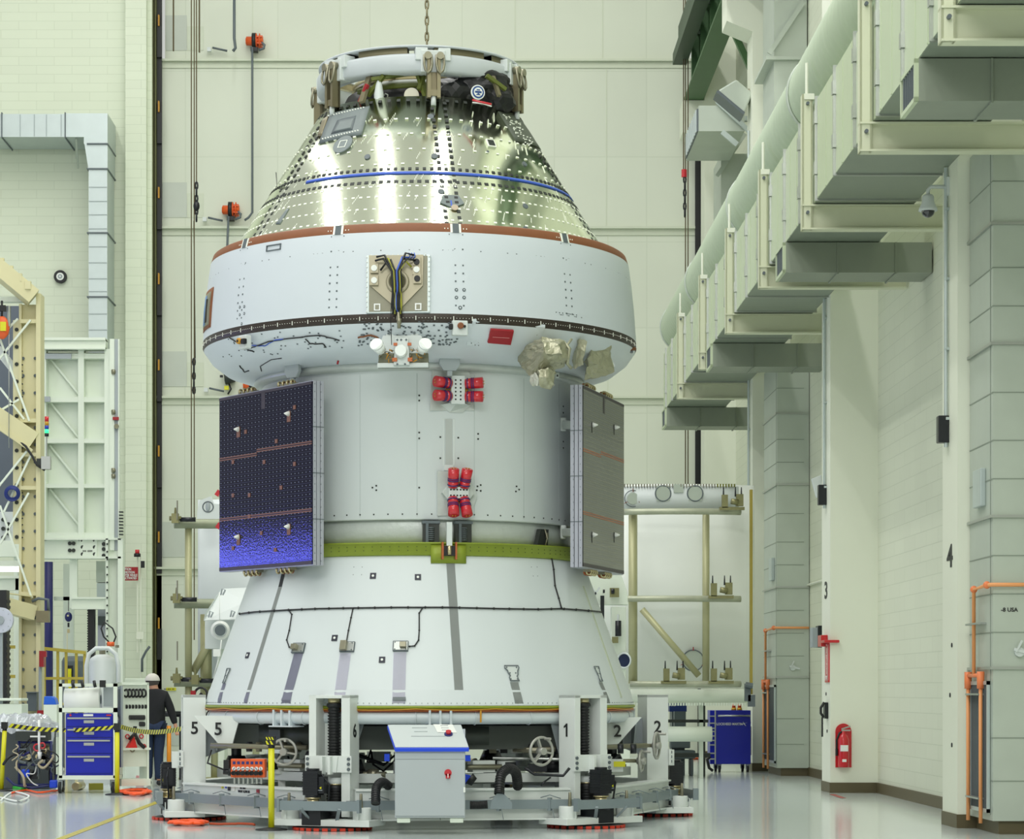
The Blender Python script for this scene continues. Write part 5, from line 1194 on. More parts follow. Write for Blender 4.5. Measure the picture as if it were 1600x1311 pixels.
# handwheels with shafts
def handwheel(px, py, d, R, az, label=None):
    c = P(px, py, d); L = Matrix.Translation(c) @ Matrix.Rotation(radians(az), 4, 'Z'); b = B(L)
    b.ring((0, 0, 0), R, .016, 36, 8, 0, (0, 1, 0)); b.cyl((0, -.05, 0), (0, .05, 0), .04, seg=16)
    for k in range(3): a = radians(90+120*k+20); b.beam((0, 0, 0), (R*cos(a), 0, R*sin(a)), .035, .02)
    b.cyl((R*.3, -.1, R*.9), (R*.3, 0, R*.9), .015, seg=8)
    b.cyl((0, .04, 0), (0, .5, 0), .022, seg=10, m=1)
    obj('handwheel', b, [mat('handwheel_grey', '#a9aaa2', .4, .3), M_steel], stand)
handwheel(444, 1175, 27.4, .14, -15); handwheel(846, 1174, 27.0, .15, 35); handwheel(1026, 1165, 29.2, .15, 72); handwheel(1002, 1189, 28.6, .115, 75)
# drive shafts, pipes and clutter within the stand
b = B()
b.cyl(P(330, 1165, 28), P(480, 1168, 27.6), .03, seg=10, m=0); b.cyl(P(820, 1172, 27.4), P(1010, 1165, 28.6), .03, seg=10, m=0)
for x in (385, 400, 440, 462): b.cyl(P(x, 1167, 27.9), P(x+9, 1167, 27.9), .055, seg=12, m=x % 2)
for x in (826, 868, 880, 965, 985): b.cyl(P(x, 1170, 27.6), P(x+9, 1170, 27.6), .055, seg=12, m=1)
for x in range(6): b.bc(P(770+x*17, 1172, 28.2), (.08, .1, .07), m=x % 3)
b.cyl(P(770, 1185, 27.6), P(900, 1187, 27.6), .02, seg=8, m=2); b.cyl(P(600, 1195, 27.8), P(560, 1180, 27.6), .02, seg=8, m=1)
b.tube([P(820, 1200, 27), P(835, 1210, 27), P(880, 1212, 27), P(890, 1200, 27)], .018, 6, 1); b.tube([P(860, 1215, 27), P(850, 1222, 26.9), P(845, 1228, 26.9)], .01, 6, 1)
b.bc(P(840, 1200, 27.4), (.2, .15, .08), m=1); b.bc(P(940, 1195, 28), (.12, .1, .2), m=1); b.bc(P(962, 1196, 28), (.16, .1, .14), m=3); b.bc(P(968, 1194, 27.9), (.13, .01, .06), m=4)
obj('shaft_line', b, [M_steel, M_blackm, M_alum, M_white, M_yel], stand)
for k in range(9):
    b = B(); x = random.choice([330, 360, 420, 580, 760, 800, 930, 860, 450]); y0 = random.uniform(1165, 1190)
    b.tube([P(x, y0, 28.4), P(x+random.uniform(-8, 8), y0+20, 28.3), P(x+random.uniform(10, 25), y0+random.uniform(20, 32), 28.2), P(x+random.uniform(25, 45), y0+10, 28.2)], .012, 6); obj('hanging_hose', b, M_black, stand)
b = B(); b.box(P(700, 0, 27.2).x, P(735, 0, 27.2).x, 27.1, 27.3, P(0, 1189, 27.2).z, P(0, 1180, 27.2).z); b.prism([P(727, 1210, 26.8), P(735, 1212, 26.8), P(738, 1222, 26.8), P(727, 1226, 26.8)], (0, .1, 0), 0); b.box(P(601, 0, 27.2).x, P(609, 0, 27.2).x, 27.1, 27.3, P(0, 1189, 27.2).z, P(0, 1178, 27.2).z); b.cyl(P(733, 1216, 26.8), P(741, 1222, 26.8), .07, .05, 14, 1); obj('blue_plug', b, [M_brblue, M_black], stand)
# black corrugated conduits
def corr(pts, r, name='corrugated_conduit', par=stand, m=M_black):
    pts = [Vector(p) for p in pts]; out = []
    n = len(pts)
    for i in range(n-1):
        p0, p1, p2, p3 = pts[max(0, i-1)], pts[i], pts[i+1], pts[min(n-1, i+2)]
        for k in range(8):
            t = k/8; out.append(.5*((2*p1)+(-p0+p2)*t+(2*p0-5*p1+4*p2-p3)*t*t+(-p0+3*p1-3*p2+p3)*t**3))
    out.append(pts[-1]); b = B(); b.tube(out, r, 10)
    for k in range(0, len(out)-1): d = (out[k+1]-out[k]); b.ring(out[k], r, r*.14, 12, 5, 0, d.normalized() if d.length > 1e-6 else (0, 0, 1))
    return obj(name, b, m, par)
corr([P(587, 1255, 26.3), P(588, 1232, 26.4), P(597, 1222, 26.5), P(607, 1228, 26.8)], .045); corr([P(780, 1240, 26.3), P(783, 1212, 26.4), P(795, 1201, 26.5), P(806, 1208, 26.7), P(809, 1230, 26.9)], .05); corr([P(735, 1258, 26.3), P(750, 1258, 26.3), P(762, 1257, 26.3)], .04)
b = B(); b.prism([P(776, 1240, 26.3), P(787, 1240, 26.3), P(800, 1254, 26.3), P(800, 1264, 26.3), P(766, 1264, 26.3), P(768, 1252, 26.3)], (0, .08, 0)); obj('conduit_flange', b, mat('tray_grey', '#7f8b8f', .4, .1), stand)
# label plate on left base beam
def beam_face(x, y):   # on the left front base beam
    a, c_ = radians(PAZ[0]), radians(PAZ[1]); r = 2.95; p, q = Vector((SXC+r*sin(a), SYC-r*cos(a), 0)), Vector((SXC+r*sin(c_), SYC-r*cos(c_), 0)); d = (q-p).normalized(); n = Vector((-d.y, d.x, 0))
    if n.y > 0: n = -n
    p = p+n*.084; ray = Vector(((x-PX)/F, 1, (PY-y)/F)); t = p.dot(n)/ray.dot(n); h = ray*t; h.z += EYE; return h, atan2(d.y, d.x)
b = B()
for (x, y, w2, h2, m) in ((347.5, 1229.5, .025, .04, 1), (353, 1230, .025, .025, 2), (358, 1232, .05, .05, 3), (365, 1232, .05, .06, 0), (403, 1237, .055, .05, 4)):
    h, an = beam_face(x, y); b.M = Matrix.Translation(h) @ Matrix.Rotation(an, 4, 'Z'); b.box(-w2/2, w2/2, -.004, .003, -h2/2, h2/2, m)
b.M = Matrix()
h, an = beam_face(380, 1231); unread(b, facing(h, an), .12, .026, 3)
h, an = beam_face(381, 1237); text_bm(b, 'WGHT 16,700 LBS', facing(h, an), .036, 3, sx=.8)
obj('data_plate', b, [M_paper, M_yel, M_brblue, M_black, M_dred], stand)
# orange gauge box
h = P(387, 1201, 26.9); t = thing('gauge_panel', 'orange-red gauge box with seven dials and black knobs behind the left base beam', 'gauge panel', h-Vector((0, 0, .12)))
L = Matrix.Translation(h) @ Matrix.Rotation(-.12, 4, 'Z'); s = 26.9/F
b = B(L); b.box(-27*s, 27*s, 0, .12, -14*s, 15*s); obj('housing', b, M_orange, t, bev=.006)
for k in range(7):
    x = (-21.5+7.1*k)*s
    b = B(L); b.bc((x, -.003, 9*s), (.03, .008, .03), m=1); b.cyl((x, 0, 0), (x, -.015, 0), 3.0*s, seg=14, m=0); b.bc((x, -.017, 0), (.006, .004, .03), Matrix.Rotation(.5+k*.4, 3, 'Y'), 1); obj('gauge', b, [M_paper, M_bluebnd], t)
    b = B(L); b.cyl((x, 0, -7*s), (x, -.06, -7*s), 3.4*s, seg=14); b.cyl((x, -.05, -7*s), (x, -.06, -7*s), 2.4*s, seg=14); obj('knob', b, M_black, t)
    b = B(L); b.cyl((x, .02, -14*s), (x, .02, -24*s), .012, seg=8); obj('hose_stub', b, M_alum, t)
b = B(L); b.cyl((-40*s, .05, -5*s), (-27*s, .05, -6*s), .03, seg=12); b.cyl((-32*s, .05, -5*s), (-27*s, .05, -5.5*s), .045, seg=12); b.bc((-35*s, .05, 6*s), (.06, .05, .1), m=0); obj('inlet_valve', b, M_black, t)
b = B(L); unread(b, facing((0, -.0, 13*s)), .1, .015, 0); obj('lettering', b, M_slot, t)

# ---- control console
con = thing('control_console', 'grey control cabinet with sloping blue-edged top on the stand between posts 6 and 1', 'cabinet', P(668, 1286, 26.1))
d = 25.95; s = d/F
def cp(x, y, dy=0): return P(x, y, d)+Vector((0, dy, 0))
b = B(); x0, x1 = P(610, 0, d).x, P(727, 0, d).x; zb_, zt_ = P(0, 1278, d).z, P(0, 1176, d).z
xm = P(617, 0, d).x
b.prism([(x0, d+.5, zb_), (x0, d+.5, zt_+.14), (x0+.03, d, zt_), (x0+.03, d, zb_)], (0, 0, 0)) if False else None
b.box(xm, x1, d, d+.42, zb_, zt_); obj('cabinet_body', b, mat('console_grey', '#afb7ba', .4, 0, .02), con, bev=.006)
b = B(); b.box(xm+.005, x1-.005, d-.012, d, zb_+.02, P(0, 1187, d).z); obj('cabinet_door', b, mat('console_grey', '#afb7ba', .4, 0, .02), con, bev=.004)
b = B(); b.box(xm+.005, x1-.005, d-.004, d+.001, P(0, 1188, d).z, P(0, 1186.5, d).z); obj('door_gap', b, M_dgrey, con)
fz = P(0, 1168, d).z; bz = fz+.32
tp = [(P(611, 0, d).x-.0, d-.03, fz), (P(733, 0, d).x, d-.03, fz), (P(727, 0, d).x, d+.42, bz-.09), (P(611, 0, d).x, d+.42, bz-.09)]
zz1 = EYE+(PY-1133)*(d+.42)/F
tp = [(P(617, 0, d).x, d-.03, fz), (P(733, 0, d).x, d-.03, fz), (P(721, 0, d+.42).x, d+.42, zz1), (P(605, 0, d+.42).x, d+.42, zz1)]
b = B(); b.prism(tp, (0, 0, -.045), 0); obj('desk_edge', b, M_brblue, con, bev=.008)
nrm = (Vector(tp[1])-Vector(tp[0])).cross(Vector(tp[3])-Vector(tp[0])).normalized(); nrm = nrm if nrm.z > 0 else -nrm
ctr = sum((Vector(q) for q in tp), Vector())/4
b = B(); b.prism([ctr+(Vector(q)-ctr)*.985 for q in tp], nrm*.006, 0); obj('desk_top', b, mat('console_top', '#c8d0d0', .35, 0, .01), con)
b = B(); b.box(xm, x1, d+.0, d+.4, zt_-.0, fz-.03, 0); b.prism([(xm, d, fz-.04), (xm, d+.42, fz-.04), (xm, d+.42, zz1-.04)], (x1-xm, 0, 0), 0); obj('desk_support', b, mat('console_grey', '#afb7ba', .4, 0, .02), con)
uu = (Vector(tp[1])-Vector(tp[0])).normalized(); vv = (Vector(tp[3])-Vector(tp[0])).normalized()
def ondesk(u, v): return Vector(tp[0])*(1-u)*(1-v)+Vector(tp[1])*u*(1-v)+Vector(tp[2])*u*v+Vector(tp[3])*(1-u)*v
b = B(); q = ondesk(.78, .55); b.cyl(q, q+nrm*.02, .045, seg=20, m=0); b.cyl(q+nrm*.02, q+nrm*.05, .028, seg=20, m=1); obj('stop_button', b, [M_bluebnd, M_redc], con)
b = B()
for (u, v, w2) in ((.42, .85, .16), (.42, .68, .14), (.5, .47, .36)): q = ondesk(u, v)+nrm*.008; b.beam(q-uu*w2/2, q+uu*w2/2, .008, .003, 0, nrm)
obj('engraved_text', b, M_grey, con)
b = B(); q0 = ondesk(.62, .9)+nrm*.01; q = [ondesk(.62, 1.0), ondesk(.88, .98), ondesk(.9, .62), ondesk(.64, .64)]; b.prism([x+nrm*.009 for x in q], nrm*.002, 0); 
for k in range(3): p_ = ondesk(.76, .93-.1*k)+nrm*.0125; b.beam(p_-uu*.04, p_+uu*.04, .01, .002, 1, nrm)
obj('paper_note', b, [M_paper, M_grey], con)
b = B(); q = P(700, 1209, d-.02); b.cyl(q+Vector((0, .02, .01)), q+Vector((0, 0, .01)), .038, seg=20, m=0); b.box(q.x-.024, q.x+.024, q.y, q.y+.015, q.z-.05, q.z, 0); b.box(q.x-.012, q.x+.012, q.y-.03, q.y, q.z-.045, q.z+.03, 0); b.box(q.x-.004, q.x+.004, q.y-.032, q.y-.03, q.z-.04, q.z, 1); obj('rotary_switch', b, [M_redc, M_paper], con)
for x in (620, 703): b = B(); b.box(P(x, 0, d).x, P(x+21, 0, d).x, d+.02, d+.38, P(0, 1286, d).z, zb_); obj('foot', b, M_pwhite, con, bev=.01)
b = B(); b.box(P(724, 0, d).x, P(727, 0, d).x, d-.03, d, P(0, 1238, d).z, P(0, 1230, d).z); obj('tag', b, M_paper, con)

# ---- floor stanchions with belt
def stanchion(px, base_y, label, Hh=1.0, lean=0, arrow=0):
    d = EYE*F/(base_y-PY); c = P(px, base_y, d); t = thing('belt_stanchion', label, 'stanchion', (c.x, c.y, 0), 'yellow barrier posts')
    b = B(); b.lathe([(0, .03), (.05, .03), (.17, .012), (.175, 0), (0, 0)], (c.x, c.y), seg=32); obj('base', b, M_black, t)
    b = B(); top = Vector((c.x+lean, c.y, Hh-.12)); b.cyl((c.x, c.y, .02), top, .034, seg=18); obj('post', b, M_yel, t)
    b = B(); b.cyl(top, top+Vector((0, 0, .04)), .036, seg=18); b.bc(top+Vector((0, 0, .08)), (.09, .08, .10)); 
    for k in range(2 if arrow else 0): b.prism([top+Vector((-.045+.045*k, -.041, .04)), top+Vector((-.02+.045*k, -.041, .04)), top+Vector((-.045+.045*k, -.041, .08)), top+Vector((-.06+.045*k, -.041, .08))][:4], (0, -.003, 0), 1)
    if arrow:
        for k in range(3): b.prism([top+Vector((-.045+.03*k, -.041, .09)), top+Vector((-.03+.03*k, -.041, .09)), top+Vector((-.045+.03*k, -.041, .12)), top+Vector((-.06+.03*k, -.041, .12))], (0, -.003, 0), 1)
    obj('belt_head', b, [M_black, M_yel], t); return top+Vector((0, 0, .08)), t
T1, _ = stanchion(424, 1297, 'yellow stanchion with black head standing in front of the stand', 1.0, 0, 1)
T2, t2 = stanchion(183, 1242, 'yellow stanchion beside the blue tool cabinet at left', 1.02)
T3, t3 = stanchion(2, 1236, 'yellow leaning stanchion at the left edge of the frame', 1.02, .05)
def belt(p, q, parent, n):
    p, q = Vector(p), Vector(q)
    d = (q-p)/n; b = B()
    for k in range(n):
        a0 = p+d*k; z = Vector((0, 0, .03)); sl = d*.6; sag = lambda t: Vector((0, 0, -.06*4*t*(1-t)))
        s0, s1 = sag(k/n), sag((k+1)/n)
        for (u0, u1, m) in ((0, .5, 0), (.5, 1, 1)):
            vs = [a0+d*u0+s0*(1-u0)+s1*u0-z, a0+d*u1+s0*(1-u1)+s1*u1-z, a0+d*u1+s0*(1-u1)+s1*u1+z+sl, a0+d*u0+s0*(1-u0)+s1*u0+z+sl]
            b.prism(vs, (0, .004, 0), m)
    obj('belt', b, [M_yel, M_black], parent)
belt(T3+Vector((.05, 0, 0)), T2-Vector((.05, 0, 0)), t3, 17)
belt(T2+Vector((.05, 0, 0)), P(284, 1138, 29.3), t2, 26)

# ================================================================ LEFT WORK AREA
# toolbox cart
d = 36.4; s = d/F
tc = thing('tool_cart', 'white framed cart holding a four-drawer blue tool cabinet, left of the person', 'cart', P(140, 1241, d))
def X(px, dd=d): return P(px, 0, dd).x
def Z(py, dd=d): return P(0, py, dd).z
b = B(); x0, x1, z0, z1 = X(92), X(183), Z(1216), Z(1068)
for (xa, xb) in ((x0, X(97)), (X(177), x1)):
    for ya in (d, d+.55): b.box(xa, xb, ya, ya+.05, z0, z1)
for ya in (d, d+.55):
    b.box(x0, x1, ya, ya+.05, z1-.045, z1); b.box(x0, x1, ya, ya+.05, z0-.0, z0+.04); b.box(x0, x1, ya, ya+.05, Z(1113), Z(1106))
for xx in (x0, x1-.05): b.box(xx, xx+.05, d, d+.6, z1-.045, z1); b.box(xx, xx+.05, d, d+.6, z0, z0+.04)
b.box(x0, x1, d, d+.6, z0-.02, z0)
obj('frame', b, M_pwhite, tc)
b = B(); b.box(X(102.5), X(176.5), d+.02, d+.54, Z(1213), Z(1116)); cab = obj('tool_cabinet', b, M_bluep, tc, bev=.004)
for (ya, yb) in ((1118, 1135), (1136, 1152), (1153, 1177), (1178, 1208)):
    b = B(); b.box(X(104), X(175), d+.0, d+.02, Z(yb), Z(ya), 0); dr = obj('drawer', b, M_bluep, cab, bev=.003)
    b = B(); b.box(X(105.5), X(172), d-.02, d+.002, Z(ya+5.5), Z(ya+3), 0); b.box(X(131), X(147), d-.008, d+.001, Z(ya+12), Z(ya+7.5), 0); obj('drawer_handle', b, M_alum, dr)
b = B(); b.box(X(104), X(175), d+.0, d+.02, Z(1118), Z(1114.5)); b.bc(P(138, 1117.5, d-.005), (.14, .01, .03), m=1); b.cyl(P(110, 1117.5, d), P(110, 1117.5, d-.02), .016, seg=10, m=2); b.bc(P(170, 1117.5, d-.005), (.07, .01, .02), m=2); obj('lock_strip', b, [M_bluep, M_paper, M_redc], cab)
b = B(); b.cyl(P(102, 1095, d+.15), P(157, 1093, d+.15), 19*s, seg=28, m=0); b.cyl(P(157, 1093, d+.15), P(158, 1093, d+.15), 7*s, seg=18, m=1)
solo('paper_roll', b, [M_paper, M_dgrey], 'large white paper roll on top of the blue tool cabinet', 'paper roll')
for i, x in enumerate((113, 128, 147)):
    b = B(); b.tube([P(x, 1064, d-.02), P(x+1, 1070, d-.04), P(x+2, 1074, d-.04)], .025, 6); obj('hook', b, M_black, tc)
b = B(); b.box(X(156), X(165), d-.03, d+.04, Z(1074), Z(1063)); obj('clip_box', b, M_black, tc)
b = B(); b.box(X(160), X(176), d+.1, d+.12, Z(1104), Z(1074)); obj('grey_panel', b, M_grey, tc)
def caster(c, r, parent, m=M_black):
    b = B(); b.cyl(c+Vector((-.02, 0, r)), c+Vector((.02, 0, r)), r, seg=18, m=0); b.cyl(c+Vector((-.024, 0, r)), c+Vector((.024, 0, r)), r*.4, seg=12, m=1); b.box(c.x-.035, c.x+.035, c.y-.02, c.y+.02, c.z+r, c.z+2*r+.04, 1); obj('caster', b, [m, M_grey], parent)
for (x, yy) in ((94, d+.05), (177, d+.05), (98, d+.55), (176, d+.55)): caster(Vector((X(x, yy), yy, 0)), .085, tc)
# pegboard rack standing behind/right of the cart
pg = thing('pegboard_rack', 'pale rack with pegboard of couplings and hoses between the tool cart and the person', 'rack', P(207, 1235, 37.4))
Lp = Matrix.Translation(P(186, 1230, 36.9)) @ Matrix.Rotation(radians(28), 4, 'Z'); sp_ = 37.3/F
b = B(Lp); W2 = .46; Hh = (1230-1068)*sp_; b.box(0, W2, .0, .02, .3, Hh); b.box(0, .03, -.03, .3, .02, Hh); b.box(W2-.03, W2, -.03, .3, .02, Hh); b.box(0, W2, -.03, .3, Hh-.04, Hh); b.box(0, W2, -.1, .3, .02, .12); b.box(0, W2, -.1, .3, .55, .58)
obj('rack_frame', b, M_pwhite, pg)
b = B(Lp)
for k in range(6): b.ring((.1+.055*k, -.03, Hh-.16), .055, .016, 14, 5, 0, (1, .3, 0))
b.cut()
for k in range(7): b.cyl((.1+.05*k, -.0, Hh-.36), (.13+.05*k, -.0, Hh-.36), .03, seg=8, m=0)
for (x, z) in ((.2, .52), (.28, .52), (.36, .52), (.36, .62)): b.cyl((x-.05, -.03, Hh-z), (x+.03, -.03, Hh-z), .035, seg=8, m=0)
for (x, z) in ((.12, .8), (.22, .82), (.34, .8), (.38, .95), (.2, 1.0)): b.cut(); b.ring((x, -.03, Hh-z), .03, .01, 10, 5, 1 if x > .3 or x == .12 else 2, (0, 1, 0))
obj('hanging_fittings', b, [M_black, M_redc, M_steel], pg)
b = B(Lp); b.prism([(.1, -.1, .58), (.25, -.1, .58), (.2, -.1, .75)], (0, .1, 0), 0); b.tube([(.12, -.1, .7), (.2, -.12, .8), (.28, -.1, .65), (.36, -.1, .58)], .03, 6, 1); b.cyl((.22, -.08, .9), (.22, -.08, .78), .03, seg=8, m=1); solo('tool_bundle', b, [mat('scarlet', '#d3241c', .5), M_black], 'red and black tools on the lower shelf of the pegboard rack', 'tools')
b = B(Lp); b.box(-.06, -.03, -.25, .1, .3, Hh-.05, 0); b.box(-.07, -.06, -.2, .05, Hh-.5, Hh-.1, 1); b.prism([(-.08, -.2, Hh-.55), (-.08, -.05, Hh-.8), (-.08, .1, Hh-.6), (-.08, -.05, Hh-.35)], (-.01, 0, 0), 2); obj('clipboard_side', b, [M_grey, M_dgrey, M_paper], pg)

# pneumatic service cart at far left
pc = thing('service_cart', 'dark blue framed cart full of valves and hoses at the lower left', 'cart', P(55, 1232, 37.0))
d2 = 37.0
def Q(x, y, o=0): return P(x, y, d2+o)
b = B()
for x in (30, 80):
    for o in (0, .5): b.tube([Q(x, 1228, o), Q(x, 1158, o)], .02, 6)
for y in (1160, 1195, 1226):
    for o in (0, .5): b.tube([Q(28, y, o), Q(82, y, o)], .018, 6)
    for x in (30, 80): b.tube([Q(x, y), Q(x, y, .5)], .018, 6)
b.tube([Q(10, 1215), Q(22, 1226), Q(50, 1231), Q(86, 1226), Q(88, 1210)], .022, 6)
obj('frame', b, mat('navy_tube', '#14205a', .4), pc)
b = B(); b.box(Q(25, 0).x, Q(75, 0).x, d2-.05, d2+.3, Q(0, 1157).z, Q(0, 1143).z, 0); b.box(Q(48, 0).x, Q(62, 0).x, d2-.06, d2-.05, Q(0, 1152).z, Q(0, 1149.5).z, 1); b.box(Q(64, 0).x, Q(72, 0).x, d2-.06, d2-.05, Q(0, 1152).z, Q(0, 1149.5).z, 1); obj('control_head', b, [M_slot, M_paper], pc)
for k in range(16):
    b = B(); x, y = random.uniform(32, 78), random.uniform(1165, 1215); mm = random.choice([M_blackm, M_blackm, M_steel, M_alum, M_brass, M_dgrey])
    if k % 3 == 0: b.cyl(Q(x, y, .05), Q(x+random.uniform(-4, 4), y+random.uniform(8, 14), .1), random.uniform(.03, .06), seg=12)
    elif k % 3 == 1: b.bc(Q(x, y, .1), (random.uniform(.06, .14), .1, random.uniform(.05, .12)))
    else: b.cyl(Q(x, y, -.02), Q(x, y, .05), random.uniform(.03, .05), seg=14)
    obj('valve', b, mm, pc)
for k in range(16):
    b = B(); x, y = random.uniform(20, 85), random.uniform(1160, 1200); pts = [Q(x, y, -.03)]
    for j in range(4): x += random.uniform(-14, 14); y += random.uniform(-8, 16); pts.append(Q(max(4, min(92, x)), min(1228, y), -.05+random.uniform(-.05, .05)))
    mm = random.choice([M_black, M_black, M_paper, M_dgrey, M_bluebnd, mat('beige_hose', '#b5ab8e', .6)])
    out = []
    for i in range(len(pts)-1):
        for t in range(5): p0, p1, p2, p3 = pts[max(0, i-1)], pts[i], pts[i+1], pts[min(4, i+2)]; t_ = t/5; out.append(.5*((2*p1)+(-p0+p2)*t_+(2*p0-5*p1+4*p2-p3)*t_*t_+(-p0+3*p1-3*p2+p3)*t_**3))
    b.tube(out, random.choice([.01, .014, .02]), 6); obj('hose', b, mm, pc)
b = B(); b.tube([Q(61, 1125, -.1), Q(61, 1160, -.1), Q(62, 1180, -.1)], .02, 6, 0); b.ring(Q(58, 1168, -.1), .05, .014, 12, 5, 1, (0, 1, 0)); b.cyl(Q(62, 1175, -.1), Q(62, 1186, -.1), .035, .02, 10, 0); b.ring(Q(66, 1165, -.1), .04, .014, 12, 5, 1, (0, 1, 0)); obj('red_valve', b, [M_paper, M_redc], pc)
for (x, y) in ((40, 1205), (84, 1222)): b = B(); b.bc(Q(x, y+3, .0), (.12, .1, .12)); obj('blue_block', b, M_brblue, pc, bev=.02)
b = B(); b.cyl(Q(78, 1212, .2), Q(84, 1212, .2), .13, seg=20); obj('wheel', b, M_black, pc)
# clear plastic film over equipment
bm = bmesh.new(); bmesh.ops.create_grid(bm, x_segments=40, y_segments=24, size=1)
for v in bm.verts:
    x, y = v.co.x, v.co.y; r_ = abs(y)
    v.co = Vector((P(30, 0, 38).x+x*.56, 38.2+y*.5+.03*noise.noise(Vector((x*4, y*4, 1))), P(0, 1118, 38).z-.5*max(0, abs(x)-.55)**1.2-.5*max(0, r_-.5)+.07*noise.noise(Vector((x*5, y*5, 0)))))
bb = B(); bb.bm.free(); bb.bm = bm; solo('plastic_sheet', bb, M_film, 'crinkled clear plastic sheet covering equipment behind the service cart', 'sheet', weld=False)
b = B(); b.box(P(-20, 0, 38).x, P(78, 0, 38).x, 38.0, 38.6, .0, P(0, 1128, 38).z-.02); solo('equipment_case', b, mat('case_grey', '#4c5254', .5), 'grey case under the plastic sheet behind the service cart', 'case', bev=.02)
# floor mess : green and orange hoses
def floor_cable(name, pts, r, m, label, cat='hose', z=.02):
    out = []; P_ = [Vector(G(x, y, z)) for x, y in pts]; n = len(P_)
    for i in range(n-1):
        p0, p1, p2, p3 = P_[max(0, i-1)], P_[i], P_[i+1], P_[min(n-1, i+2)]
        for k in range(6): t = k/6; out.append(.5*((2*p1)+(-p0+p2)*t+(2*p0-5*p1+4*p2-p3)*t*t+(-p0+3*p1-3*p2+p3)*t**3)+Vector((0, 0, .004*(i % 3))))
    out.append(P_[-1]); b = B(); b.tube(out, r, 8); return solo(name, b, m, label, cat)
floor_cable('green_hose', [(0, 1229), (12, 1222), (30, 1226), (40, 1232), (22, 1231)], .03, mat('bright_green', '#3fc03a', .4), 'bright green hose on the floor at the far lower left')
floor_cable('orange_hose', [(18, 1239), (40, 1235), (62, 1239), (85, 1236), (96, 1233)], .015, M_orcord, 'thin orange hose on the floor below the service cart')
floor_cable('white_hose', [(2, 1250), (20, 1238), (45, 1244), (30, 1252), (0, 1246)], .012, M_paper, 'thin white hose looped on the floor at the left edge')
rr = random.Random(3)
def pile(cx, cy, w2, h2, n, label):
    pts = []
    for k in range(n): a = k*1.9; pts.append((cx+w2*cos(a)*rr.uniform(.5, 1), cy+h2*sin(a)*rr.uniform(.4, 1)))
    floor_cable('extension_cord', pts, .016, M_orcord, label, 'cord', .03)
pile(212, 1237, 26, 5, 34, 'orange cord heaped on the floor right of the tool cart')
pile(296, 1285, 36, 3, 30, 'orange cord coiled on the floor at the left foot of the stand')
floor_cable('extension_cord', [(328, 1287), (350, 1288), (372, 1288), (398, 1289)], .014, mat('rust_cord', '#a8441f', .6), 'single darker orange cord trailing right from the floor coil', 'cord')
# things under the tool cart
b = B(); b.cyl(G(118, 1229, .06), G(128, 1227, .06), .06, seg=12, m=0); b.bc(G(150, 1229, .05), (.2, .1, .1), Matrix.Rotation(.4, 3, 'Z'), 1); b.cyl(G(200, 1222, .07)+Vector((0, 1, 0)), G(212, 1222, .07)+Vector((0, 1, 0)), .07, seg=14, m=2); solo('floor_clutter', b, [M_brass, mat('olive_yellow', '#a9a23c', .5), mat('pink_can', '#c98f8f', .5)], 'small canisters lying on the floor under the tool cart', 'canisters')

# ---- white tank in a guard frame
tk = thing('gas_tank', 'white domed tank with round-shouldered guard frame behind the tool cart', 'tank', P(160, 1205, 40))
dt = 40.; c = P(160, 0, dt)
b = B(); zt = P(0, 1022, dt).z; b.lathe([(0, zt), (.1, zt-.01), (.18, zt-.06), (.215, zt-.12), (.215, .25), (.0, .2)], (c.x, c.y), seg=32); obj('tank_body', b, M_white, tk)
b = B(); b.tube([P(135, 1200, dt-.25), P(135, 1040, dt-.25), P(139, 1022, dt-.25), P(150, 1013, dt-.25), P(170, 1013, dt-.25), P(181, 1022, dt-.25), P(185, 1040, dt-.25), P(185, 1200, dt-.25)], .035, 8); b.tube([P(137, 1200, dt+.25), P(137, 1030, dt+.25), P(183, 1030, dt+.25), P(183, 1200, dt+.25)], .03, 8); b.box(P(135, 0, dt).x, P(185, 0, dt).x, dt-.28, dt+.28, 0, .1); obj('guard_frame', b, M_white, tk)
b = B(); b.cyl(P(160, 1022, dt), P(160, 1012, dt), .05, seg=12, m=0); b.cyl(P(173, 1010, dt-.1), P(173, 1003, dt-.1), .06, seg=12, m=1); b.tube([P(176, 1008, dt-.1), P(181, 995, dt-.1), P(176, 982, dt-.1), P(163, 972, dt-.1), P(158, 982, dt-.1), P(162, 995, dt-.1), P(170, 1003, dt-.1)], .014, 6, 2); b.cyl(P(183, 1008, dt-.2), P(183, 1012, dt-.2), .03, seg=8, m=0); obj('tank_valve', b, [M_steel, M_orange, M_black], tk)

# ---- beige steel gantry tower, left edge
gt = thing('gantry_tower', 'beige yellow steel tower of bolted columns and braces at the left edge', 'tower', P(45, 1205, 44))
dg = 44.
def g_(x, y, o=0): return P(x, y, dg+o)
def gbox(x0, x1, y0, y1, o0, o1, b, m=0): b.box(g_(x0, 0).x, g_(x1, 0).x, dg+o0, dg+o1, g_(0, y1).z, g_(0, y0).z, m)
b = B(); gbox(32, 60, 475, 1208, .08, .12, b); gbox(58, 65, 460, 1208, -.12, .3, b); gbox(30, 34, 475, 1208, -.02, .3, b)
for y in (500, 655, 708, 760, 925): gbox(33, 58, y, y+6, -.1, .1, b)
for y in range(560, 1200, 27):
    for x in (36, 55): b.cyl(g_(x, y, .08), g_(x, y, .05), .03, seg=8, m=1)
obj('column', b, [M_beige, M_dgrey], gt)
b = B(); gbox(20, 31, 500, 850, .02, .05, b)
for y in range(515, 850, 27): b.cyl(g_(26, y, .02), g_(26, y, .0), .035, seg=10, m=1)
for y in range(570, 850, 10): b.cyl(g_(35, y, .02), g_(35, y, -.02), .015, seg=6, m=1)
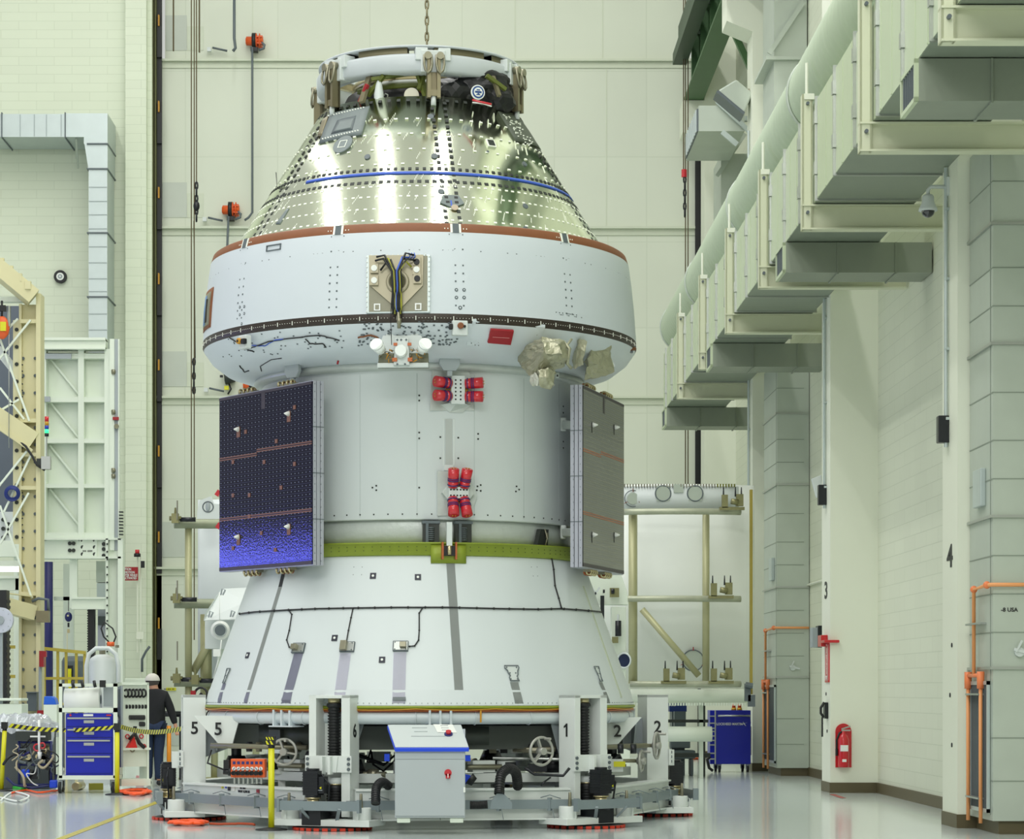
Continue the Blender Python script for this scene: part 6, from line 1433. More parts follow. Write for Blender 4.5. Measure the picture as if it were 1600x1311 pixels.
obj('perforated_strip', b, [mat('pale_beige', '#d6d2ac', .5), M_slot], gt)
b = B(); b.beam(g_(-30, 398, -.3), g_(52, 466, -.1), .5, .28); b.beam(g_(-30, 388, -.35), g_(50, 455, -.15), .1, .1)
for k in range(4): b.bc(g_(2+14*k, 410+12*k, -.35), (.1, .1, .14))
obj('top_beam', b, M_beige, gt)
b = B(); gbox(-10, 40, 462, 470, .1, .3, b); obj('top_tie', b, M_pwhite, gt)
b = B(); b.beam(g_(-30, 635, -.2), g_(52, 690, 0), .3, .32); b.beam(g_(-30, 648, -.35), g_(50, 705, -.15), .05, .06); obj('middle_beam', b, M_beige, gt)
b = B(); b.beam(g_(-30, 935, -.6), g_(52, 958, -.1), .25, .26); b.beam(g_(-30, 922, -.65), g_(50, 932, -.15), .1, .02); obj('lower_beam', b, M_beige, gt)
b = B()
for (p, q) in (((-2, 562), (48, 500)), ((-4, 530), (28, 498)), ((0, 606), (38, 655)), ((0, 530), (46, 658)), ((-2, 760), (42, 705)), ((6, 800), (48, 712)), ((0, 850), (45, 770)), ((0, 790), (50, 935)), ((3, 640), (30, 624))): b.beam(g_(*p, -.1), g_(*q, -.1), .035, .035)
obj('diagonal_brace', b, M_pwhite, gt)
b = B(); b.beam(g_(-4, 545, .3), g_(32, 590, .3), .3, .14); obj('white_strut', b, M_white, gt)
b = B(); gbox(68, 82, 715, 735, -.25, -.1, b, 0); gbox(60, 68, 718, 730, -.2, -.15, b, 1); obj('junction_box', b, [M_alum, M_slot], gt)
b = B(); b.tube([g_(30, 690, -.2), g_(40, 697, -.2), g_(50, 712, -.2), g_(58, 727, -.2), g_(70, 735, -.2)], .022, 6); obj('cable', b, M_black, gt)
b = B(); gbox(60, 80, 955, 973, -.25, -.1, b, 0); b.tube([g_(50, 940, -.2), g_(60, 935, -.2), g_(75, 937, -.2), g_(76, 955, -.2)], .03, 6, 1); obj('junction_box', b, [M_bronze, M_dgrey], gt)
# light stack
ls = thing('stack_light', 'red, amber, blue and green signal tower on the beige column', 'signal light', g_(73, 716, -.18))
for (y0, y1, m) in ((651, 659, M_red), (659, 665, mat('amber', '#b98a1c', .3)), (665, 671, mat('lens_blue', '#1e3aa8', .3)), (671, 677, mat('lit_green', '#35e08a', .3, emit=1.6)), (677, 682, M_black)):
    b = B(); b.cyl(g_(73, y1, -.18), g_(73, y0, -.18), .036, seg=16); obj('lens', b, m, ls)
b = B(); b.cyl(g_(73, 682, -.18), g_(73, 716, -.18), .012, seg=8); obj('stem', b, M_alum, ls)
# retractors
t = thing('cable_retractor', 'orange cable retractor hanging in the beige tower, left edge', 'retractor', g_(4, 530, -.3)); b = B(); b.sph(g_(3, 512, -.3), .17, 0, (.8, .4, 1.2)); obj('body', b, M_orange, t); b = B(); b.bc(g_(5, 510, -.375), (.1, .02, .16), m=0); b.tube([g_(3, 495, -.3), g_(3, 470, -.3)], .02, 6, 1); b.bc(g_(4, 482, -.3), (.12, .1, .1), m=1); b.cyl(g_(14, 478, -.3), g_(14, 510, -.3), .03, seg=8, m=2); b.tube([g_(14, 510, -.3), g_(14, 700, -.3)], .008, 5, 2); obj('hook', b, [M_yel, M_black, M_alum], t)
t = thing('cable_retractor', 'dark blue retractor hanging below the white platform', 'retractor', P(106, 975, 50.1)); b = B(); b.sph(P(107, 964, 50.1), .1, 0, (.75, .5, 1)); obj('body', b, mat('navy_plastic', '#141c5a', .3), t); b = B(); b.tube([P(107, 955, 50.1), P(107, 938, 50.1)], .008, 5, 0); b.cyl(P(107, 973, 50.1), P(107, 980, 50.1), .02, seg=8, m=0); b.bc(P(107, 986, 50.1), (.05, .03, .08), m=1); b.tube([P(105, 990, 50.1), P(105, 1040, 50.1)], .008, 5, 2); b.cyl(P(106, 962, 50.03), P(106, 962, 50.02), .02, seg=8, m=2); obj('hook', b, [M_black, M_brass, M_beige], t)
# coiled blue cable
b = B(); 
for k in range(6): b.ring(g_(19, 771, -.15-.01*k), .13-.008*k, .014, 24, 5, 0, (0, 1, .1*k))
solo('coiled_cable', b, mat('navy_cable', '#1c2f78', .5), 'coil of dark blue cable hung on the beige tower', 'cable')
# round white reel at the left edge
b = B(); q = P(0, 969, 41); b.cyl(q, q+Vector((0, .12, 0)), .21, seg=32, m=0); b.cyl(q+Vector((0, -.03, 0)), q, .07, seg=20, m=1)
for k in range(10): a = k*.628; b.bc(q+Vector((.17*cos(a), -.003, .17*sin(a))), (.012, .01, .012), m=1)
b.box(q.x-.03, q.x+.03, q.y+.05, q.y+.1, 0, q.z, 1); b.box(q.x-.2, q.x+.2, q.y-.1, q.y+.3, 0, .05, 1)
solo('white_reel', b, [mat('reel_white', '#c3c7d4', .4), M_grey], 'round white reel cut by the left edge of the frame', 'reel')
b = B(); b.box(P(-30, 0, 42.5).x, P(10, 0, 42.5).x, 42.5, 42.8, 0, P(0, 922, 42.5).z)
for k in range(28): zz = .3+k*.1; b.box(P(10, 0, 42.5).x, P(11.5, 0, 42.5).x, 42.5, 42.8, zz, zz+.05)
solo('cable_chain', b, M_black, 'black ribbed cable chain column at the left edge under the beige beam', 'cable chain')
# blue-grey panel behind tower
b = B(); b.box(P(-30, 0, 47).x, P(38, 0, 47).x, 47, 47.1, P(0, 800, 47).z, P(0, 478, 47).z); b.box(P(-30, 0, 47).x, P(38, 0, 47).x, 46.95, 47.1, P(0, 845, 47).z, P(0, 800, 47).z, 1)
for k in range(5): b.cyl(P(5+8*(k % 2), 812+k*7, 46.95), P(5+8*(k % 2), 812+k*7, 46.9), .04, seg=8, m=2)
b.box(P(-30, 0, 47).x, P(38, 0, 47).x, 46.9, 47.2, P(0, 870, 47).z, P(0, 845, 47).z, 3)
for x in (-28, 20): b.box(P(x, 0, 47).x, P(x+6, 0, 47).x, 47.1, 47.25, 0, P(0, 800, 47).z, 3)
solo('backing_panel', b, [mat('slate_blue_panel', '#59626e', .5), M_white, M_slot, M_pwhite], 'slate blue panel seen between the braces of the beige tower', 'panel')
b = B(); b.box(P(-30, 0, 46).x, P(32, 0, 46).x, 46, 46.1, P(0, 893, 46).z, P(0, 885, 46).z, 0); b.box(P(-30, 0, 46).x, P(32, 0, 46).x, 46.0, 46.3, P(0, 885, 46).z, P(0, 876, 46).z, 1)
solo('strip_light', b, [mat('lamp_white', '#ffffff', .5, emit=2.2), M_pwhite], 'lit white tube lamp behind the beige tower', 'lamp')
b = B(); b.box(P(-30, 0, 45.5).x, P(32, 0, 45.5).x, 45.5, 45.8, P(0, 922, 45.5).z, P(0, 900, 45.5).z); b.box(P(-30, 0, 45.5).x, P(32, 0, 45.5).x, 45.4, 45.9, P(0, 904, 45.5).z, P(0, 900, 45.5).z); b.box(P(24, 0, 45.5).x, P(29, 0, 45.5).x, 45.5, 45.7, 0, P(0, 900, 45.5).z)
solo('cross_girder', b, M_pwhite, 'pale cross girder behind the beige column below the lamp', 'girder')

# ---- white work platform behind the tower
dp = 50.
wp = thing('work_platform', 'tall pale green-white folding work platform left of the door', 'platform', P(125, 1195, dp))
def h_(x, y, o=0): return P(x, y, dp+o)
def hb(x0, x1, y0, y1, o0, o1, b, m=0): b.box(h_(x0, 0).x, h_(x1, 0).x, dp+o0, dp+o1, h_(0, y1).z, h_(0, y0).z, m)
b = B(); hb(68, 172, 548, 842, .25, .3, b); obj('back_sheet', b, M_pwhite, wp)
for (x0, x1) in ((65, 72), (122, 131), (163, 172)):
    b = B(); hb(x0, x1, 545, 845, 0, .24, b); obj('stile', b, M_pwhite, wp)
for (y0, y1) in ((552, 560), (620, 628), (685, 692), (756, 762), (832, 842)):
    b = B(); hb(72, 172, y0, y1, .02, .24, b); obj('rail', b, M_pwhite, wp)
b = B()
for k in range(5): y = 560+k*68; b.beam(h_(78, y, .2), h_(123, y+min(62, 840-y)*.9, .2), .05, .04); 
obj('diagonal', b, M_pwhite, wp)
b = B(); hb(70, 166, 531, 546, -.1, .2, b); hb(70, 166, 529, 533, -.15, .25, b); hb(70, 166, 544, 547, -.15, .25, b); obj('top_beam', b, M_pwhite, wp)
b = B(); hb(71, 112, 553, 561, -.05, .0, b, 0); hb(68, 79, 620, 628, -.05, 0, b, 0); obj('grey_bracket', b, mat('dusty_grey', '#a8b0b4', .5), wp)
b = B(); hb(172, 179, 530, 860, -.05, .2, b, 0); hb(179, 185, 530, 860, -.02, .0, b, 1); hb(185, 187, 530, 1195, -.05, .1, b, 0)
for (y, m) in ((581, 1), (644, 1), (735, 1), (744, 1)): b.cyl(h_(175, y, -.08), h_(179, y, -.05), .05, seg=10, m=2)
b.bc(h_(181, 654, -.06), (.12, .05, .06), m=3); b.cyl(h_(182, 666, -.05), h_(182, 666, -.1), .05, seg=12, m=2)
obj('guide_rail', b, [M_pwhite, mat('dusty_grey', '#a8b0b4', .5), M_steel, M_dred], wp)
b = B(); hb(60, 190, 843, 872, .0, .3, b, 0); hb(60, 190, 841, 844, -.1, .35, b, 0); hb(60, 190, 870, 873, -.1, .35, b, 0)
for (x, y) in ((109, 849), (115, 849), (109, 860), (115, 860), (129, 844), (129, 855), (129, 866), (148, 844), (148, 855), (148, 866), (162, 850), (162, 858), (162, 868)): b.cyl(h_(x, y, 0), h_(x, y, -.03), .04, seg=8, m=1)
hb(125, 152, 842, 870, -.03, 0, b, 0); unread(b, facing(h_(138, 861, -.034)), .22, .03, 1)
obj('girder', b, [M_pwhite, M_slot], wp)
b = B(); hb(166, 187, 842, 1195, .05, .1, b, 0); hb(166, 170, 842, 1195, -.1, .2, b, 0); hb(185, 193, 842, 1195, -.1, .2, b, 0)
for k in range(22): b.cyl(h_(167.5, 850+k*12, -.1), h_(167.5, 850+k*12, -.13), .02, seg=6, m=1)
for k in range(8): hb(188, 194, 800+k*5, 802+k*5, -.2, -.1, b, 2)
obj('column', b, [M_pwhite, M_slot, M_slot], wp)
b = B(); hb(108, 120, 872, 950, .05, .15, b); hb(112, 166, 935, 950, .0, .2, b); hb(112, 166, 933, 936, -.05, .25, b); hb(112, 166, 949, 952, -.05, .25, b); obj('hanger_frame', b, M_pwhite, wp)
b = B(); hb(65, 98, 928, 934, 1.5, 1.7, b); hb(80, 97, 875, 1100, 1.5, 1.6, b); b.cyl(h_(76, 878, 1.4), h_(76, 1100, 1.4), .09, seg=12, m=1); obj('rear_post', b, [M_pwhite, M_bluebnd], wp)
b = B(); hb(136, 146, 951, 1060, .1, .3, b)
for k in range(26): hb(135, 136, 953+k*4, 955+k*4, .1, .3, b)
obj('cable_chain', b, M_black, wp)
b = B(); hb(140, 165, 873, 907, .9, 1.2, b, 0); hb(141, 165, 908, 945, .9, 1.3, b, 1); hb(147, 165, 950, 1010, .5, .8, b, 2); hb(148, 163, 962, 976, .45, .5, b, 3)
obj('machinery', b, [M_galv, M_galvl, mat('pale_lilac', '#c4c8d6', .4), M_dgrey], wp)
# ---- galvanised duct on the back wall at left
du = thing('elbow_duct', 'galvanised rectangular duct turning down the block wall at top left', 'air duct', P(155, 555, 55))
ddn = 54.9
def k_(x, y, o=0): return P(x, y, ddn+o)
def kb(x0, x1, y0, y1, o0, o1, b, m=0): b.box(k_(x0, 0).x, k_(x1, 0).x, ddn+o0, ddn+o1, k_(0, y1).z, k_(0, y0).z, m)
b = B(); kb(-30, 103, 178, 214, 0, 1.25, b, 0); obj('duct_run', b, M_galvl, du)
b = B(); kb(103, 168, 177, 214, 0, 1.3, b); kb(131, 168, 214, 225, 0, 1.3, b); obj('elbow', b, M_galvl, du)
b = B(); zt_, zb2 = k_(0, 225).z, k_(0, 264).z; b.hexa([(k_(138, 0).x, ddn, zb2), (k_(168, 0).x, ddn, zb2), (k_(168, 0).x, ddn+1.2, zb2), (k_(138, 0).x, ddn+1.2, zb2), (k_(132, 0).x, ddn, zt_), (k_(168, 0).x, ddn, zt_), (k_(168, 0).x, ddn+1.2, zt_), (k_(132, 0).x, ddn+1.2, zt_)]); obj('reducer', b, M_galvl, du)
b = B(); kb(138.5, 167.5, 264, 556, 0, 1.1, b); obj('riser', b, M_galvl, du)
b = B()
for y in (225, 264, 364, 464): b.cut(); kb(136, 169, y-1, y+1, -.04, 1.25, b)
for x in (3, 102): b.cut(); kb(x-.8, x+.8, 176, 216, -.04, 1.3, b)
obj('flange', b, M_dgrey, du)
b = B()
for y in (292, 314, 335, 357, 385, 410, 435, 455, 490, 515): kb(139, 167, y, y+1.0, -.015, .0, b)
for x in (31, 53, 72, 95): kb(x, x+1.2, 179, 213, -.015, 0, b)
obj('seam', b, mat('seam_grey', '#9aa5a5', .4, .4), du)
b = B(); b.beam(k_(119, 216, .1), k_(122, 262, 1.0), .04, .05); b.beam(k_(119, 216, .1), k_(119, 246, .8), .03, .06); obj('bracket', b, M_galv, du)
t = thing('wall_target', 'round black and white target disc on the block wall at left', 'target', P(94, 442, 56.2)); b = B(); q = P(94, 432, 56.2); b.cyl(q, q+Vector((0, .08, 0)), .145, seg=32, m=0); b.cyl(q+Vector((0, -.01, 0)), q, .085, seg=28, m=1); b.cyl(q+Vector((0, -.02, 0)), q, .05, seg=24, m=2); b.cyl(q+Vector((0, -.03, 0)), q, .02, seg=12, m=1); obj('disc', b, [M_black, M_paper, M_grey], t)
# ---- wall items beside the door
cs = thing('caution_sign', 'dark red caution sign with white lettering on the wall left of the door', 'sign', P(204, 907, 55.4))
b = B(); b.box(P(180, 0, 55.5).x, P(215.5, 0, 55.5).x, 55.5, 55.55, P(0, 907, 55.5).z, P(0, 886, 55.5).z); obj('board', b, M_dred, cs)
b = B()
for s_, x_, y_ in (('CAUTION', 205, 889.5), ('IN MOTION', 210.5, 894.5), ('ENTER WHILE', 214.5, 899), ('IS ACTIVATED', 213.5, 903.5)): text_bm(b, s_, facing(P(x_, y_, 55.49)), .075, 0, align='RIGHT', sx=.72)
obj('lettering', b, M_paper, cs)
t = thing('beacon', 'small red beacon on a black base above the caution sign', 'beacon', P(214, 870, 55.5)); b = B(); b.cyl(P(214.5, 866, 55.5), P(214.5, 859, 55.5), .05, seg=14); obj('lens', b, M_red, t); b = B(); b.cyl(P(214.5, 870, 55.5), P(214.5, 865, 55.5), .075, seg=14); b.bc(P(223, 882, 55.5), (.08, .06, .15)); obj('base', b, M_black, t)
b = B(); b.cyl(P(215, 870, 55.6), P(215, 1020, 55.6), .02, seg=6); b.cyl(P(220, 870, 55.62), P(220, 1075, 55.62), .02, seg=6); b.bc(P(219, 993, 55.55), (.16, .06, .16)); b.bc(P(219, 1076, 55.55), (.12, .06, .12)); solo('wall_conduit', b, M_cream, 'pair of thin cream conduits with a box below the beacon', 'conduit')
b = B(); b.tube([P(234, 1010, 55.5), P(228, 1018, 55.5), P(222, 1030, 55.5), P(222, 1050, 55.5)], .03, 6); solo('wall_cable', b, M_dgrey, 'dark cable curving from the door rail to the wall at lower left', 'cable')
# ---- yellow guard rails, red box, lower left
yr = thing('guard_rail', 'yellow slatted guard rail behind the tool cart', 'railing', P(98, 1195, 46))
for x in (67, 88, 101, 117, 130): b = B(); b.box(P(x, 0, 46).x, P(x+4, 0, 46).x, 46, 46.05, 0, P(0, 1015+(x-67)*.05, 46).z); obj('post', b, mat('rail_yellow', '#b5a443', .5), yr)
b = B(); b.beam(P(66, 1013, 46), P(134, 1020, 46), .06, .06)
for y in (1060, 1100): b.cut(); b.beam(P(66, y, 46), P(134, y, 46), .05, .05)
obj('rail', b, mat('rail_yellow', '#b5a443', .5), yr)
yr2 = thing('guard_rail', 'short yellow guard rail left of the beige column base', 'railing', P(20, 1195, 46))
b = B(); b.beam(P(5, 1011, 46), P(33, 1011, 46), .06, .06); b.beam(P(5, 1057, 46), P(33, 1057, 46), .06, .06); obj('rail', b, mat('rail_yellow', '#b5a443', .5), yr2)
for x in (10, 28): b = B(); b.box(P(x, 0, 46).x, P(x+4, 0, 46).x, 46, 46.05, 0, P(0, 1022, 46).z); obj('post', b, mat('rail_yellow', '#b5a443', .5), yr2)
b = B(); b.box(P(61, 0, 43.5).x, P(68, 0, 43.5).x, 43.5, 43.7, P(0, 1042, 43.5).z, P(0, 1017, 43.5).z, 0); b.bc(P(70, 1022, 43.5), (.06, .1, .1), m=0); b.cyl(P(63, 1042, 43.6), P(63, 1110, 43.6), .03, seg=8, m=1); b.box(P(58, 0, 43.5).x, P(68, 0, 43.5).x, 43.5, 43.7, P(0, 1122, 43.5).z, P(0, 1110, 43.5).z, 0); solo('red_switch_box', b, [M_dred, M_grey], 'dark red box on a grey pole beside the beige column', 'box')
b = B(); b.box(P(42, 0, 43.7).x, P(57, 0, 43.7).x, 43.7, 44.08, P(0, 1111, 43.7).z, P(0, 1082, 43.7).z); b.box(P(41, 0, 43.7).x, P(58, 0, 43.7).x, 43.65, 44.08, P(0, 1083, 43.7).z, P(0, 1081, 43.7).z); solo('grey_enclosure', b, M_dgrey, 'grey electrical enclosure on the foot of the beige column', 'box', bev=.01)
t = thing('parts_bin', 'bright blue lidded bin on a pale crate behind the service cart', 'bin', P(78, 1112, 41)); b = B(); b.prism([P(68, 1101, 41), P(88, 1101, 41), P(85, 1091, 41), P(80, 1088, 41), P(69, 1088, 41)], (0, .3, 0), 0); obj('lid', b, mat('sky_bin', '#2162d4', .35), t, bev=.01); b = B(); b.box(P(68, 0, 41).x, P(89, 0, 41).x, 41, 41.4, 0, P(0, 1101, 41).z); obj('crate', b, M_pwhite, t, bev=.01)
b = B(); b.box(P(-25, 0, 41).x, P(34, 0, 41).x, 41.0, 41.6, 0, P(0, 1100, 41).z); b.box(P(-25, 0, 41).x, P(34, 0, 41).x, 40.95, 41.6, P(0, 1095, 41).z, P(0, 1091, 41).z); solo('white_bench', b, M_pwhite, 'white bench unit at the left edge behind the plastic sheet', 'bench', bev=.01)
# machines seen under the platform
t = thing('floor_machine', 'grey machine with black sides behind the yellow guard rail', 'machine', P(112, 1190, 47.5)); b = B(); b.box(P(95, 0, 47.5).x, P(135, 0, 47.5).x, 47.5, 48.2, 0, P(0, 1025, 47.5).z); obj('cabinet', b, M_dgrey, t, bev=.1); b = B(); b.box(P(104, 0, 47.5).x, P(114, 0, 47.5).x, 47.45, 47.5, .3, P(0, 1040, 47.5).z, 0); b.box(P(106, 0, 47.4).x, P(111, 0, 47.4).x, 47.4, 47.45, .6, P(0, 1045, 47.5).z, 1); obj('front_panel', b, [M_black, M_yel], t)
b = B(); b.box(P(190, 0, 53).x, P(232, 0, 53).x, 53, 53.6, 0, P(0, 1060, 53).z); b.box(P(200, 0, 53).x, P(212, 0, 53).x, 52.95, 53, .6, 1.2, 1); solo('wall_cabinet', b, [M_pwhite, M_grey], 'pale cabinet at the foot of the wall behind the person', 'cabinet', bev=.02)

# ================================================================ SPARE FAIRING PANELS ON RACKS BEHIND
def rail_tube(b, x0, x1, y, d, r, m=0, bow=.15):
    p, q = P(x0, y, d), P(x1, y, d); b.tube([p.lerp(q, k/12)+Vector((0, -bow*sin(pi*k/12), 0)) for k in range(13)], r, 10, m)
def clamp(b, x, y, d, m=0):
    q = P(x, y, d); b.bc(q+Vector((0, -.05, .0)), (.42, .1, .05), m=m); b.bc(q+Vector((-.12, -.05, .12)), (.1, .1, .22), m=m); b.bc(q+Vector((.13, -.05, .14)), (.12, .1, .2), m=m); b.cyl(q+Vector((-.02, -.1, .12)), q+Vector((.1, -.1, .1)), .05, seg=10, m=m)
    for dx in (-.14, .06, .16): b.cyl(q+Vector((dx, -.05, .2)), q+Vector((dx, -.05, .36)), .016, .008, 8, m=1)
fr = thing('panel_rack', 'tall white curved panel held on a pale pipe rack right of the spacecraft', 'panel rack', P(1080, 1205, 42))
dd = 43.2
b = B(); xa, xb = P(915, 0, dd).x, P(1177, 0, dd).x; n = 40; zt_, zb2 = P(0, 760, dd).z, P(0, 1076, dd).z
def curved(b, xa, xb, za, zb_, y0, bow, m=0, n=40, th=.06, top=None):
    A = []
    for i in range(n+1):
        t = i/n; x = xa+(xb-xa)*t; y = y0-bow*sin(pi*min(1, max(0, t*.8+.1))); tz = zb_ if top is None else top(t); A.append([b.v((x, y, za)), b.v((x, y, tz)), b.v((x, y+th, tz)), b.v((x, y+th, za))])
    for i in range(n):
        for k in range(4): b.f([A[i][k], A[i+1][k], A[i+1][(k+1) % 4], A[i][(k+1) % 4]], m, True)
    b.f(A[0], m); b.f(A[-1], m)
curved(b, xa, xb, zb2, zt_, dd, .5)
obj('curved_panel', b, mat('rack_panel_white', '#eef2ec', .5, 0, .02), fr)
b = B(); curved(b, xa, P(1168, 0, dd-.2).x, P(0, 1098, dd).z, P(0, 1077, dd).z, dd-.2, .5, th=.3)
for k in range(60):
    t = k/60; x = xa+(P(1168, 0, dd).x-xa)*t; b.bc((x, dd-.2-.5*sin(pi*(t*.8+.1)), P(0, 1100, dd).z), (.03, .04, .05))
obj('lower_skirt', b, M_pwhite, fr)
b = B(); curved(b, P(974, 0, dd-.9).x, P(1155, 0, dd-.9).x, P(0, 797, dd-.9).z, P(0, 760, dd-.9).z, dd-.75, .3, th=.04)
tt = obj('top_flange_panel', b, M_white, fr)
b = B()
def yb_(x): return dd-.75-.3*sin(pi*(min(1, (x-974)/181)*.8+.1))-.01
for (x, y, w2, h2) in ((1036, 771, 11, 12), (1086, 771, 11, 12)):
    q = P(x, y, yb_(x)); b.bc(q, (w2*.02, .03, h2*.021), m=0); b.ring(q+Vector((0, -.01, 0)), .13, .012, 24, 5, 1, (0, 1, 0)); b.cyl(q+Vector((0, .01, 0)), q+Vector((0, -.012, 0)), .13, seg=24, m=0)
q = P(989, 779, yb_(989)); b.ring(q, .14, .008, 28, 5, 1, (0, 1, 0)); b.cyl(q+Vector((0, .01, 0)), q+Vector((0, -.012, 0)), .10, seg=24, m=0)
for a in (90, 210, 330): b.beam(q+Vector((.11*cos(radians(a)), -.02, .11*sin(radians(a)))), q+Vector((.17*cos(radians(a)), -.02, .17*sin(radians(a)))), .012, .01, 2)
q = P(1060, 765, yb_(1060)); b.bc(q+Vector((0, 0, .02)), (.16, .03, .14), m=0)
for k in range(40): x = 976+k*4.4; b.bc(P(x, 758.5, yb_(x)), (.025, .03, .05), m=3 if x > 1120 else 4)
obj('port_hole', b, [mat('recess_grey', '#a9b3a6', .5), M_dgrey, M_brown, mat('olive_clip', '#6f7426', .5), mat('clip_grey', '#8a8a7c', .5)], tt)
for (x0, x1, y) in ((974, 1157, 800), (943, 1157, 936), (985, 1157, 1069)):
    b = B(); rail_tube(b, x0, x1, y, 42.2, .055); obj('rail', b, M_steel if False else mat('worn_white_pipe', '#aaae98', .4, .35, .22, 6), fr)
for (x, y0, y1, r) in ((989, 803, 1068, .075), (1103, 803, 1068, .06)):
    b = B(); b.cyl(P(x, y0, 42.3), P(x, y1, 42.3), r, seg=16); obj('upright', b, mat('cream_pipe', '#aead85', .4, .2, .12, 4), fr)
b = B(); b.cyl(P(1003, 952, 42.1), P(1092, 1056, 42.1), .055, seg=14); obj('diagonal_pipe', b, mat('cream_pipe', '#aead85', .4, .2, .12, 4), fr)
for (x, y) in ((1143, 795), (1126, 933), (1126, 1066), (1052, 1066)): b = B(); clamp(b, x, y, 42.0); obj('clamp', b, [mat('dull_olive_metal', '#85835c', .4, .5, .2, 12), M_blackm], fr)
b = B(); q = P(1083, 1032, 42.7); b.cyl(q, q+Vector((0, .2, 0)), .17, seg=28, m=0); b.ring(q, .18, .01, 28, 5, 1, (0, 1, 0))
for a in (90, 200, 330): b.beam(q+Vector((.17*cos(radians(a)), -.02, .17*sin(radians(a)))), q+Vector((.23*cos(radians(a)), -.02, .23*sin(radians(a)))), .014, .01, 2)
obj('round_port', b, [mat('recess_grey', '#a9b3a6', .5), M_dgrey, M_dred], fr)
b = B(); b.box(P(1172, 0, 42.5).x, P(1176, 0, 42.5).x, 42.5, 42.6, P(0, 1085, 42.5).z, P(0, 765, 42.5).z); obj('edge_strip', b, mat('ochre_edge', '#a4933c', .5), fr)
b = B(); b.bc(P(1168, 1082, 42.4), (.1, .1, .3), m=0); b.bc(P(1174, 1095, 42.4), (.12, .1, .2), m=0); b.cyl(P(1165, 1070, 42.3), P(1176, 1072, 42.3), .05, seg=8, m=0); obj('edge_clamp', b, M_dgrey, fr)
b = B()
for x in (1000, 1092): b.box(P(x, 0, 43).x, P(x+6, 0, 43).x, 42.9, 43.1, 0, P(0, 1098, 43).z, 0)
b.cyl(P(1030, 1147, 42.6), P(1112, 1147, 42.6), .13, seg=20, m=0); b.box(P(1030, 0, 43).x, P(1106, 0, 43).x, 42.9, 43.1, .95, 1.0, 1); b.box(P(1096, 0, 43.5).x, P(1102, 0, 43.5).x, 43.5, 43.6, 0, 1.4, 1); b.box(P(1030, 0, 43).x, P(1110, 0, 43).x, 43, 43.2, .35, .42, 1)
obj('rack_base', b, [M_pwhite, M_slot], fr)
b = B(); b.box(P(1046, 0, 44).x, P(1073, 0, 44).x, 44, 44.4, P(0, 1112, 44).z, P(0, 1098, 44).z); text_bm(b, '532', facing(P(1050, 1101, 43.99)), .08, 1); b.box(P(1050, 0, 44).x, P(1070, 0, 44).x, 44, 44.5, 0, P(0, 1112, 44).z, 2); b.bc(P(1062, 1125, 43.8), (.2, .2, .3), m=2); solo('blue_box', b, [mat('deep_blue_box', '#10307a', .4), M_paper, M_dgrey], 'blue box numbered 532 behind post 2 of the stand', 'box')
b = B(); b.bc(P(1062, 1160, 44), (.35, .3, .2)); b.box(P(1040, 0, 44).x, P(1085, 0, 44).x, 43.8, 44.3, .3, .45); b.box(P(1045, 0, 44).x, P(1050, 0, 44).x, 43.8, 44.3, 0, .3); b.box(P(1078, 0, 44).x, P(1082, 0, 44).x, 43.8, 44.3, 0, .3); solo('grey_pump', b, M_dgrey, 'dark grey machinery on the floor between post 2 and the blue tool chest', 'machine', bev=.02)
# left rack
fl = thing('panel_rack', 'pipe rack with a white curved panel at left behind the adapter cone', 'panel rack', P(310, 1205, 42))
b = B(); curved(b, P(308, 0, 43.2).x, P(470, 0, 43.2).x, P(0, 1076, 43.2).z, P(0, 780, 43.2).z, 43.4, .2); obj('curved_panel', b, M_sm, fl)
b = B()
q = P(325, 792, 43.0); b.prism([P(308, 800, 43), P(312, 782, 43), P(330, 775, 43), P(334, 787, 43), P(346, 788, 43), P(346, 812, 43), P(308, 812, 43)], (0, .05, 0), 0); b.ring(q, .09, .012, 20, 5, 1, (0, 1, 0)); b.sph(q, .06, 2, (.7, .3, 1.4)); obj('top_flange_panel', b, [M_white, M_dgrey, M_grey], fl)
for y in (818, 943, 1067): b = B(); rail_tube(b, 272, 420, y, 42.2, .085 if y != 1067 else .07, 0, -.1); obj('rail', b, mat('worn_green_pipe', '#8b9179', .45, .3, .15, 6), fl)
b = B(); b.cyl(P(294.5, 820, 42.3), P(294.5, 1066, 42.3), .06, seg=16); obj('upright', b, mat('cream_pipe', '#b9b88c', .4, .2, .12, 4), fl)
b = B(); b.cyl(P(340, 980, 42.4), P(302, 1050, 42.4), .07, seg=14); b.cyl(P(322, 960, 42.5), P(322, 1090, 42.5), .1, seg=14); obj('diagonal_pipe', b, mat('cream_pipe', '#b9b88c', .4, .2, .12, 4), fl)
for (x, y) in ((274, 810), (276, 935), (276, 1060), (305, 1062)):
    b = B(); q = P(x, y, 42); b.bc(q, (.12, .12, .16), m=0); b.cyl(q+Vector((-.1, 0, 0)), q+Vector((.1, 0, 0)), .04, seg=10, m=0); b.cyl(q+Vector((0, 0, 0)), q+Vector((0, 0, .18)), .03, .015, 8, m=0); b.cyl(q+Vector((.08, 0, -.02)), q+Vector((.34, 0, -.02)), .04, seg=10, m=1); obj('clamp', b, [mat('dull_olive_metal', '#85835c', .4, .5, .2, 12), M_blackm], fl)
for y in (790, 915, 1010): b = B(); b.cyl(P(277, y-8, 41.9), P(277, y+22, 41.9), .013, seg=6); obj('clamp_screw', b, M_steel, fl)
for x in (294.5, 335, 400): b = B(); q = P(x, 1067, 42.3); b.cyl((q.x, q.y, 0), (q.x, q.y, P(0, 1067, 42.3).z), .06, seg=12); b.box(q.x-.15, q.x+.15, q.y-.15, q.y+.15, 0, .03); obj('leg', b, mat('cream_pipe', '#aead85', .4, .2, .12, 4), fl)
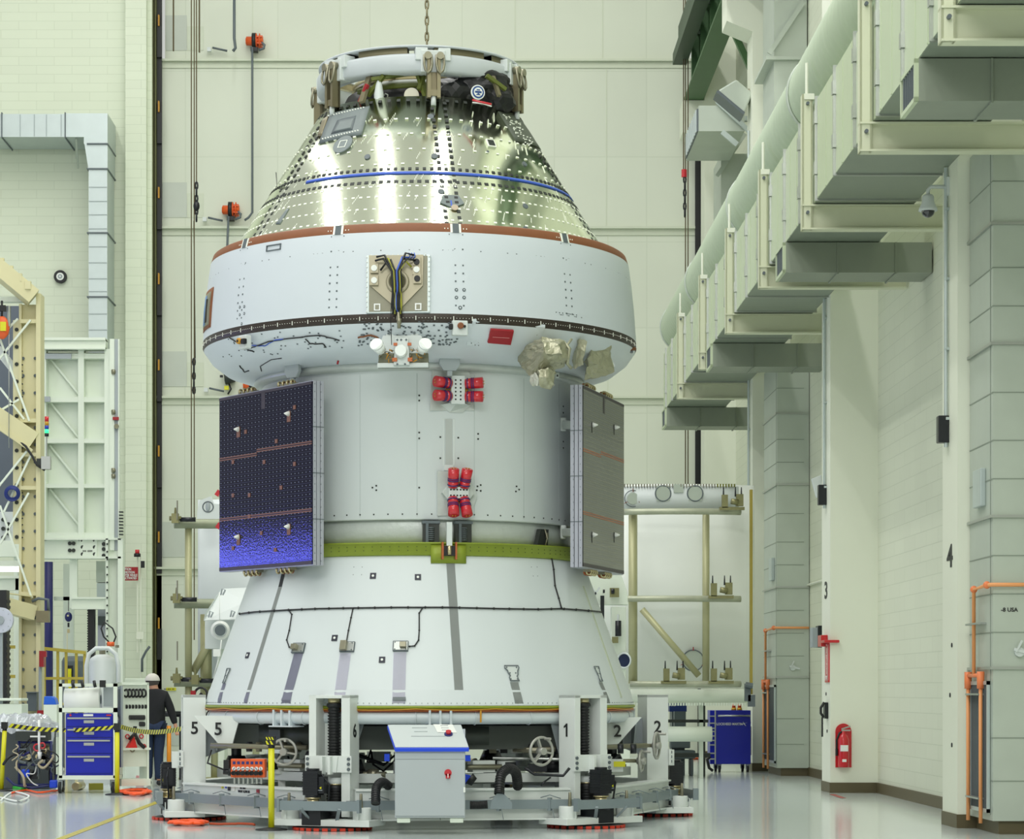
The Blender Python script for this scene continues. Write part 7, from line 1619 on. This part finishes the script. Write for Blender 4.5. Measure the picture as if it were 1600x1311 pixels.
b = B(); q = P(345, 1067, 42.3); b.box(q.x-.06, q.x+.06, 42.3, 42.9, .3, P(0, 1014, 42.3).z); obj('hood_support', b, M_pwhite, fl)
b = B(); b.prism([P(346, 920, 41.9), P(388, 918, 41.9), P(385, 940, 41.5), P(368, 968, 41.3), P(318, 970, 41.3), P(320, 960, 41.3)], (0, .08, 0), 0)
for (x, y) in ((347, 922), (386, 921), (328, 957), (362, 956)): b.tube([P(x-2, y+8, 41.2), P(x, y-2, 41.2), P(x+5, y, 41.2), P(x+1, y+8, 41.2)], .016, 6, 1)
b.box(P(322, 0, 42).x, P(372, 0, 42).x, 41.8, 42.6, P(0, 1014, 42).z, P(0, 970, 42).z, 0)
obj('equipment_hood', b, [M_white, M_grey], fl, bev=.01)
b = B(); 
for k in range(4): b.ring(P(344, 985, 41.2-.02*k), .15-.01*k, .01, 26, 5, 0, (0, 1, .08*k))
b.cyl(P(344, 985, 41.3), P(344, 985, 41.1), .09, seg=18, m=1); b.tube([P(343, 925, 41.2), P(343, 970, 41.15)], .006, 5, 0); b.tube([P(346, 1000, 41.1), P(344, 1020, 41.1), P(340, 1035, 41.1), P(333, 1060, 41.1)], .01, 5, 0); b.bc(P(339, 1020, 41.1), (.12, .06, .12), m=0)
solo('white_hose_coil', b, [M_paper, M_dgrey], 'white hose coiled on the equipment hood left of the adapter cone', 'hose')
b = B(); b.ring(P(314, 1085, 41), .11, .02, 20, 6, 0, (.3, 1, 0)); b.tube([P(314, 1095, 41), P(318, 1105, 41)], .02, 6, 0); b.bc(P(302, 1083, 41), (.08, .08, .08), m=1); b.cyl(P(314, 1085, 41), P(314, 1085, 41.3), .03, seg=8, m=0)
q = P(314, 1085, 41.3); b.cyl(q, (q.x, q.y, 0), .04, seg=8, m=0)
solo('black_handwheel', b, [M_black, M_dred], 'black handwheel beside the post numbered 5', 'handwheel')
b = B(); b.cyl(P(246, 1115, 42), P(283, 1116, 42), .05, seg=10); b.box(P(243, 0, 42).x, P(247, 0, 42).x, 41.9, 42.1, 0, P(0, 1118, 42).z); b.box(P(281, 0, 42).x, P(285, 0, 42).x, 41.9, 42.1, 0, P(0, 1118, 42).z); solo('dark_crossbar', b, M_blackm, 'black crossbar between the person and the post numbered 5', 'bar')
b = B(); b.box(P(254, 0, 55.9).x, P(275, 0, 56.6).x, 56.59, 56.63, P(0, 1079, 56.6).z, P(0, 1074.5, 56.6).z, 0); unread(b, facing(P(264.5, 1076.8, 56.59)), .24, .03, 1, 12); solo('yellow_label', b, [M_yel, M_slot], 'small yellow label on the door behind the person', 'label')
# gear right of adapter cone (between cone and rack)
ge = thing('test_gear', 'pale equipment frame with black cylinder just right of the adapter cone', 'equipment', P(965, 1205, 40.5)); de = 40.5
b = B(); b.prism([P(918, 900, de), P(970, 896, de), P(980, 925, de), P(982, 945, de), P(930, 945, de)], (0, .3, 0)); b.box(P(955, 0, de).x, P(978, 0, de).x, de, de+.2, P(0, 1075, de).z, P(0, 948, de).z); b.box(P(945, 0, de).x, P(985, 0, de).x, de+.05, de+.4, 0, P(0, 1075, de).z); obj('frame', b, M_pwhite, ge, bev=.01)
b = B(); b.cyl(P(966, 994, de-.1), P(966, 970, de-.1), .05, seg=14, m=0); b.cyl(P(966, 970, de-.1), P(966, 960, de-.1), .02, seg=8, m=1); b.ring(P(975, 1032, de-.1), .12, .015, 24, 6, 1, (.6, 1, 0)); b.cyl(P(975, 1032, de-.05), P(975, 1032, de+.1), .11, seg=20, m=3); b.bc(P(961, 1000, de-.1), (.1, .08, .1), m=2); b.bc(P(941, 955, de-.1), (.06, .1, .5), m=0); b.bc(P(960, 926, de-.1), (.15, .06, .15), m=2); b.cyl(P(955, 924, de-.15), P(960, 924, de-.15), .04, seg=10, m=0); b.cyl(P(942, 924, de-.15), P(945, 924, de-.15), .03, seg=10, m=0)
for (p, q) in (((925, 918), (932, 930)), ((937, 918), (927, 932)), ((950, 985), (956, 1010)), ((948, 1010), (958, 1020))): b.beam(P(*p, de-.2), P(*q, de-.2), .03, .03, 1)
obj('instrument', b, [M_blackm, M_white, mat('dull_olive_metal', '#85835c', .4, .5, .2, 12), mat('lens_dark_blue', '#17264a', .2)], ge)

# ---- blue tool chest at right
dch = 45.7
ch = thing('tool_chest', 'tall blue rolling tool chest with white lettering by the right wall', 'tool chest', P(1142, 1207, dch))
def c_(x): return P(x, 0, dch).x
def cz_(y): return P(0, y, dch).z
b = B(); b.box(c_(1117), c_(1173), dch, dch+.5, cz_(1194), cz_(1110)); b.prism([(c_(1117), dch, cz_(1194)), (c_(1117)-.0, dch+.5, cz_(1194)), (c_(1109.5), dch+.5, cz_(1194)), (c_(1109.5), dch+.02, cz_(1194))], (0, 0, cz_(1110)-cz_(1194))); obj('chest_body', b, M_bluep, ch, bev=.006)
b = B(); b.cyl((c_(1123), dch-.05, cz_(1118.5)), (c_(1170), dch-.05, cz_(1118.5)), .018, seg=10)
for x in (1124, 1169): b.box(c_(x)-.03, c_(x)+.03, dch-.06, dch, cz_(1120), cz_(1117))
obj('handle', b, M_alum, ch)
b = B(); text_bm(b, 'LOCKHEED MARTIN', facing((c_(1140), dch-.004, cz_(1131.5))), .062, 0, sx=.85)
b.prism([(c_(1157), dch-.004, cz_(1133)), (c_(1168), dch-.004, cz_(1129)), (c_(1158), dch-.004, cz_(1131.6))], (0, -.003, 0)); b.prism([(c_(1161), dch-.004, cz_(1127.5)), (c_(1163.5), dch-.004, cz_(1131)), (c_(1166), dch-.004, cz_(1135)), (c_(1162), dch-.004, cz_(1131.5))], (0, -.003, 0)); obj('lettering', b, M_paper, ch)
b = B()
for k, y in enumerate((1118, 1129, 1137, 1142, 1149, 1156, 1163, 1176, 1185)): b.cut(); b.box(c_(1109.5)-.01, c_(1117)-.003, dch-.012, dch+.02, cz_(y+2), cz_(y)); 
obj('drawer_edge', b, M_alum, ch)
b = B(); b.box(c_(1116.5), c_(1118.5), dch-.012, dch, cz_(1194), cz_(1110)); b.box(c_(1173), c_(1174.5), dch+.02, dch+.4, cz_(1180), cz_(1135)); obj('corner_trim', b, M_alum, ch)
for (x, yy) in ((1124, dch+.06), (1168, dch+.06), (1118, dch+.42), (1160, dch+.42)): caster(Vector((P(x, 0, yy).x, yy, 0)), .062, ch)
for i, x in enumerate((1148, 1157)):
    t = thing('beacon_lamp', ('left' if i == 0 else 'right')+' one of two amber beacons on the blue tool chest', 'beacon', (c_(x), dch+.15, cz_(1110)))
    b = B(); b.cyl((c_(x), dch+.15, cz_(1110)), (c_(x), dch+.15, cz_(1106)), .05, .04, 16); obj('base', b, mat('beacon_yellow', '#d9a321', .4), t)
    b = B(); b.cyl((c_(x), dch+.15, cz_(1106)), (c_(x), dch+.15, cz_(1100)), .035, .028, 16); obj('lens', b, mat('beacon_orange', '#e0561a', .3), t)
b = B(); b.tube([P(1110, 1182, 45.6), P(1105, 1187, 45.6), P(1108, 1200, 45.6), P(1114, 1204.5, 45.6)], .03, 6); solo('black_hose', b, M_black, 'black hose looping beside the blue tool chest', 'hose')
floor_cable('extension_cord', [(1082, 1186), (1090, 1185.5), (1100, 1186.5)], .03, mat('rust_orange', '#b8562c', .6), 'short orange cord on the floor left of the blue tool chest', 'cord')

# ================================================================ PERSON (seen from behind)
dpn = 39.3; pn = thing('person', 'person seen from behind in black jacket, jeans and pale cap, hand on orange post', 'person', P(241, 1228, dpn))
def skin_mesh(name, pts, edges, rad, m, parent, root=0, sub=2):
    me = bpy.data.meshes.new(name); M = WM[parent.as_pointer()].inverted(); me.from_pydata([M @ Vector(p) for p in pts], edges, []); me.materials.append(m)
    o = bpy.data.objects.new(name, me); COL.objects.link(o); o.parent = parent; WM[o.as_pointer()] = WM[parent.as_pointer()]
    sk = o.modifiers.new('skin', 'SKIN'); sk.use_smooth_shade = True
    for i, v in enumerate(me.skin_vertices[0].data):
        r = rad[i]; v.radius = (r, r) if not isinstance(r, tuple) else r; v.use_root = i == root
    sb = o.modifiers.new('subsurf', 'SUBSURF'); sb.levels = sub; sb.render_levels = sub
    return o
C0 = P(241, 1228, dpn); bx, by = C0.x, dpn
def p3(x, z, y=0): return Vector((bx+x, by+y, z))
J = dict(pel=p3(0, .98), spn=p3(.0, 1.15), chest=p3(.0, 1.33, .01), neck=p3(.0, 1.50, .03), hd=p3(-.03, 1.60, .05), top=p3(-.04, 1.69, .05),
         lsh=p3(-.19, 1.42), lel=p3(-.25, 1.15, .05), lwr=p3(-.2, .95, .2), lha=p3(-.19, .88, .24), rsh=p3(.18, 1.42), rel=p3(.27, 1.17, 0), rwr=p3(.335, .96, -.02), rha=p3(.355, .88, -.02),
         lhp=p3(-.1, .93), lkn=p3(-.09, .5, -.02), lan=p3(-.09, .09), lto=p3(-.10, .05, .16), rhp=p3(.1, .93), rkn=p3(.07, .5, -.02), ran=p3(.08, .09, -.03), rto=p3(.1, .05, .12))
keys = list(J); E = [('pel', 'spn'), ('spn', 'chest'), ('chest', 'neck'), ('neck', 'hd'), ('hd', 'top'), ('chest', 'lsh'), ('lsh', 'lel'), ('lel', 'lwr'), ('lwr', 'lha'), ('chest', 'rsh'), ('rsh', 'rel'), ('rel', 'rwr'), ('rwr', 'rha'), ('pel', 'lhp'), ('lhp', 'lkn'), ('lkn', 'lan'), ('lan', 'lto'), ('pel', 'rhp'), ('rhp', 'rkn'), ('rkn', 'ran'), ('ran', 'rto')]
Rr = dict(pel=.13, spn=.12, chest=.15, neck=.055, hd=.09, top=.085, lsh=.06, lel=.045, lwr=.03, lha=.035, rsh=.06, rel=.045, rwr=.03, rha=.035, lhp=.08, lkn=.055, lan=.04, lto=.035, rhp=.08, rkn=.055, ran=.04, rto=.035)
pts = [J[k] for k in keys]; edg = [(keys.index(a), keys.index(c)) for a, c in E]; rad = [Rr[k] for k in keys]
# fingers on the right hand, curled round the orange post
ih = keys.index('rha')
for k in range(4):
    a = J['rha']+Vector((-.02+.014*k, -.0, -.03)); pts += [a+Vector((.0, -.02, -.015)), a+Vector((.012, -.045, -.035)), a+Vector((.02, -.03, -.06+.003*k))]; n0 = len(pts)-3; edg += [(ih, n0), (n0, n0+1), (n0+1, n0+2)]; rad += [.010, .009, .008]
pts += [J['rha']+Vector((-.035, .01, -.01)), J['rha']+Vector((-.04, -.015, -.04))]; n0 = len(pts)-2; edg += [(ih, n0), (n0, n0+1)]; rad += [.011, .009]
skin_mesh('body', pts, edg, rad, M_skin, pn)
def sub(keysub, extra, m, name):
    ks = keysub; pp = [J[k] if isinstance(k, str) else k[1] for k in ks]; nm = [k if isinstance(k, str) else k[0] for k in ks]
    return skin_mesh(name, pp, [(nm.index(a), nm.index(c)) for a, c in extra[0]], extra[1], m, pn)
sub(['pel', 'spn', 'chest', ('nk', p3(-.01, 1.53, .03)), 'lsh', 'lel', 'lwr', 'rsh', 'rel', 'rwr', ('hem', p3(0, .9))],
    ([('pel', 'spn'), ('spn', 'chest'), ('chest', 'nk'), ('chest', 'lsh'), ('lsh', 'lel'), ('lel', 'lwr'), ('chest', 'rsh'), ('rsh', 'rel'), ('rel', 'rwr'), ('pel', 'hem')],
     [(.19, .14), (.185, .14), (.2, .14), (.075, .075), .085, .07, .05, .085, .07, .05, (.19, .14)]), M_jacket, 'jacket')
sub(['pel', 'lhp', 'lkn', 'lan', 'rhp', 'rkn', 'ran'], ([('pel', 'lhp'), ('lhp', 'lkn'), ('lkn', 'lan'), ('pel', 'rhp'), ('rhp', 'rkn'), ('rkn', 'ran')], [(.15, .12), .11, .082, .068, .11, .082, .068]), M_jean, 'jeans')
for s_ in ('l', 'r'):
    a, t_ = J[s_+'an'], J[s_+'to']; skin_mesh('shoe', [a+Vector((0, -.05, -.04)), a+Vector((0, .03, -.04)), t_+Vector((0, .02, -.005))], [(0, 1), (1, 2)], [.045, .05, .04], M_black, pn)
hc = p3(-.035, 1.655, .05)
b = B(); b.sph(hc+Vector((0, 0, .0)), .118, 0, (1, 1.1, 1.0), half=True); b.prism([hc+Vector((-.09, .09, .0)), hc+Vector((-.14, .2, -.01)), hc+Vector((-.04, .25, -.01)), hc+Vector((.06, .1, 0))], (0, 0, .012), 0); obj('cap', b, M_cap, pn)
b = B(); b.sph(hc+Vector((0, 0, -.01)), .108, 0, (1, 1.02, .9)); obj('hair', b, mat('grey_hair', '#4b4440', .8), pn)
b = B(); b.cyl(P(264, 1232, dpn-.05), P(264, 1134, dpn-.05), .035, seg=14, m=0); b.cyl(P(264, 1232, dpn-.05), P(264, 1229, dpn-.05), .14, seg=20, m=1); solo('orange_post', b, [mat('amber_post', '#e08a18', .4), M_black], 'orange-yellow post held by the person', 'post')
